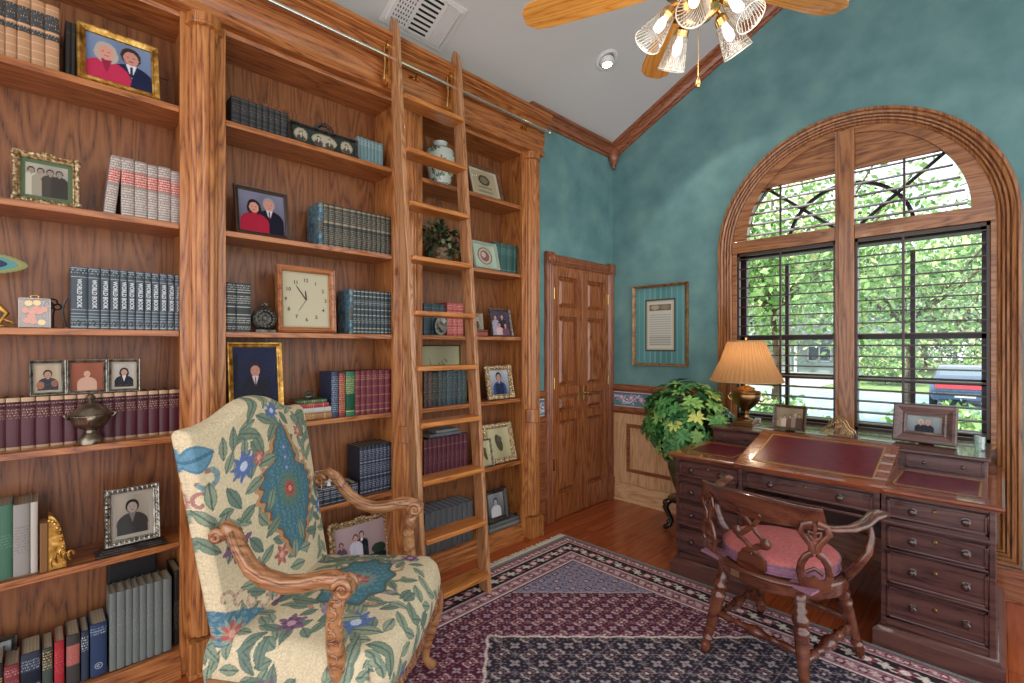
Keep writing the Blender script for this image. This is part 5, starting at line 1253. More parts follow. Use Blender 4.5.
# ------------------------------------------------- bay three
teal_b = style('teal_books', '#2c5450', [(.1, .12, 1), (.6, .85, 2)], ink='#5f8078')
book_set([494, 501, 507.5, 514, 521], .02, SZ[1], 243, 2, teal_b, 'dark teal books at the right end, second shelf', 'teal books in the right bay', um=500)
db3 = style('slate_books', '#263c44', [(.1, .13, 1), (.85, .88, 1)], ink='#48606a')
book_set([423.8, 432, 440.5, 447], -.0, SZ[2], 304, 2, db3, 'slate books behind the third ladder gap', 'slate books behind the ladder', um=436)
rd3 = style('coral_pattern', '#a83c38', [(.06, .26, 2), (.3, .5, 2), (.54, .74, 2), (.78, .96, 2)], ink='#d8a898', dens=.5)
book_set([447.3, 453, 457.8, 463.5], .02, SZ[2], 303, 2, rd3, 'coral red books behind the ladder', 'coral red books', um=455)
nine = ['#3a2620', '#4c3230', '#1c2626', '#2c3c38', '#24343c', '#2c4450', '#20303c', '#24404c', '#203c34']
ub = [424, 428.5, 433, 438.5, 443, 447, 453, 458, 462.5, 467]
ys, h = span(ub, .03, SZ[3], 372, 2)
for i in range(9):
    add_book(.03, (ys[i] + ys[i + 1]) / 2, SZ[3] + .0005, ys[i + 1] - ys[i] - .001, h * (1, .98, .96, 1, .97, .99, 1, .98, .97)[i], .14, style('nine_%d' % i, nine[i], [(.15, .9, 2)], ink='#98947c', dens=.42), '%s book from the left in the dark row above the fourth ladder step' % ORD[i], 'dark books above the ladder step')
wine = style('wine_set', '#56202e', [(.1, .12, 1), (.78, .80, 1), (.3, .6, 2)][0:1] + [(.3, .6, 2), (.78, .8, 1)], ink='#8f6a60', dens=.42)
book_set([424, 468], .03, SZ[4], 437, 2, wine, 'wine red row behind the ladder', 'wine red volumes', n=10, um=445)
ya, yb = at(430, 430, X=.02)[1], at(462, 430, X=.02)[1]; hw_ = at(445, 437, X=.03)[2] - SZ[4]
fg = style('grey_flat', '#5c6064', [(.2, .8, 2)], ink='#6f7478')
add_book(.015, (ya + yb) / 2, SZ[4] + hw_ + .0015, .022, yb - ya, .13, fg, 'grey book lying flat on top of the wine red row', flat=True)
add_book(.005, (ya + yb) / 2 + .02, SZ[4] + hw_ + .0245, .016, (yb - ya) * .7, .11, style('grey_flat_two', '#767a7c', [(.2, .8, 2)], ink='#8a8e90'), 'smaller grey book lying on the flat grey book above the wine row', flat=True)
gl = style('grey_low_row', '#4c4c4c', [(.9, .93, 1)], ink='#7c7c7c', pages=mat('white_pages', '#8d949c', .8))
ys, h = span([425, 473], .045, .1055, 531, 2, um=470)
book_set([425, 473], .045, .1055, 525, 2, gl, 'grey front row on the bottom shelf behind the ladder', 'grey low row', n=9, h=.12)
gl2 = style('grey_high_row', '#565a5c', [(.05, .12, 2)], ink='#90908c', pages=mat('white_pages', '#8d949c', .8))
tz = .105 + .122
book_set([425, 473], .03, tz, 500, 2, gl2, 'grey upper row stacked on the bottom shelf', 'grey upper row', n=9, h=.135, d=.16)

# ================================================================ frames with pictures
def painter(kind, w, h):
    nx, ny = 70, int(70 * h / w) + 2; c = Cv(w, h, nx, ny, '#8a8478'); rs = np.random.RandomState(abs(hash(kind)) % 1000 if False else len(kind) * 7)
    def fig(cx, hy, s, hair, coat, skin, shirt=None, hairlen=1.0, tie=None):
        c.ell(cx, hy - 2.0 * s, 1.55 * s, 1.35 * s, coat); c.rect(cx - 1.52 * s, cx + 1.52 * s, 0, hy - 2.1 * s, coat) if hy > 2.1 * s else None
        c.ell(cx, hy + .12 * s, .66 * s * (.9 + .12 * hairlen), .82 * s, hair)
        if hairlen > 1: c.ell(cx, hy - .2 * s, .78 * s, .8 * s, hair)
        c.rect(cx - .2 * s, cx + .2 * s, hy - 1.0 * s, hy - .5 * s, skin)
        if shirt: c.put(((np.abs(c.x - cx) < (hy - .6 * s - (hy - 1.9 * s) - (hy - .6 * s - c.y)) * .28) & (c.y < hy - .65 * s) & (c.y > hy - 1.9 * s)).astype(float), shirt)
        if tie: c.rect(cx - .07 * s, cx + .07 * s, hy - 1.8 * s, hy - .8 * s, tie)
        c.ell(cx, hy - .05 * s, .5 * s, .64 * s, skin)
        for e in (-1, 1): c.ell(cx + e * .19 * s, hy + .06 * s, .07 * s, .045 * s, '#2a2020')
        c.ell(cx, hy - .32 * s, .16 * s, .05 * s, '#8c4840'); c.ell(cx, hy - .1 * s, .05 * s, .1 * s, skin, a=.6)
    def bgrad(a, b_):
        t = (c.y / h)[..., None]; c.c = lin(a) * (1 - t) + lin(b_) * t; c.c = c.c * (1 + .12 * np.sin(c.x * 40 / w * .2)[..., None])
    if kind == 'couple_pink':
        bgrad('#5c6c8c', '#7486a4'); fig(w * .68, h * .70, h * .25, '#3a2c28', '#1c2440', '#c08878', '#d8d8e0', tie='#303048'); fig(w * .3, h * .66, h * .25, '#b0a498', '#b83050', '#cc9484', '#8c2844', 1.2)
    elif kind == 'couple_red':
        bgrad('#4a4858', '#77788c'); fig(w * .66, h * .72, w * .2, '#9a8f84', '#1a1a28', '#c08878', '#c8c8d0', tie='#602030'); fig(w * .33, h * .62, w * .2, '#241a1a', '#a02038', '#c89080', '#9c2038', 1.3)
    elif kind == 'man_dark':
        bgrad('#101224', '#1a2040'); fig(w * .5, h * .68, w * .21, '#241a18', '#12141f', '#b88470', '#c8c4d0', tie='#7c3040'); c.ell(w * .62, h * .18, w * .11, h * .05, '#b88470', .4); c.rect(0, w * .12, h * .1, h * .9, '#0e1020')
    elif kind == 'sailor':
        bgrad('#8a8478', '#a89f8e'); fig(w * .5, h * .66, w * .24, '#241f1c', '#3a3936', '#a0958a', '#77716a')
    elif kind == 'oldgroup':
        bgrad('#6c665c', '#a8a296')
        for k, (x, col) in enumerate(((.2, '#bdb4a4'), (.38, '#98907f'), (.56, '#4a463f'), (.74, '#403c38'))): fig(w * x, h * .72, h * .1, '#38332e', col, '#988c7e'); c.rect(w * (x - .06), w * (x + .06), h * .05, h * .5, col)
    elif kind == 'sepia_baby':
        bgrad('#a89478', '#b8a890'); fig(w * .52, h * .62, h * .17, '#3a2c22', '#3c3a44', '#b08c70'); c.ell(w * .25, h * .25, w * .14, h * .13, '#9c6c50'); c.ell(w * .75, h * .3, w * .12, h * .12, '#8a6048')
    elif kind == 'rose_child':
        bgrad('#7c4434', '#94563e'); fig(w * .5, h * .6, h * .17, '#8c5a44', '#c09a84', '#c89c88')
    elif kind == 'girl_dark':
        bgrad('#9a948c', '#b0aaa2'); fig(w * .5, h * .62, h * .18, '#1c1614', '#23242c', '#b08c78', '#c8c4bc', 1.4)
    elif kind == 'wedding':
        bgrad('#8c7474', '#b49c9c'); fig(w * .52, h * .74, h * .1, '#241c18', '#1c1a22', '#c09080', '#e0dce0'); c.rect(w * .46, w * .62, 0, h * .6, '#1c1a22'); fig(w * .40, h * .70, h * .1, '#33241c', '#c8c4cc', '#c89888'); c.put(((np.abs(c.x - w * .36) < (h * .62 - c.y) * .25) & (c.y < h * .6)).astype(float), '#bcbccc'); fig(w * .12, h * .62, h * .08, '#201818', '#5c4858', '#b88c80'); c.ell(w * .85, h * .35, w * .15, h * .12, '#2c3c30'); c.rect(w * .6, w, 0, h * .25, '#20242a'); 
    elif kind == 'print':
        bgrad('#b0a68c', '#b8ae96'); c.rect(w * .1, w * .9, h * .08, h * .92, '#a89c80'); c.ell(w * .5, h * .6, w * .2, h * .2, '#4c4436'); c.ell(w * .5, h * .6, w * .13, h * .13, '#7c7054')
        for k in range(6): c.rect(w * .25, w * .75, h * (.14 + k * .04), h * (.15 + k * .04), '#5c543f')
    elif kind == 'plate':
        bgrad('#9cae9c', '#a4b4a4'); c.ell(w * .5, h * .5, w * .33, h * .37, '#8a5c50'); c.ell(w * .5, h * .5, w * .28, h * .32, '#b0a890'); c.ell(w * .5, h * .5, w * .2, h * .24, '#7c5a5c'); c.ell(w * .45, h * .55, w * .1, h * .12, '#c0a898')
    elif kind == 'blue_fig':
        bgrad('#5c6470', '#b0b4b8'); fig(w * .5, h * .7, w * .22, '#28201c', '#2c4474', '#b08878'); c.rect(w * .3, w * .7, 0, h * .45, '#222c44')
    elif kind == 'pale':
        bgrad('#a8a078', '#c0b890'); c.ell(w * .5, h * .5, w * .14, h * .3, '#4c4a38', .3); c.ell(w * .55, h * .62, w * .1, h * .1, '#5c5440')
    elif kind == 'branch':
        bgrad('#8c8a6c', '#a09c7c')
        for k in range(5): c.leaf(w * (.3 + .1 * k), h * (.45 + .06 * k), w * .16, h * .012, 1.2 + .3 * k, '#5c5438')
        c.leaf(w * .4, h * .3, w * .6, h * .01, 1.9, '#4c4430')
    elif kind == 'mono':
        bgrad('#4c4c4c', '#8c8c8c'); fig(w * .5, h * .62, w * .2, '#181818', '#c8c8c8', '#a0a0a0')
    elif kind == 'group_colour':
        bgrad('#403040', '#4c4454')
        for x, y, co in ((.25, .72, '#9c94a8'), (.62, .76, '#282430'), (.42, .42, '#c4a8a8'), (.75, .4, '#70485c')): fig(w * x, h * y, w * .13, '#2c2020', co, '#b88c7c')
    elif kind == 'family':
        bgrad('#6a5a48', '#94866c')
        for x, co, hh_ in ((.16, '#a08870', '#8c7454'), (.32, '#c0b4a4', '#4c3828'), (.52, '#6c5040', '#2c2018'), (.7, '#8a7c70', '#b09468'), (.86, '#584438', '#382820')): fig(w * x, h * (.55 + .12 * sin(x * 30)), w * .085, hh_, co, '#b49480')
    elif kind == 'couple_small':
        bgrad('#6a7078', '#98a09c'); fig(w * .4, h * .6, h * .2, '#c0b8a8', '#24222a', '#b89080'); fig(w * .6, h * .6, h * .2, '#a8a094', '#20202a', '#b89080')
    elif kind == 'oval':
        bgrad('#8c877c', '#98938a'); c.ell(w * .5, h * .5, w * .38, h * .42, '#3c3a34'); c.ell(w * .5, h * .5, w * .33, h * .37, '#a09a88'); fig(w * .5, h * .6, w * .12, '#2c2824', '#4c4840', '#b0a694')
    elif kind == 'three_ovals':
        bgrad('#26302c', '#303a34')
        for x, rx in ((.14, .10), (.5, .2), (.86, .10)): c.ell(w * x, h * .5, w * rx, h * .42, '#8c8468'); c.ell(w * x, h * .5, w * (rx - .012), h * .38, '#a8a08c')
        for x in (.14, .41, .58, .86): fig(w * x, h * .6, h * .17, '#2c2620', '#4c463c', '#b4aa94', '#c4bca8')
    elif kind == 'document':
        bgrad('#4f8384', '#588c8c')
        for k in range(9): c.rect(w * (.06 + k * .11), w * (.085 + k * .11), 0, h, '#8aa8a4', .55)
        c.rect(w * .2, w * .8, h * .16, h * .84, '#3c4440'); c.rect(w * .22, w * .78, h * .18, h * .82, '#b4ac90'); c.rect(w * .25, w * .75, h * .2, h * .8, '#bfc0b4')
        c.put(((np.abs(c.x - w * .5) < w * .22) & (np.sin(c.y / h * 210) > .1) & (c.y > h * .24) & (c.y < h * .64)).astype(float), '#98998f')
        c.rect(w * .28, w * .72, h * .69, h * .77, '#6c6454'); c.ell(w * .4, h * .735, w * .09, h * .03, '#a89880'); c.ell(w * .6, h * .735, w * .09, h * .03, '#8a7c68')
    return c
PHOTO = vcol('photo_paper', .8, spec=.1)
def frame(label, w, h, border, fm, kind, loc, lean=.2, yaw=0, ornate=0, depth=.018, mount=None, group=None, cat='picture frame', name='framed_photo', easel=True, glass=True, inner=None):
    t = thing(name, label, cat, loc, group=group, rot=(0, 0, 0)); t.matrix_world = Matrix.Translation(loc) @ Matrix.Rotation(yaw, 4, 'Z') @ Matrix.Rotation(-lean, 4, 'Y')
    b = MB(); B = border
    prof = [(0, 0), (0, depth * .55), (B * .18, depth * .7), (B * .3, depth * .5), (B * .7, depth * .95), (B * .9, depth), (B, depth * .7), (B, 0)]
    i0 = w / 2 - B; cs = [(-i0, B), (i0, B), (i0, h - B), (-i0, h - B)]
    path = []
    for k in range(5):
        y, z = cs[k % 4]; sy = 1 if y > 0 else -1; sz = 1 if z > h / 2 else -1
        path.append(((0, y, z), (0, sy, sz), (1, 0, 0)))
    b.sweep(prof, path)
    b.box(-.004, .0, -w / 2 + .002, w / 2 - .002, .002, h - .002)
    if ornate:
        rr = random.Random(int(w * 1e4)); per = 2 * (w + h); n = int(per / (.012 if ornate == 1 else .016))
        for k in range(n):
            s = per * k / n
            if s < w: y, z = -w / 2 + s, 0
            elif s < w + h: y, z = w / 2, s - w
            elif s < 2 * w + h: y, z = w / 2 - (s - w - h), h
            else: y, z = -w / 2, h - (s - 2 * w - h)
            if z < .005 and ornate == 1: z = .006
            iy = -1 if y > w / 2 - .001 else 1 if y < -w / 2 + .001 else 0; iz = -1 if z > h - .001 else 1 if z < .007 else 0
            o_ = B * .45 if ornate == 2 else B * .15
            b.ball((depth * .75, y + iy * o_, z + iz * o_), (B * .33 if ornate == 2 else B * .3) * rr.uniform(.7, 1.2), 3)
            if ornate == 2: b.ball((depth * .9, y + iy * B * .8, z + iz * B * .8), B * .14, 3); 
            if ornate == 1 and abs(y) > w / 2 - w * .12 and (z < h * .12 or z > h * .88): b.ball((depth * .8, y, max(z, .006)), B * .42, 4)
        if ornate == 1: 
            for k in (-2, -1, 0, 1, 2): b.ball((depth * .7, k * .012, h + .006 - abs(k) * .003), B * .4, 4)
    b.build('moulding', fm, t, smooth=False)
    wi, hi = w - 2 * B, h - 2 * B; c = painter(kind, wi, hi)
    if mount:
        m = min(wi, hi) * .1; k = ((c.x < m) | (c.x > wi - m) | (c.y < m) | (c.y > hi - m)); c.put(k.astype(float), mount)
    P = np.stack([np.full_like(c.x, .0015), c.x - wi / 2, c.y + B], -1); paint_mesh('picture', P, c.c, PHOTO, t, smooth=False)
    if glass:
        b = MB(); b.add([(.004, -wi / 2, B), (.004, wi / 2, B), (.004, wi / 2, h - B), (.004, -wi / 2, h - B)], [(0, 1, 2, 3)]); b.build('glass', FGLASS, t)
    if easel:
        b = MB(); L_ = h * .72; dx = -math.sin(lean) * 0; 
        top_ = (-.004, 0, h * .7); zf = .0; bx = -(h * .35)
        # foot of the easel lies on the shelf plane
        fx_ = -h * .30; fz_ = fx_ * -math.tan(-lean) if False else -fx_ * 0
        fz_ = -math.tan(lean) * -fx_ if False else 0
        fz_ = (-fx_) * math.tan(lean) * -1 if False else fx_ * -1 * 0
        zf = -fx_ * 0
        # local plane z_world=0: x*sin(lean)+z*cos(lean)=0 -> z=-x*tan(lean)
        zf = -fx_ * math.tan(lean) * 1.0
        b.prism([(top_[0], top_[2]), (top_[0] - .003, top_[2]), (fx_ - .003, zf), (fx_, zf)], lambda p, q, d: (p, d, q), -w * .12, w * .12); b.build('easel_back', BLACK, t)
    return t
def shelf_frame(label, u0, u1, vt, z, X, border, fm, kind, lean=.2, yaw=0, **k):
    a, c = at(u0, 346, X=X)[1], at(u1, 346, X=X)[1]; h = (at((u0 + u1) / 2, vt, X=X - .02)[2] - z) / cos(lean)
    return frame(label, (c - a) * k.pop('ws', 1) / cos(yaw), h, border, fm, kind, (X, (a + c) / 2, z + .002), lean, yaw, **k)
shelf_frame('gold framed colour photo of a couple, woman in pink, on the top left shelf', 77, 160, 33, SZ[0], .04, .026, GOLD, 'couple_pink', lean=.22, ornate=0)
shelf_frame('green and gilt ornate frame with an old group photo on the left', 13, 79, 157, SZ[1], .02, .018, ORN, 'oldgroup', lean=.15, ornate=1, mount='#5a6c50')
shelf_frame('silver rope-edged frame with a black and white portrait of a young man', 104, 160, 487, SZ[4] + .022, .015, .022, SILV, 'sailor', lean=.14, ornate=2, mount='#a8a294')
a_, c_ = at(95, 545, X=.03)[1], at(166, 545, X=.03)[1]
pb = thing('display_base', 'dark stepped base under the silver rope-edged frame', 'stand', (.02, (a_ + c_) / 2, SZ[4] + .0015)); b = MB(); wq = (c_ - a_) / 2
b.box(-.05, .035, -wq, wq, 0, .007); b.box(-.04, .028, -wq * .9, wq * .9, .007, .014); b.box(-.035, .02, -wq * .84, wq * .84, .014, .019); b.build('base', DARKF, pb, bevel=.002)
# triple hinged frame on the maroon row
hz = at(150, 391, X=-.01)[2]
tf = thing('triple_photo_frame', 'three hinged silver frames with childhood photos standing on the maroon row', 'picture frame', (-.02, 0, hz + .002)); tf['label'] = 'three hinged silver frames with childhood photos standing on the maroon row'
for k, (u0, u1, kd) in enumerate(((28.5, 66, 'sepia_baby'), (66.5, 107, 'rose_child'), (107.5, 140, 'girl_dark'))):
    a_, c_ = at(u0, 380, X=-.02)[1], at(u1, 380, X=-.02)[1]; hh = at(80, 360, X=-.04)[2] - hz
    f = frame('x y z w', c_ - a_, hh, .012, SILV, kd, (-.02, (a_ + c_) / 2, hz + .002), .12, (0.12, 0, -.12)[k], mount='#a89c88' if k != 1 else None, easel=False)
    for key in ('label', 'category'): del f[key]
    f.name = 'hinged_frame'; mw = f.matrix_world.copy()
    for ch in list(f.children):
        ch.parent = tf; ch.matrix_parent_inverse = tf.matrix_world.inverted() if False else Matrix.Translation((.02, 0, -(hz + .002))) @ mw
    bpy.data.objects.remove(f)
shelf_frame('dark wood frame with a colour photo of a woman in red and a man', 235.5, 290, 189, SZ[1], .03, .018, mat('bronze_frame', '#5a4a3e', .3, .5), 'couple_red', lean=.2)
shelf_frame('gold and dark framed portrait of a seated man in a dark suit', 228.5, 284, 343, SZ[3], .03, .024, GOLD, 'man_dark', lean=.12)
shelf_frame('ornate pewter frame with a wedding photo behind the armchair', 332, 392, 520, BZ - .004, -.01, .03, ORN, 'wedding', lean=.18, ornate=1)
shelf_frame('wooden frame with a small engraved print leaning on the top right shelf', 471, 503, 167, SZ[0], .02, .018, WALNF, 'print', lean=.28)
shelf_frame('pale square frame holding an oval plate picture, right bay', 474.5, 499, 243, SZ[1], .06, .012, mat('pale_green_frame', '#a4b0a0', .5), 'plate', lean=.25)
shelf_frame('silver beaded frame with a group photo on the middle right shelf', 492, 512, 310, SZ[2], .02, .010, SILV, 'group_colour', lean=.2, ornate=1)
shelf_frame('gilt encrusted frame with a figure in blue, right bay upper', 488, 514, 366, SZ[3], .03, .034, ORN, 'blue_fig', lean=.2, ornate=2)
shelf_frame('gilt encrusted frame with a pale picture, right bay lower', 487, 516, 424, SZ[4], .03, .036, ORN, 'pale', lean=.24, ornate=2)
shelf_frame('small silver frame half hidden behind the ladder rail', 480, 493, 440, SZ[4], .05, .009, SILV, 'pale', lean=.2)
# dark frame on two grey books, bottom right
a_, c_ = at(485, 515, X=.02)[1], at(520, 515, X=.02)[1]
add_book(.055, (a_ + c_) / 2 + .005, .106, .026, (c_ - a_) * .98, .15, style('grey_stack_a', '#6e716c', [(.2, .8, 2)], ink='#80837e'), 'lower grey book lying under the small black frame', 'pair of grey books', flat=True)
add_book(.045, (a_ + c_) / 2, .133, .022, (c_ - a_) * .86, .14, style('grey_stack_b', '#5c605e', [(.2, .8, 2)], ink='#70746f'), 'upper grey book lying under the small black frame', 'pair of grey books', flat=True)
shelf_frame('small black stepped frame with a black and white photo on two grey books', 486, 508, 489, .1565, .02, .03, DARKF, 'mono', lean=.15)
# small white oval picture on a red box
ya, yb = at(473.5, 320, X=.03)[1], at(487, 320, X=.03)[1]
rb = thing('trinket_box', 'small reddish wooden box under the tiny oval portrait', 'box', (.02, (ya + yb) / 2, SZ[2] + .001)); b = MB(); wq = (yb - ya) / 2
b.box(-.04, .02, -wq, wq, 0, .032); b.build('body', mat('red_wood', '#8c4a38', .4), rb, bevel=.003); b = MB(); b.box(-.042, .022, -wq - .002, wq + .002, .0325, .042); b.build('lid', mat('red_wood', '#8c4a38', .4), rb, bevel=.003)
shelf_frame('tiny cream frame with an oval portrait standing on the red box', 473.5, 482, 314, SZ[2] + .044, .02, .006, mat('cream_frame', '#b0a890', .5), 'oval', lean=.1)
# ---------------------------------------------------------------- triple oval frame
a_, c_ = at(289, 150, X=.03)[1], at(357, 150, X=.03)[1]; hh = at(320, 130, X=.03)[2] - SZ[0]
tov = frame('long black carved frame holding three oval old portraits, top middle shelf', c_ - a_, hh, .012, DARKF, 'three_ovals', (.03, (a_ + c_) / 2, SZ[0] + .002), .08, 0, ornate=1, name='triple_oval_frame')
b = MB()
for k in range(9):
    a = pi * k / 8; b.tube([(.004, .055 * cos(a), hh + .003 + .03 * sin(a)), (.008, .04 * cos(a), hh + .006 + .038 * sin(a)), (.004, .025 * cos(a), hh + .004 + .02 * sin(a))], .005, 5)
b.ball((.006, 0, hh + .03), .01, 5); b.build('carved_crest', DARKF, tov, smooth=True)

# ---------------------------------------------------------------- small things on the left bay
X_ = .04
def ypos(u, X=X_): return at(u, 346, X=X)[1]
# coin paperweight
t = thing('coin_paperweight', 'clear square block with copper coins inside and a ring on top', 'ornament', (.035, (ypos(19) + ypos(50)) / 2, SZ[2] + .001)); wq = (ypos(50) - ypos(19)) / 2; hq = at(35, 299, X=.04)[2] - SZ[2]
b = MB(); b.box(-.018, .018, -wq, wq, 0, hq)
ACR = glassy('acrylic', (.93, .92, .92), .12, .05); b.build('block', ACR, t, bevel=.002)
b = MB()
for s in (-1, 1): b.box(.0175, .019, s * wq - .0015, s * wq + .0015, 0, hq)
b.box(.0175, .019, -wq, wq, hq - .0015, hq + .001); b.build('edge', mat('acrylic_edge', '#c4bcb0', .3), t)
rc = random.Random(5); cm = [mat('copper_coin', '#b87050', .3, .8), mat('brass_coin', '#c8a860', .3, .8)]
for k, (y, z) in enumerate(((-.5, .2), (-.1, .18), (.45, .15), (-.6, .55), (-.15, .5), (.3, .52), (.6, .6), (-.4, .8), (.15, .82), (-.2, .35), (.1, .62))):
    b = MB(); M = Matrix.Translation((.008 - .002 * (k % 4), y * wq, z * hq + .004)) @ Matrix.Rotation(pi / 2, 4, 'Y'); b.lathe([(.0, -.001), (.0105, -.001), (.011, 0), (.0105, .001), (0, .0012)], 16, M=M); b.build('coin', cm[1 if k in (2, 7, 8) else 0], t, smooth='auto')
b = MB(); b.tube([(0, .011 * cos(a), hq + .007 + .006 * sin(a)) for a in np.linspace(0, 2 * pi, 17)], .0022, 6, cap=False); b.build('ring', BRASS, t, smooth=True)
# scissor-like iron key ornament
t = thing('iron_key', 'small black iron key ornament standing between the coin block and encyclopedias', 'ornament', (-.02, ypos(53, -.02), SZ[2] + .001)); b = MB()
b.tube([(0, 0, 0), (0, .0, .05), (0, .004, .075)], .0035, 6)
for cx_, cz_, r in ((-.012, .088, .013), (.012, .083, .011), (0, .1, .012)): b.tube([(0, cx_ + r * cos(a), cz_ + r * sin(a)) for a in np.linspace(0, 2 * pi, 15)], .003, 5, cap=False)
b.box(-.012, .012, -.012, .012, 0, .005); b.build('key', mat('black_iron', '#191513', .4, .5), t, smooth='auto')
# bronze strap bookend
t = thing('wire_bookend', 'thin curved metal bookend left of the navy encyclopedias', 'bookend', (.02, ypos(69.3) - .002, SZ[2] + .001)); b = MB(); b.tube([(0, 0, .0), (0, -.012, .03), (0, -.016, .07), (0, -.010, .10), (0, -.001, .115)], .004, 6); b.box(-.03, .03, -.012, 0, 0, .003); b.build('strap', DARKF, t, smooth='auto')
# peacock feather and its holder
t = thing('peacock_feather', 'peacock feather with a dark blue eye at the left edge', 'feather', (-.05, ypos(-6, -.05), SZ[2] + .06)); b = MB()
zt = at(4, 264, X=-.05)[2] - SZ[2] - .06
b.tube([(0, -.02, -.055), (0, -.02, zt * .5), (0, .0, zt)], .002, 5); b.build('quill', mat('quill', '#8a7a50', .6), t)
n = 60
for nm, ry, rz, col, dx_ in (('barbs', .075, .034, '#7c8c50', .0), ('ring', .05, .026, '#4c9088', .002), ('gold_ring', .06, .03, '#a08a48', .001), ('eye', .022, .014, '#101c50', .003)):
    b = MB(); b.prism([(.012 + ry * cos(2 * pi * k / n) * (1 if cos(2 * pi * k / n) > 0 else .8), zt + rz * sin(2 * pi * k / n) * (1 - .35 * max(0, cos(2 * pi * k / n))) * (1 + (.12 * (k % 2) if nm == 'barbs' else 0))) for k in range(n)], lambda p, q, d: (d + dx_, p, q), 0, .0012); b.build(nm, mat('feather_' + nm, col, .5), t)
t = thing('gilt_leaf_ornament', 'small gilded leaf ornament at the left edge beside the coin block', 'ornament', (.03, ypos(2), SZ[2] + .001)); b = MB()
b.box(-.02, .02, -.03, .02, 0, .008); b.tube([(0, -.01, .0), (0, .0, .03), (0, .012, .05), (0, -.005, .07), (0, -.012, .085)], [.006, .005, .008, .010, .006], 7); b.tube([(0, .0, .03), (0, .02, .022), (0, .035, .008)], [.004, .005, .002], 6); b.build('leaf', GOLD, t, smooth=True)
# dark framed thing bottom left
t = frame('black frame edge at the far left of the bottom shelf', .14, .2, .016, DARKF, 'mono', (-.08, ypos(-4, -.08) - .015, BZ + .002), .1)
# lidded silver tureen
PEW = noisy('tarnished_silver', [(.3, '#4c4438'), (.6, '#8d8370')], 25, .3, metal=.85)
cx0 = .005 ; yc_ = (at(62, 415, X=.045)[1] + at(118, 415, X=.045)[1]) / 2
R0 = (at(113, 415, X=.045)[1] - at(67, 415, X=.045)[1]) / 2 * .92
z9 = SZ[3] + .001
t = thing('silver_tureen', 'lidded tarnished silver tureen with fluted bowl and handles before the maroon books', 'tureen', (.035, yc_, z9)); HH = at(90, 393, X=.04)[2] - z9; s = HH
b = MB(); b.lathe([(R0 * .62, 0), (R0 * .64, .012 * s * 6), (R0 * .5, .14 * s), (R0 * .3, .22 * s), (R0 * .3, .27 * s)], 32); b.build('foot', PEW, t, smooth='auto')
b = MB(); b.lathe([(R0 * .3, .27 * s), (R0 * .7, .34 * s), (R0 * .88, .44 * s), (R0 * .93, .52 * s), (R0 * 1.0, .55 * s), (R0 * 1.0, .57 * s), (R0 * .92, .58 * s)], 96, rib=.03, ribn=32); b.build('bowl', PEW, t, smooth=True)
b = MB(); b.lathe([(R0 * .97, .585 * s), (R0 * .9, .62 * s), (R0 * .7, .70 * s), (R0 * .4, .77 * s), (R0 * .18, .80 * s), (R0 * .12, .83 * s), (R0 * .2, .87 * s), (R0 * .24, .91 * s), (R0 * .16, .96 * s), (0, 1.0 * s)], 32, rib=.01, ribn=16); b.build('lid', PEW, t, smooth='auto')
for sy in (-1, 1):
    b = MB(); b.tube([(0, sy * R0 * .95, .50 * s), (0, sy * R0 * 1.15, .53 * s), (0, sy * R0 * 1.22, .58 * s), (0, sy * R0 * 1.1, .6 * s)], [.006, .005, .006, .004], 7); b.build('handle', PEW, t, smooth=True)
b = MB(); M = Matrix.Translation((R0 * .9, 0, .52 * s)) @ Matrix.Rotation(pi / 2, 4, 'Y'); b.lathe([(.014, -.004), (.014, .003), (.008, .006), (0, .007)], 14, M=M); b.build('medallion', PEW, t, smooth='auto')
# gilded bookend
ya, yb = ypos(39), ypos(72)
t = thing('gilded_bookend', 'gilded carved arch-shaped bookend with brown block beside the white book', 'bookend', (.03, ya + .002, SZ[4] + .001)); Lq = (yb - ya) * .8; Hq = at(50, 515, X=.03)[2] - SZ[4]
b = MB(); b.box(-.05, .03, 0, .022, 0, Hq * .9); b.build('block', mat('brown_leather_block', '#7c5428', .5), t, bevel=.003)
b = MB(); out = [(.023, 0)] + [(.023 + (Lq - .023) * cos(a), .002 + Hq * sin(a)) for a in np.linspace(0, pi / 2, 12)]
b.prism(out, lambda p, q, d: (d, p, q), -.045, .022)
for (r1, r2) in ((.96, .05), ):
    for a in np.linspace(.1, 1.5, 9): b.ball((.025, .023 + (Lq - .023) * .9 * cos(a), Hq * .92 * sin(a)), .007, 4)
for k in range(5):
    p0 = Vector((.024, .035 + .012 * k, .012 + .004 * k)); b.tube([p0 + Vector((.002, .010 * cos(a) * (1 - a / 8), .03 * .5 + .016 * sin(a) + .01 * k * (k < 3))) for a in np.linspace(0, 5, 9)], .0035, 5)
b.build('carved_arch', GOLD, t, smooth=False)

# ---------------------------------------------------------------- middle bay
# small dark ornate clock
ya, yb = ypos(252.5, .03), ypos(277.5, .03); Rq = (yb - ya) / 2; hq = at(265, 293, X=.03)[2] - SZ[2]
t = thing('ornate_dark_clock', 'small round black carved ornament clock beside the black books', 'clock', (.02, (ya + yb) / 2, SZ[2] + .001)); b = MB(); zc_ = Rq * 1.06 + .006
BRZ = noisy('dark_bronze', [(.35, '#1a1816'), (.65, '#6d6a60')], 70, .35, metal=.5)
M = Matrix.Translation((0, 0, zc_)) @ Matrix.Rotation(pi / 2, 4, 'Y')
b.lathe([(Rq * .98, -.02), (Rq, 0), (Rq * .96, .012), (Rq * .84, .018), (Rq * .78, .010), (Rq * .6, .013), (Rq * .52, .006)], 32, M=M, rib=.03, ribn=14); b.box(-.02, .02, -Rq * .8, Rq * .8, 0, .012); cb = b.build('case', BRZ, t, smooth='auto')
b = MB()
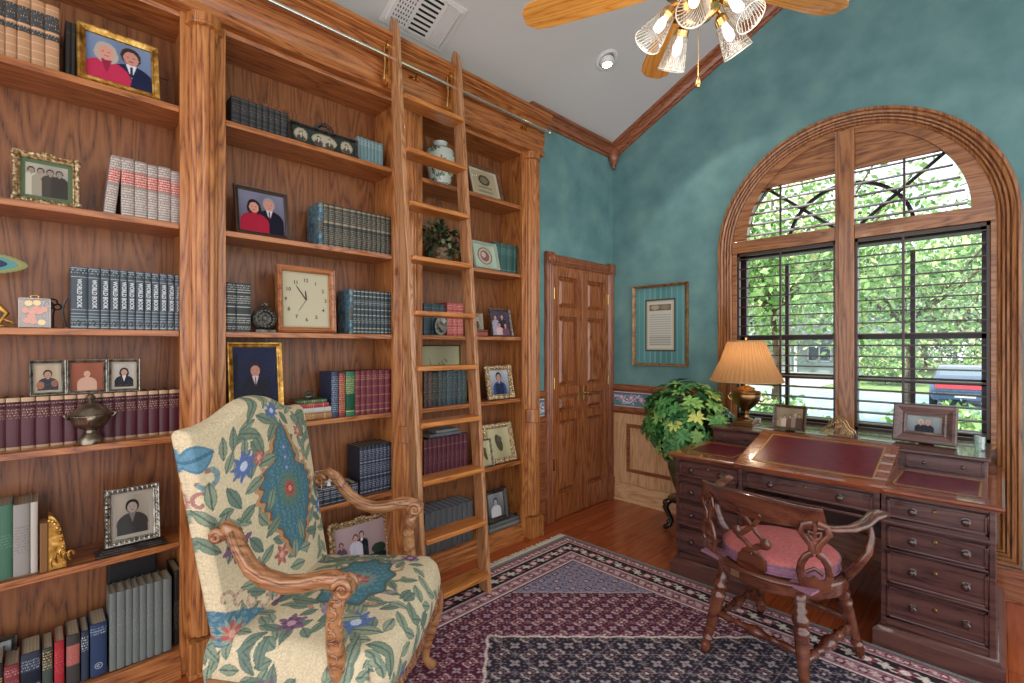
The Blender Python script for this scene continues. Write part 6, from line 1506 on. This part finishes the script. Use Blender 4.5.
for k in range(16): a = 2 * pi * k / 16; b.ball((.014, Rq * .7 * cos(a), zc_ + Rq * .7 * sin(a)), Rq * .11, 4)
for k in range(8): a = 2 * pi * k / 8; b.tube([(.014, Rq * (.25 + .2 * q) * cos(a + .5 * q), zc_ + Rq * (.25 + .2 * q) * sin(a + .5 * q)) for q in (0, .5, 1)], .0028, 5)
b.build('filigree', mat('silvered_bronze', '#77746a', .3, .8), t, smooth=True)
b = MB(); M = Matrix.Translation((0, 0, zc_)) @ Matrix.Rotation(pi / 2, 4, 'Y'); b.lathe([(Rq * .26, .006), (Rq * .2, .014), (0, .017)], 18, M=M); b.build('face', BRZ, t, smooth='auto')
b = MB(); b.tube([(0, -.012, zc_ + Rq), (0, -.010, zc_ + Rq * 1.2), (0, 0, zc_ + Rq * 1.36), (0, .01, zc_ + Rq * 1.2), (0, .012, zc_ + Rq)], [.006, .007, .006, .007, .006], 6); b.build('finial', BRZ, t, smooth=True)
# square wooden clock
ya, yb = ypos(276.5, .0), ypos(334, .0); wq = (yb - ya); hq = at(305, 268, X=.0)[2] - SZ[2]
t = thing('square_wooden_clock', 'square wood-framed clock with a cream dial on the middle shelf', 'clock', (.0, (ya + yb) / 2, SZ[2] + .003)); t.rotation_euler = (0, -.06, 0)
CLW = wood('clock_wood', '#5c3018', '#95582f', '#b07040', 'Y', coat=.5); B = .027
b = MB(); prof = [(0, 0), (0, .02), (B * .25, .03), (B * .6, .034), (B * .8, .026), (B, .03), (B, 0)]
cs = [(-wq / 2 + B, B), (wq / 2 - B, B), (wq / 2 - B, hq - B), (-wq / 2 + B, hq - B)]
b.sweep(prof, [((0, cs[k % 4][0], cs[k % 4][1]), (0, 1 if cs[k % 4][0] > 0 else -1, 1 if cs[k % 4][1] > hq / 2 else -1), (1, 0, 0)) for k in range(5)]); b.box(-.02, 0, -wq / 2 + .003, wq / 2 - .003, .003, hq - .003); b.build('frame', CLW, t, smooth=False, bevel=.001)
b = MB(); b.box(0, .006, cs[0][0] + .0, cs[1][0], B, hq - B); b.build('dial', mat('cream_dial', '#b9b294', .5), t)
ic = mat('clock_ink', '#3a2c24', .5); cz2 = hq / 2; rr = min(wq, hq) / 2 - B - .018
b = MB(); i0 = cs[1][0] - .006
for s in (-1, 1): b.box(.006, .0066, s * i0 - .0008, s * i0 + .0008, B + .006, hq - B - .006); b.box(.006, .0066, -i0, i0, cz2 + s * (hq / 2 - B - .006) - .0008, cz2 + s * (hq / 2 - B - .006) + .0008)
b.build('dial_line', mat('gold_line', '#9a8450', .4, .4), t)
for hnum in range(1, 13):
    me, tw_ = mk_title(str(hnum), .026, 0, None); me.materials.clear(); me.materials.append(ic)
    a = pi / 2 - hnum * pi / 6; me.transform(Matrix.Translation((.0075, rr * cos(a) * 1.0, cz2 + rr * sin(a))) @ Matrix(((0, 0, 1, 0), (1, 0, 0, 0), (0, 1, 0, 0), (0, 0, 0, 1))))
    o = bpy.data.objects.new('numeral', me); COL.objects.link(o); o.parent = t
for nm, ang, L_, wd in (('hour_hand', 0, rr * .5, .0035), ('minute_hand', 35, rr * .92, .0028), ('second_hand', 145, rr * .75, .001)):
    a = pi / 2 + radians(ang if nm != 'hour_hand' else 4); d = Vector((0, cos(a), sin(a))); nn_ = Vector((0, -sin(a), cos(a))); c0 = Vector((.009, 0, cz2)); b = MB()
    b.add([c0 - nn_ * wd, c0 + nn_ * wd, c0 + d * L_ * .8 + nn_ * wd * .8, c0 + d * L_, c0 + d * L_ * .8 - nn_ * wd * .8], [(0, 4, 3, 2, 1)]); vs = [v for v in b.v]
    b.add([(x + .0008, y, z) for x, y, z in vs], [(0, 1, 2, 3, 4)]); b.build(nm, ic, t)
# ornament on the flat pile
t = thing('bronze_figurine', 'small dark bronze figurine lying on top of the green book', 'figurine', (.0, pile_y, pile_top + .0005)); b = MB()
b.ball((0, 0, .012), .012, 6, sc=(1, 2.2, 1)); b.ball((0, -.02, .026), .010, 6); b.tube([(0, -.025, .03), (0, -.015, .042), (0, -.004, .038)], .004, 5); b.tube([(0, .01, .018), (0, .022, .026), (0, .034, .018)], [.006, .005, .003], 6); b.tube([(0, .0, .015), (0, .006, .034), (0, .016, .036)], [.005, .004, .003], 5); b.build('figure', BRZ, t, smooth=True)
# crystal cube with a white cross
hl = at(335, 487, X=.05)[2]
ya, yb = ypos(319, .045), ypos(337, .045); wq = (yb - ya) / 2 * .82
t = thing('glass_cube', 'clear glass cube with a white cross standing on the low navy row', 'ornament', (.015, (ya + yb) / 2, hl + .0015)); b = MB(); b.box(-wq, wq, -wq, wq, 0, 2 * wq); b.build('cube', ACR, t, bevel=.002)
b = MB(); e = .0012
for sx in (-1, 1):
    for sy in (-1, 1):
        b.box(sx * wq - e, sx * wq + e, sy * wq - e, sy * wq + e, 0, 2 * wq); b.box(sx * wq - e, sx * wq + e, -wq, wq, wq + sy * wq - e, wq + sy * wq + e); b.box(-wq, wq, sx * wq - e, sx * wq + e, wq + sy * wq - e, wq + sy * wq + e)
b.build('edge', mat('acrylic_edge', '#c4bcb0', .3), t)
b = MB(); q = wq
def flare(dy, dz, L_): 
    nn_ = (-dz, dy); return [(dy * .1 * q + nn_[0] * .12 * q, dz * .1 * q + nn_[1] * .12 * q), (dy * L_ + nn_[0] * .26 * q, dz * L_ + nn_[1] * .26 * q), (dy * L_ - nn_[0] * .26 * q, dz * L_ - nn_[1] * .26 * q), (dy * .1 * q - nn_[0] * .12 * q, dz * .1 * q - nn_[1] * .12 * q)]
for dy, dz, L_ in ((0, 1, .5 * q), (0, -1, .8 * q), (1, 0, .5 * q), (-1, 0, .5 * q)): b.prism([(y, z + q * 1.1) for y, z in flare(dy, dz, L_)], lambda p, r, d: (d, p, r), q - .004, q + .0015)
b.box(q - .004, q + .0015, -.2 * q, .2 * q, .9 * q, 1.3 * q); b.build('cross', mat('white_enamel', '#d8d8d4', .4), t)

# ---------------------------------------------------------------- right bay
ya, yb = ypos(428, .0), ypos(452, .0); Rq = (yb - ya) / 2 * 1.0; hq = at(440, 143, X=.0)[2] - SZ[0]
t = thing('ginger_jar', 'white porcelain jar with green floral pattern on the top right shelf', 'jar', (.0, (ya + yb) / 2, SZ[0] + .001)); nu, nv = 120, 90
prof = [(0, .62), (.03, .64), (.2, .8), (.45, .97), (.65, 1.0), (.8, .9), (.87, .66), (.89, .5), (.94, .46), (.97, .5), (1.0, .5)]
c = Cv(2 * pi * Rq, hq, nu, nv, '#c4ccc0'); rj = random.Random(3)
for k in range(26): 
    x, y = rj.uniform(0, c.w), rj.uniform(.08, .8) * hq
    for q in range(4): c.leaf(x, y, .028, .006, rj.uniform(0, 6.3), rj.choice(['#3c6a4c', '#4c7c5c', '#2c5a40']))
    c.flower(x, y, .009, 5, '#6c8c5c', '#c8a878')
c.rect(-1, 9, hq * .02, hq * .04, '#3c6a4c'); c.rect(-1, 9, hq * .82, hq * .835, '#3c6a4c')
th = np.linspace(0, 2 * pi, nu)[None, :] * np.ones((nv, 1)); zz = np.linspace(0, 1, nv)[:, None] * np.ones((1, nu)); rr_ = np.interp(zz, [p[0] for p in prof], [p[1] for p in prof]) * Rq
paint_mesh('jar_body', np.stack([rr_ * np.cos(th), rr_ * np.sin(th), zz * hq], -1), c.c, vcol('glazed_porcelain', .15, coat=.5), t)
b = MB(); b.lathe([(.0, hq * .95), (Rq * .49, hq * .95)], 24); b.build('mouth', mat('jar_shadow', '#8c9488', .5), t); b = MB(); b.lathe([(.0, .001), (Rq * .62, .001)], 24); b.build('foot', mat('jar_foot', '#b4bab0', .5), t)
# leafy plant in a basket, second shelf
ya, yb = ypos(421, .0), ypos(462, .0); ycn = (ya + yb) / 2
t = thing('basket_plant', 'dark leafy plant in a small woven basket behind the ladder', 'plant', (-.02, ycn, SZ[1] + .001))
b = MB(); b.lathe([(.05, 0), (.06, .05), (.075, .10), (.07, .105)], 24, rib=.03, ribn=24); 
for k in range(7): b.tube([((.052 + .0035 * k) * cos(a), (.052 + .0035 * k) * sin(a), .008 + .015 * k) for a in np.linspace(0, 2 * pi, 25)], .004, 5, cap=False)
b.build('basket', noisy('wicker', [(.4, '#4c3c2c'), (.6, '#8c7456')], 60, .7), t, smooth=True)
b = MB(); rq = random.Random(4)
for k in range(120):
    q = Vector((rq.gauss(0, 1), rq.gauss(0, 1), rq.gauss(0, 1))).normalized() * rq.uniform(.5, 1)
    p = Vector((q.x * .10, q.y * .15, .16 + q.z * .11)); p.x = max(-.11, min(.08, p.x)); p.z = max(.07, p.z)
    for m_ in range(3):
        dd = (q + Vector((rq.uniform(-.8, .8), rq.uniform(-.8, .8), rq.uniform(-.6, .6)))).normalized(); leaf_geo(b, p, dd, .045, .013, Vector((0, 0, 1)), rq.choice([0, 0, 1, 2]))
b.build('foliage', [mat('ivy_dark', '#1f3a24', .35), mat('ivy_mid', '#3c5a38', .4), mat('ivy_pale', '#7c8a64', .4)], t, recalc=False)
b = MB(); 
for k in range(5): b.tube([(.05, .10 + .012 * k, .09), (.07, .14 + .012 * k, .15 + .02 * (k % 2)), (.06, .165, .19 - .03 * k)], .002, 4)
b.build('twigs', mat('twig', '#8a7a58', .7), t)
# silver leaf dish
ya, yb = ypos(437, .05), ypos(448.5, .05)
t = thing('silver_leaf_dish', 'oval silver embossed dish propped up behind the ladder on the middle shelf', 'dish', (.045, (ya + yb) / 2, SZ[2] + .004)); t.rotation_euler = (0, -.25, 0); b = MB(); rz_ = (at(443, 316, X=.045)[2] - SZ[2]) / 2; ry_ = (yb - ya) / 2 * 1.1; nq = 32
vs = []; 
for f, dx_ in ((0, -.004), (.35, -.003), (.7, .0), (.92, .005), (1, .004)):
    for k in range(nq): a = 2 * pi * k / nq; vs.append((dx_ + (.0015 if k % 2 and f > .3 else 0), ry_ * f * cos(a) + .3 * ry_ * f * sin(a), rz_ + rz_ * f * sin(a)))
b.add(vs, [(i * nq + k, i * nq + (k + 1) % nq, (i + 1) * nq + (k + 1) % nq, (i + 1) * nq + k) for i in range(4) for k in range(nq)])
for k in range(9): b.tube([(.004, -.0, rz_ * .3), (.006, (k - 4) * ry_ * .12, rz_ * 1.0), (.008, (k - 4) * ry_ * .2 + .002, rz_ * (1.6 - abs(k - 4) * .1))], .0016, 4)
b.build('dish', SILV, t, smooth=True)
# dark lump at the right end of the bottom shelf
ya, yb = ypos(509, .0), ypos(519, .0)
t = thing('dark_wooden_carving', 'low dark carved wooden piece at the right end of the lowest shelf', 'carving', (.0, (ya + yb) / 2 + .01, .107)); b = MB(); b.box(-.04, .04, -.035, .035, 0, .008); b.ball((0, 0, .028), .026, 7, sc=(1.1, 1.2, .9)); b.tube([(0, -.02, .03), (.01, 0, .055), (0, .02, .03)], .01, 7); b.build('carving', EB, t, smooth=True)
# painted print standing behind the fourth ladder step
t = frame('pale olive panel with a thin branch design behind the dark books and ladder', .34, .385, .008, mat('thin_brass_edge', '#8c7444', .35, .7), 'branch', (-.13, ypos(441, -.13), SZ[3] + .002), .03, easel=False, name='branch_panel')
# small red book end-on beside gilt frame
rdst = style('thin_red_single', '#7c2c24', [(.4, .8, 2)], ink='#b87c5c'); yq = ypos(479, .03); add_book(.03, yq, SZ[3] + .0005, .018, .14, .12, rdst, 'thin dark red book standing alone left of the upper gilt frame')

# ---------------------------------------------------------------- on the wall and the desk
# framed document on the window wall
wf = frame('gold framed document with teal striped mat on the wall beside the door', .51, .70, .024, noisy('antique_gold_wood', [(.3, '#6e4c2c'), (.7, '#a88458')], 30, .35, metal=.2), 'document', (.481, -.003, 1.228), .0, -pi / 2, easel=False, depth=.03, cat='picture frame', name='framed_document')
GT = .8635
def desk_y(u, v): return at(u, v, Z=GT)
a_, c_ = at(773, 427, Z=GT), at(807, 431, Z=GT); mid = (a_ + c_) / 2
def desk_frame(label, u0, v0, u1, v1, vtop, border, fm, kind, lean, **k):
    a, c = at(u0, v0, Z=GT), at(u1, v1, Z=GT); m = (a + c) / 2; d = c - a; yaw = math.atan2(d.y, d.x) - pi / 2
    D = (m.x - CX) * Fv[0] + (m.y - CY) * Fv[1]; h = (H - (vtop - 346) / FPX * D - GT) / cos(lean)
    return frame(label, d.length, h, border, fm, kind, (m.x, m.y, GT + .002), lean, yaw, **k)
desk_frame('brown carved frame with a family photo beside the lamp on the desk', 772.5, 428.5, 805.5, 432.5, 406, .018, noisy('carved_brown', [(.35, '#2c1e18'), (.65, '#6a5444')], 70, .35), 'family', .22)
desk_frame('wide dark wood frame with a small photo of a couple on the desk', 892.5, 440, 957, 448, 406, .062, wood('walnut_frame_dark', '#30201c', '#58403a', '#6c504a', 'Y', coat=.3), 'couple_small', .2)
# gold filigree letter rack
p0 = at(838, 436, Z=GT); 
t = thing('filigree_letter_holder', 'gold filigree letter holder shaped like a triangle on the desk back', 'letter holder', (p0.x, p0.y, GT + .0005), radians(-6))
FIL = mat('pale_gilt', '#c8a878', .25, .9)
for dy in (-.018, .03):
    b = MB(); rf = random.Random(2)
    edge_ = [(-.085, .004), (-.078, .035), (-.05, .055), (-.034, .092), (0, .112), (.034, .092), (.05, .055), (.078, .035), (.085, .004)]
    b.tube([(x, dy, z) for x, z in edge_], .003, 6)
    for k in range(26):
        x = rf.uniform(-.07, .07); zm = np.interp(x, [p[0] for p in edge_], [p[1] for p in edge_]); z = rf.uniform(.012, max(.014, zm - .012)); r = rf.uniform(.007, .012); a0 = rf.uniform(0, 6)
        b.tube([(x + r * (1 - q / 14) * cos(a0 + q * .6), dy, max(.004, z + r * (1 - q / 14) * sin(a0 + q * .6))) for q in range(11)], .0017, 5)
    b.build('filigree_panel', FIL, t, smooth=True)
b = MB(); b.box(-.075, .075, -.02, .02, 0, .004); b.build('base', FIL, t, bevel=.001)
# papers / cards on the gallery top
PAPER = mat('white_paper', '#c8ccd0', .7)
def card(label, u, v, w, d, yaw, name='card', th=.0015, m=None):
    p = at(u, v, Z=GT); b = MB(); b.box(-w / 2, w / 2, -d / 2, d / 2, 0, th); o = b.build(name, m or PAPER, bevel=.0004); o.location = (p.x, p.y, GT + .0003); o.rotation_euler = (0, 0, yaw); return tag(o, label, name)
card('small white card lying left of the lamp base', 722, 422.5, .11, .05, .4)
card('white card lying flat right of the lamp base', 763, 428.5, .12, .045, -.1)
card('white strip of paper between photo frame and filigree holder', 817, 434, .11, .03, -.05)
card('white envelope lying between filigree holder and dark frame', 877, 440, .16, .05, -.1, 'envelope')
p0 = at(757, 424, Z=GT); t = thing('photo_card', 'small blue and white printed card leaning beside the lamp base', 'card', (p0.x, p0.y, GT + .001)); b = MB(); M = Matrix.Rotation(-.5, 4, 'X')
b.box(-.02, .02, 0, .0015, 0, .045, M=M); b.build('card', PAPER, t); b = MB()
for k in range(4): b.box(-.016 + .004 * (k % 2), .012, -.0006, 0, .006 + .009 * k, .011 + .009 * k, M=M)
b.build('print', mat('blue_print', '#3c5c84', .6), t)
p0 = at(980, 450, Z=GT); t = thing('glass_tumbler', 'small clear glass at the right end of the desk back', 'glass', (min(p0.x, 2.47), min(p0.y, -.06), GT + .0005)); b = MB(); b.lathe([(.0, .001), (.022, .001), (.026, .07), (.0245, .07), (.021, .006), (0, .005)], 20); b.build('tumbler', glassy('tumbler_glass', (.85, .93, .9), .2, .02), t, smooth='auto')
# brass plate on the rear of the chair seat
b = MB(); b.box(-.035, .035, -.2315, -.2285, .392, .424); o = b.build('name_plate', mat('worn_brass_plate', '#8a6c50', .4, .6), dc, bevel=.001); o.location = (-.05, .014, 0)

# ================================================================ outdoors
GZ = -.72
def outm(name, stops, scale, rough=.9, **k): return noisy(name, stops, scale, rough, **k)
b = MB(); b.box(-80, 80, .2, 90, GZ - .2, GZ); o = b.build('lawn_ground', outm('lawn', [(.3, '#5c7a40'), (.7, '#86a060')], 3)); struct(o)
b = MB(); b.box(-80, 80, 10, 23, GZ, GZ + .02); struct(b.build('street', outm('asphalt', [(.3, '#7c94a8'), (.7, '#98acba')], 1.5)))
b = MB(); b.box(-80, 80, 23, 23.3, GZ, GZ + .14); b.box(-80, 80, 9.7, 10, GZ, GZ + .14); struct(b.build('kerb', mat('kerb_concrete', '#b0aca4', .9)))
b = MB(); b.box(-14, -4, 23.3, 40, GZ, GZ + .03); struct(b.build('driveway', mat('drive_concrete', '#b4b0a8', .9)))
BARK = outm('bark', [(.3, '#3c2e24'), (.7, '#6c5848')], 6)
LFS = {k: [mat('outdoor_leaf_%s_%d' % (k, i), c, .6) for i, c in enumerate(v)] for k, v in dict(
    green=['#5e8848', '#80a860', '#a0c07c', '#c4c08c'], far=['#7c987c', '#98ae90', '#b2c2a6', '#c8cab0'], rose=['#8c6c60', '#a88878', '#b89c88', '#7c7450']).items()}  # far set: distance haze painted in as paler leaf colours
def tree(label, x, y, h, R, kind, n, ls, seed, zc=None, cat='tree', name='tree', group=None, squash=.8):
    t = thing(name, label, cat, (x, y, GZ), group=group); r = random.Random(seed); zc = zc or h - R * squash
    b = MB(); b.tube([(0, 0, 0), (.1, .05, zc * .4), (-.05, .1, zc * .8), (0, 0, zc + R * .4)], [.016 * h, .011 * h, .008 * h, .003 * h], 8)
    for k in range(9):
        a = k * 2.4; q = Vector((cos(a), sin(a), .5)) * R * .75; b.tube([(0, 0, zc * .7), tuple(Vector((0, 0, zc * .8)) + q * .5), tuple(Vector((0, 0, zc)) + q)], [.01 * h, .006 * h, .002 * h], 5)
    b.build('trunk', BARK, t, smooth=True)
    N_ = n; v = []; f = []; mi = []; cl = [(Vector((r.gauss(0, 1), r.gauss(0, 1), r.gauss(0, 1))).normalized() * r.uniform(.25, .95)) for _ in range(40)]
    for i in range(N_):
        c = cl[r.randrange(40)]; p = c + Vector((r.gauss(0, .16), r.gauss(0, .16), r.gauss(0, .14)))
        p = Vector((p.x * R, p.y * R, zc + p.z * R * squash))
        if p.z < .15: continue
        d = Vector((r.uniform(-1, 1), r.uniform(-1, 1), r.uniform(-1.2, .3))).normalized(); s = d.orthogonal().normalized(); s = (s * cos(i) + d.cross(s) * sin(i)); L_ = ls * r.uniform(.7, 1.3)
        k = len(v); v += [p, p + d * L_ * .5 + s * L_ * .28, p + d * L_, p + d * L_ * .5 - s * L_ * .28]; f.append((k, k + 1, k + 2, k + 3)); mi.append(r.choices([0, 1, 2, 3], [3, 4, 3, 1])[0])
    b = MB(); b.v = [tuple(q) for q in v]; b.f = f; b.m = mi; b.build('foliage', LFS[kind], t, recalc=False); return t
def dirp(u, D): t = (u - 512) / FPX; return CX + D * (Fv[0] + t * Rv[0]), CY + D * (Fv[1] + t * Rv[1])
x, y = dirp(772, 11); tree('large leafy green tree outside the left half of the window', x, y, 6.4, 3.3, 'green', 8000, .15, 1, squash=.68)
x, y = dirp(905, 13.5); tree('broad green tree beyond the right half of the window', x, y, 6.1, 3.2, 'green', 6000, .15, 2, squash=.68)
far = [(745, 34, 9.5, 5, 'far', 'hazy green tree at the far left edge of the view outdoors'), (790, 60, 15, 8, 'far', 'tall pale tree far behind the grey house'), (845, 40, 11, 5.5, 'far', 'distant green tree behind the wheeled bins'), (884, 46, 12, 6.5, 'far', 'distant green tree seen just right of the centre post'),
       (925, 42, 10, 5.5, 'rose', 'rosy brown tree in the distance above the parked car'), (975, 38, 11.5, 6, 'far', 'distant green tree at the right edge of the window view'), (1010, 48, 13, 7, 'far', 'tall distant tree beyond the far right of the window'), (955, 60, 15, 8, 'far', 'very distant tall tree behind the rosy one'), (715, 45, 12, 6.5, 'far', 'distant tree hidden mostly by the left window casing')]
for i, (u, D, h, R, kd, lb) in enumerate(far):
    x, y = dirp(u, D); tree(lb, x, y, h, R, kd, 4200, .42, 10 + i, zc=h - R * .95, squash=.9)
for i, (u, D, h, R, lb, n) in enumerate([(968, 5.6, 1.65, .75, 'green shrub close outside the lower right window', 2600), (752, 6.2, 1.75, .8, 'green shrub close outside the lower left window behind the lamp', 2600), (830, 7.5, .8, .8, 'low green shrub under the window near the centre post', 1600), (885, 26.5, 1.9, 1.9, 'rounded hedge bush across the street left of the car', 2200), (1010, 27, 2.2, 2.2, 'tall hedge bush across the street at the right edge', 2200)]):
    x, y = dirp(u, D); tree(lb, x, y, h, R, 'green', n, .10 if D < 10 else .25, 40 + i, zc=h * .55, cat='shrub', name='shrub')
# house across the street
hx, hy = dirp(800, 40); t = thing('house', 'grey house with white garage door and pitched roof across the street', 'house', (hx, hy, GZ)); 
HW = mat('house_siding', '#9cacb4', .8); b = MB(); b.box(-7, 7, 0, 8, 0, 3.0); b.prism([(-1.2, 3.0), (9.2, 3.0), (4, 5.6)], lambda p, q, d: (d, p, q), -7.02, 7.02); b.build('walls', HW, t)
b = MB(); b.prism([(-1.6, 2.75), (4, 5.75), (9.6, 2.75), (9.6, 2.95), (4, 6.0), (-1.6, 2.95)], lambda p, q, d: (d, p, q), -7.6, 7.6); b.build('roof', mat('house_roof', '#6c7078', .9), t)
for i, (x0, x1, z0, z1, nm) in enumerate(((-5.8, -3.2, .05, 2.2, 'garage_door'), (-1.6, -.6, .1, 2.2, 'front_door'), (.6, 2.2, .9, 2.1, 'house_window'), (3.6, 5.6, .9, 2.1, 'house_window'))):
    b = MB(); b.box(x0, x1, -.06, .02, z0, z1); o = b.build(nm, mat('house_white', '#c8ccd0', .7) if 'window' not in nm else mat('house_glass', '#3c4c58', .15), t)
    if 'window' in nm:
        b = MB()
        for q in (x0, x1, (x0 + x1) / 2): b.box(q - .05, q + .05, -.1, -.05, z0 - .05, z1 + .05)
        for q in (z0, z1): b.box(x0 - .05, x1 + .05, -.1, -.05, q - .05, q + .05)
        b.build('frame', mat('house_white', '#c8ccd0', .7), o)
for sx in (-6.9, 0, 6.9):
    b = MB(); b.box(sx - .1, sx + .1, -1.3, -1.1, 0, 2.85); b.build('porch_post', mat('house_white', '#c8ccd0', .7), t)
# wheeled bins
def bin_(u, D, label):
    x, y = dirp(u, D); t = thing('wheeled_bin', label, 'bin', (x, y, GZ), .2); m = mat('bin_blue', '#34506c', .6); b = MB()
    vs = [(-.24, -.3, .06), (.24, -.3, .06), (.24, .22, .06), (-.24, .22, .06), (-.3, -.36, .95), (.3, -.36, .95), (.3, .34, .95), (-.3, .34, .95)]; b.add(vs, [(3, 2, 1, 0), (0, 1, 5, 4), (1, 2, 6, 5), (2, 3, 7, 6), (3, 0, 4, 7), (4, 5, 6, 7)]); b.build('body', m, t, bevel=.02)
    b = MB(); b.box(-.32, .32, -.4, .36, .955, 1.02); b.tube([(-.25, .42, 1.0), (.25, .42, 1.0)], .025, 6); b.build('lid', m, t, bevel=.015)
    for s in (-.27, .27): b = MB(); b.lathe([(.1, -.03), (.11, 0), (.1, .03)], 16, M=Matrix.Translation((s, .2, .11)) @ Matrix.Rotation(pi / 2, 4, 'Y')); b.build('wheel', BLACK, t)
bin_(879, 32.5, 'left blue wheeled bin at the far kerb'); bin_(893.5, 32.5, 'right blue wheeled bin at the far kerb')
# parked car seen from behind
cx2, cy2 = dirp(965, 16.0); t = thing('car', 'blue-grey parked car with a red band across its tail on the street', 'car', (cx2, cy2, GZ + .02), radians(4)); CP = mat('car_paint', '#3c5470', .2, .3, coat=.8)
def loft(secs):
    b = MB(); n = len(secs[0][1]); vs = []
    for y, pr in secs: vs += [(px_, y, pz) for px_, pz in pr]
    b.add(vs, [(i * n + k, i * n + (k + 1) % n, (i + 1) * n + (k + 1) % n, (i + 1) * n + k) for i in range(len(secs) - 1) for k in range(n)] + [tuple(range(n))[::-1], tuple((len(secs) - 1) * n + k for k in range(n))]); return b
def sec(w, z0, z1, rw=.9): return [(-w * rw, z0), (w * rw, z0), (w, z0 + .18), (w, z1 - .12), (w * .93, z1), (-w * .93, z1), (-w, z1 - .12), (-w, z0 + .18)]
loft([(-.0, sec(.80, .32, .86)), (.08, sec(.88, .26, .93)), (.6, sec(.90, .22, .95)), (3.2, sec(.9, .22, .93)), (4.2, sec(.86, .24, .80)), (4.5, sec(.78, .3, .66))]).build('body', CP, t, bevel=.03, smooth='auto')
def cab(w0, w1, z0, z1): return [(-w0, z0), (w0, z0), (w1, z1 - .04), (w1 * .9, z1), (-w1 * .9, z1), (-w1, z1 - .04)]
loft([(.25, cab(.80, .78, .9, .98)), (.75, cab(.82, .66, .9, 1.38)), (1.6, cab(.82, .68, .9, 1.44)), (2.4, cab(.82, .66, .9, 1.40)), (3.2, cab(.80, .76, .88, .96))]).build('cabin', CP, t, bevel=.02, smooth='auto')
b = MB(); b.add([(-.68, .335, 1.0), (.68, .335, 1.0), (.56, .70, 1.34), (-.56, .70, 1.34)], [(0, 1, 2, 3)]); b.v = [(x, y - .03, z + .012) for x, y, z in b.v]; b.build('rear_window', mat('car_glass', '#5c707c', .08, coat=1), t)
b = MB(); b.box(-.74, .74, -.03, .03, .66, .80); b.build('tail_light_band', mat('tail_red', '#c42c3c', .25), t, bevel=.01)
b = MB(); b.box(-.84, .84, -.09, .06, .30, .52); b.build('bumper', CP, t, bevel=.03)
b = MB(); b.box(-.26, .26, -.1, -.088, .38, .49); b.build('number_plate', mat('plate_white', '#c8ccc8', .5), t)
for sx in (-.8, .8):
    for yy in (.85, 3.55):
        b = MB(); M = Matrix.Translation((sx, yy, .32)) @ Matrix.Rotation(pi / 2, 4, 'Y'); b.lathe([(.2, -.11), (.3, -.11), (.32, -.06), (.32, .06), (.3, .11), (.2, .11)], 22, M=M); b.lathe([(0, -.09), (.2, -.09), (.2, .09), (0, .09)], 16, M=M); b.build('wheel', BLACK, t, smooth='auto')
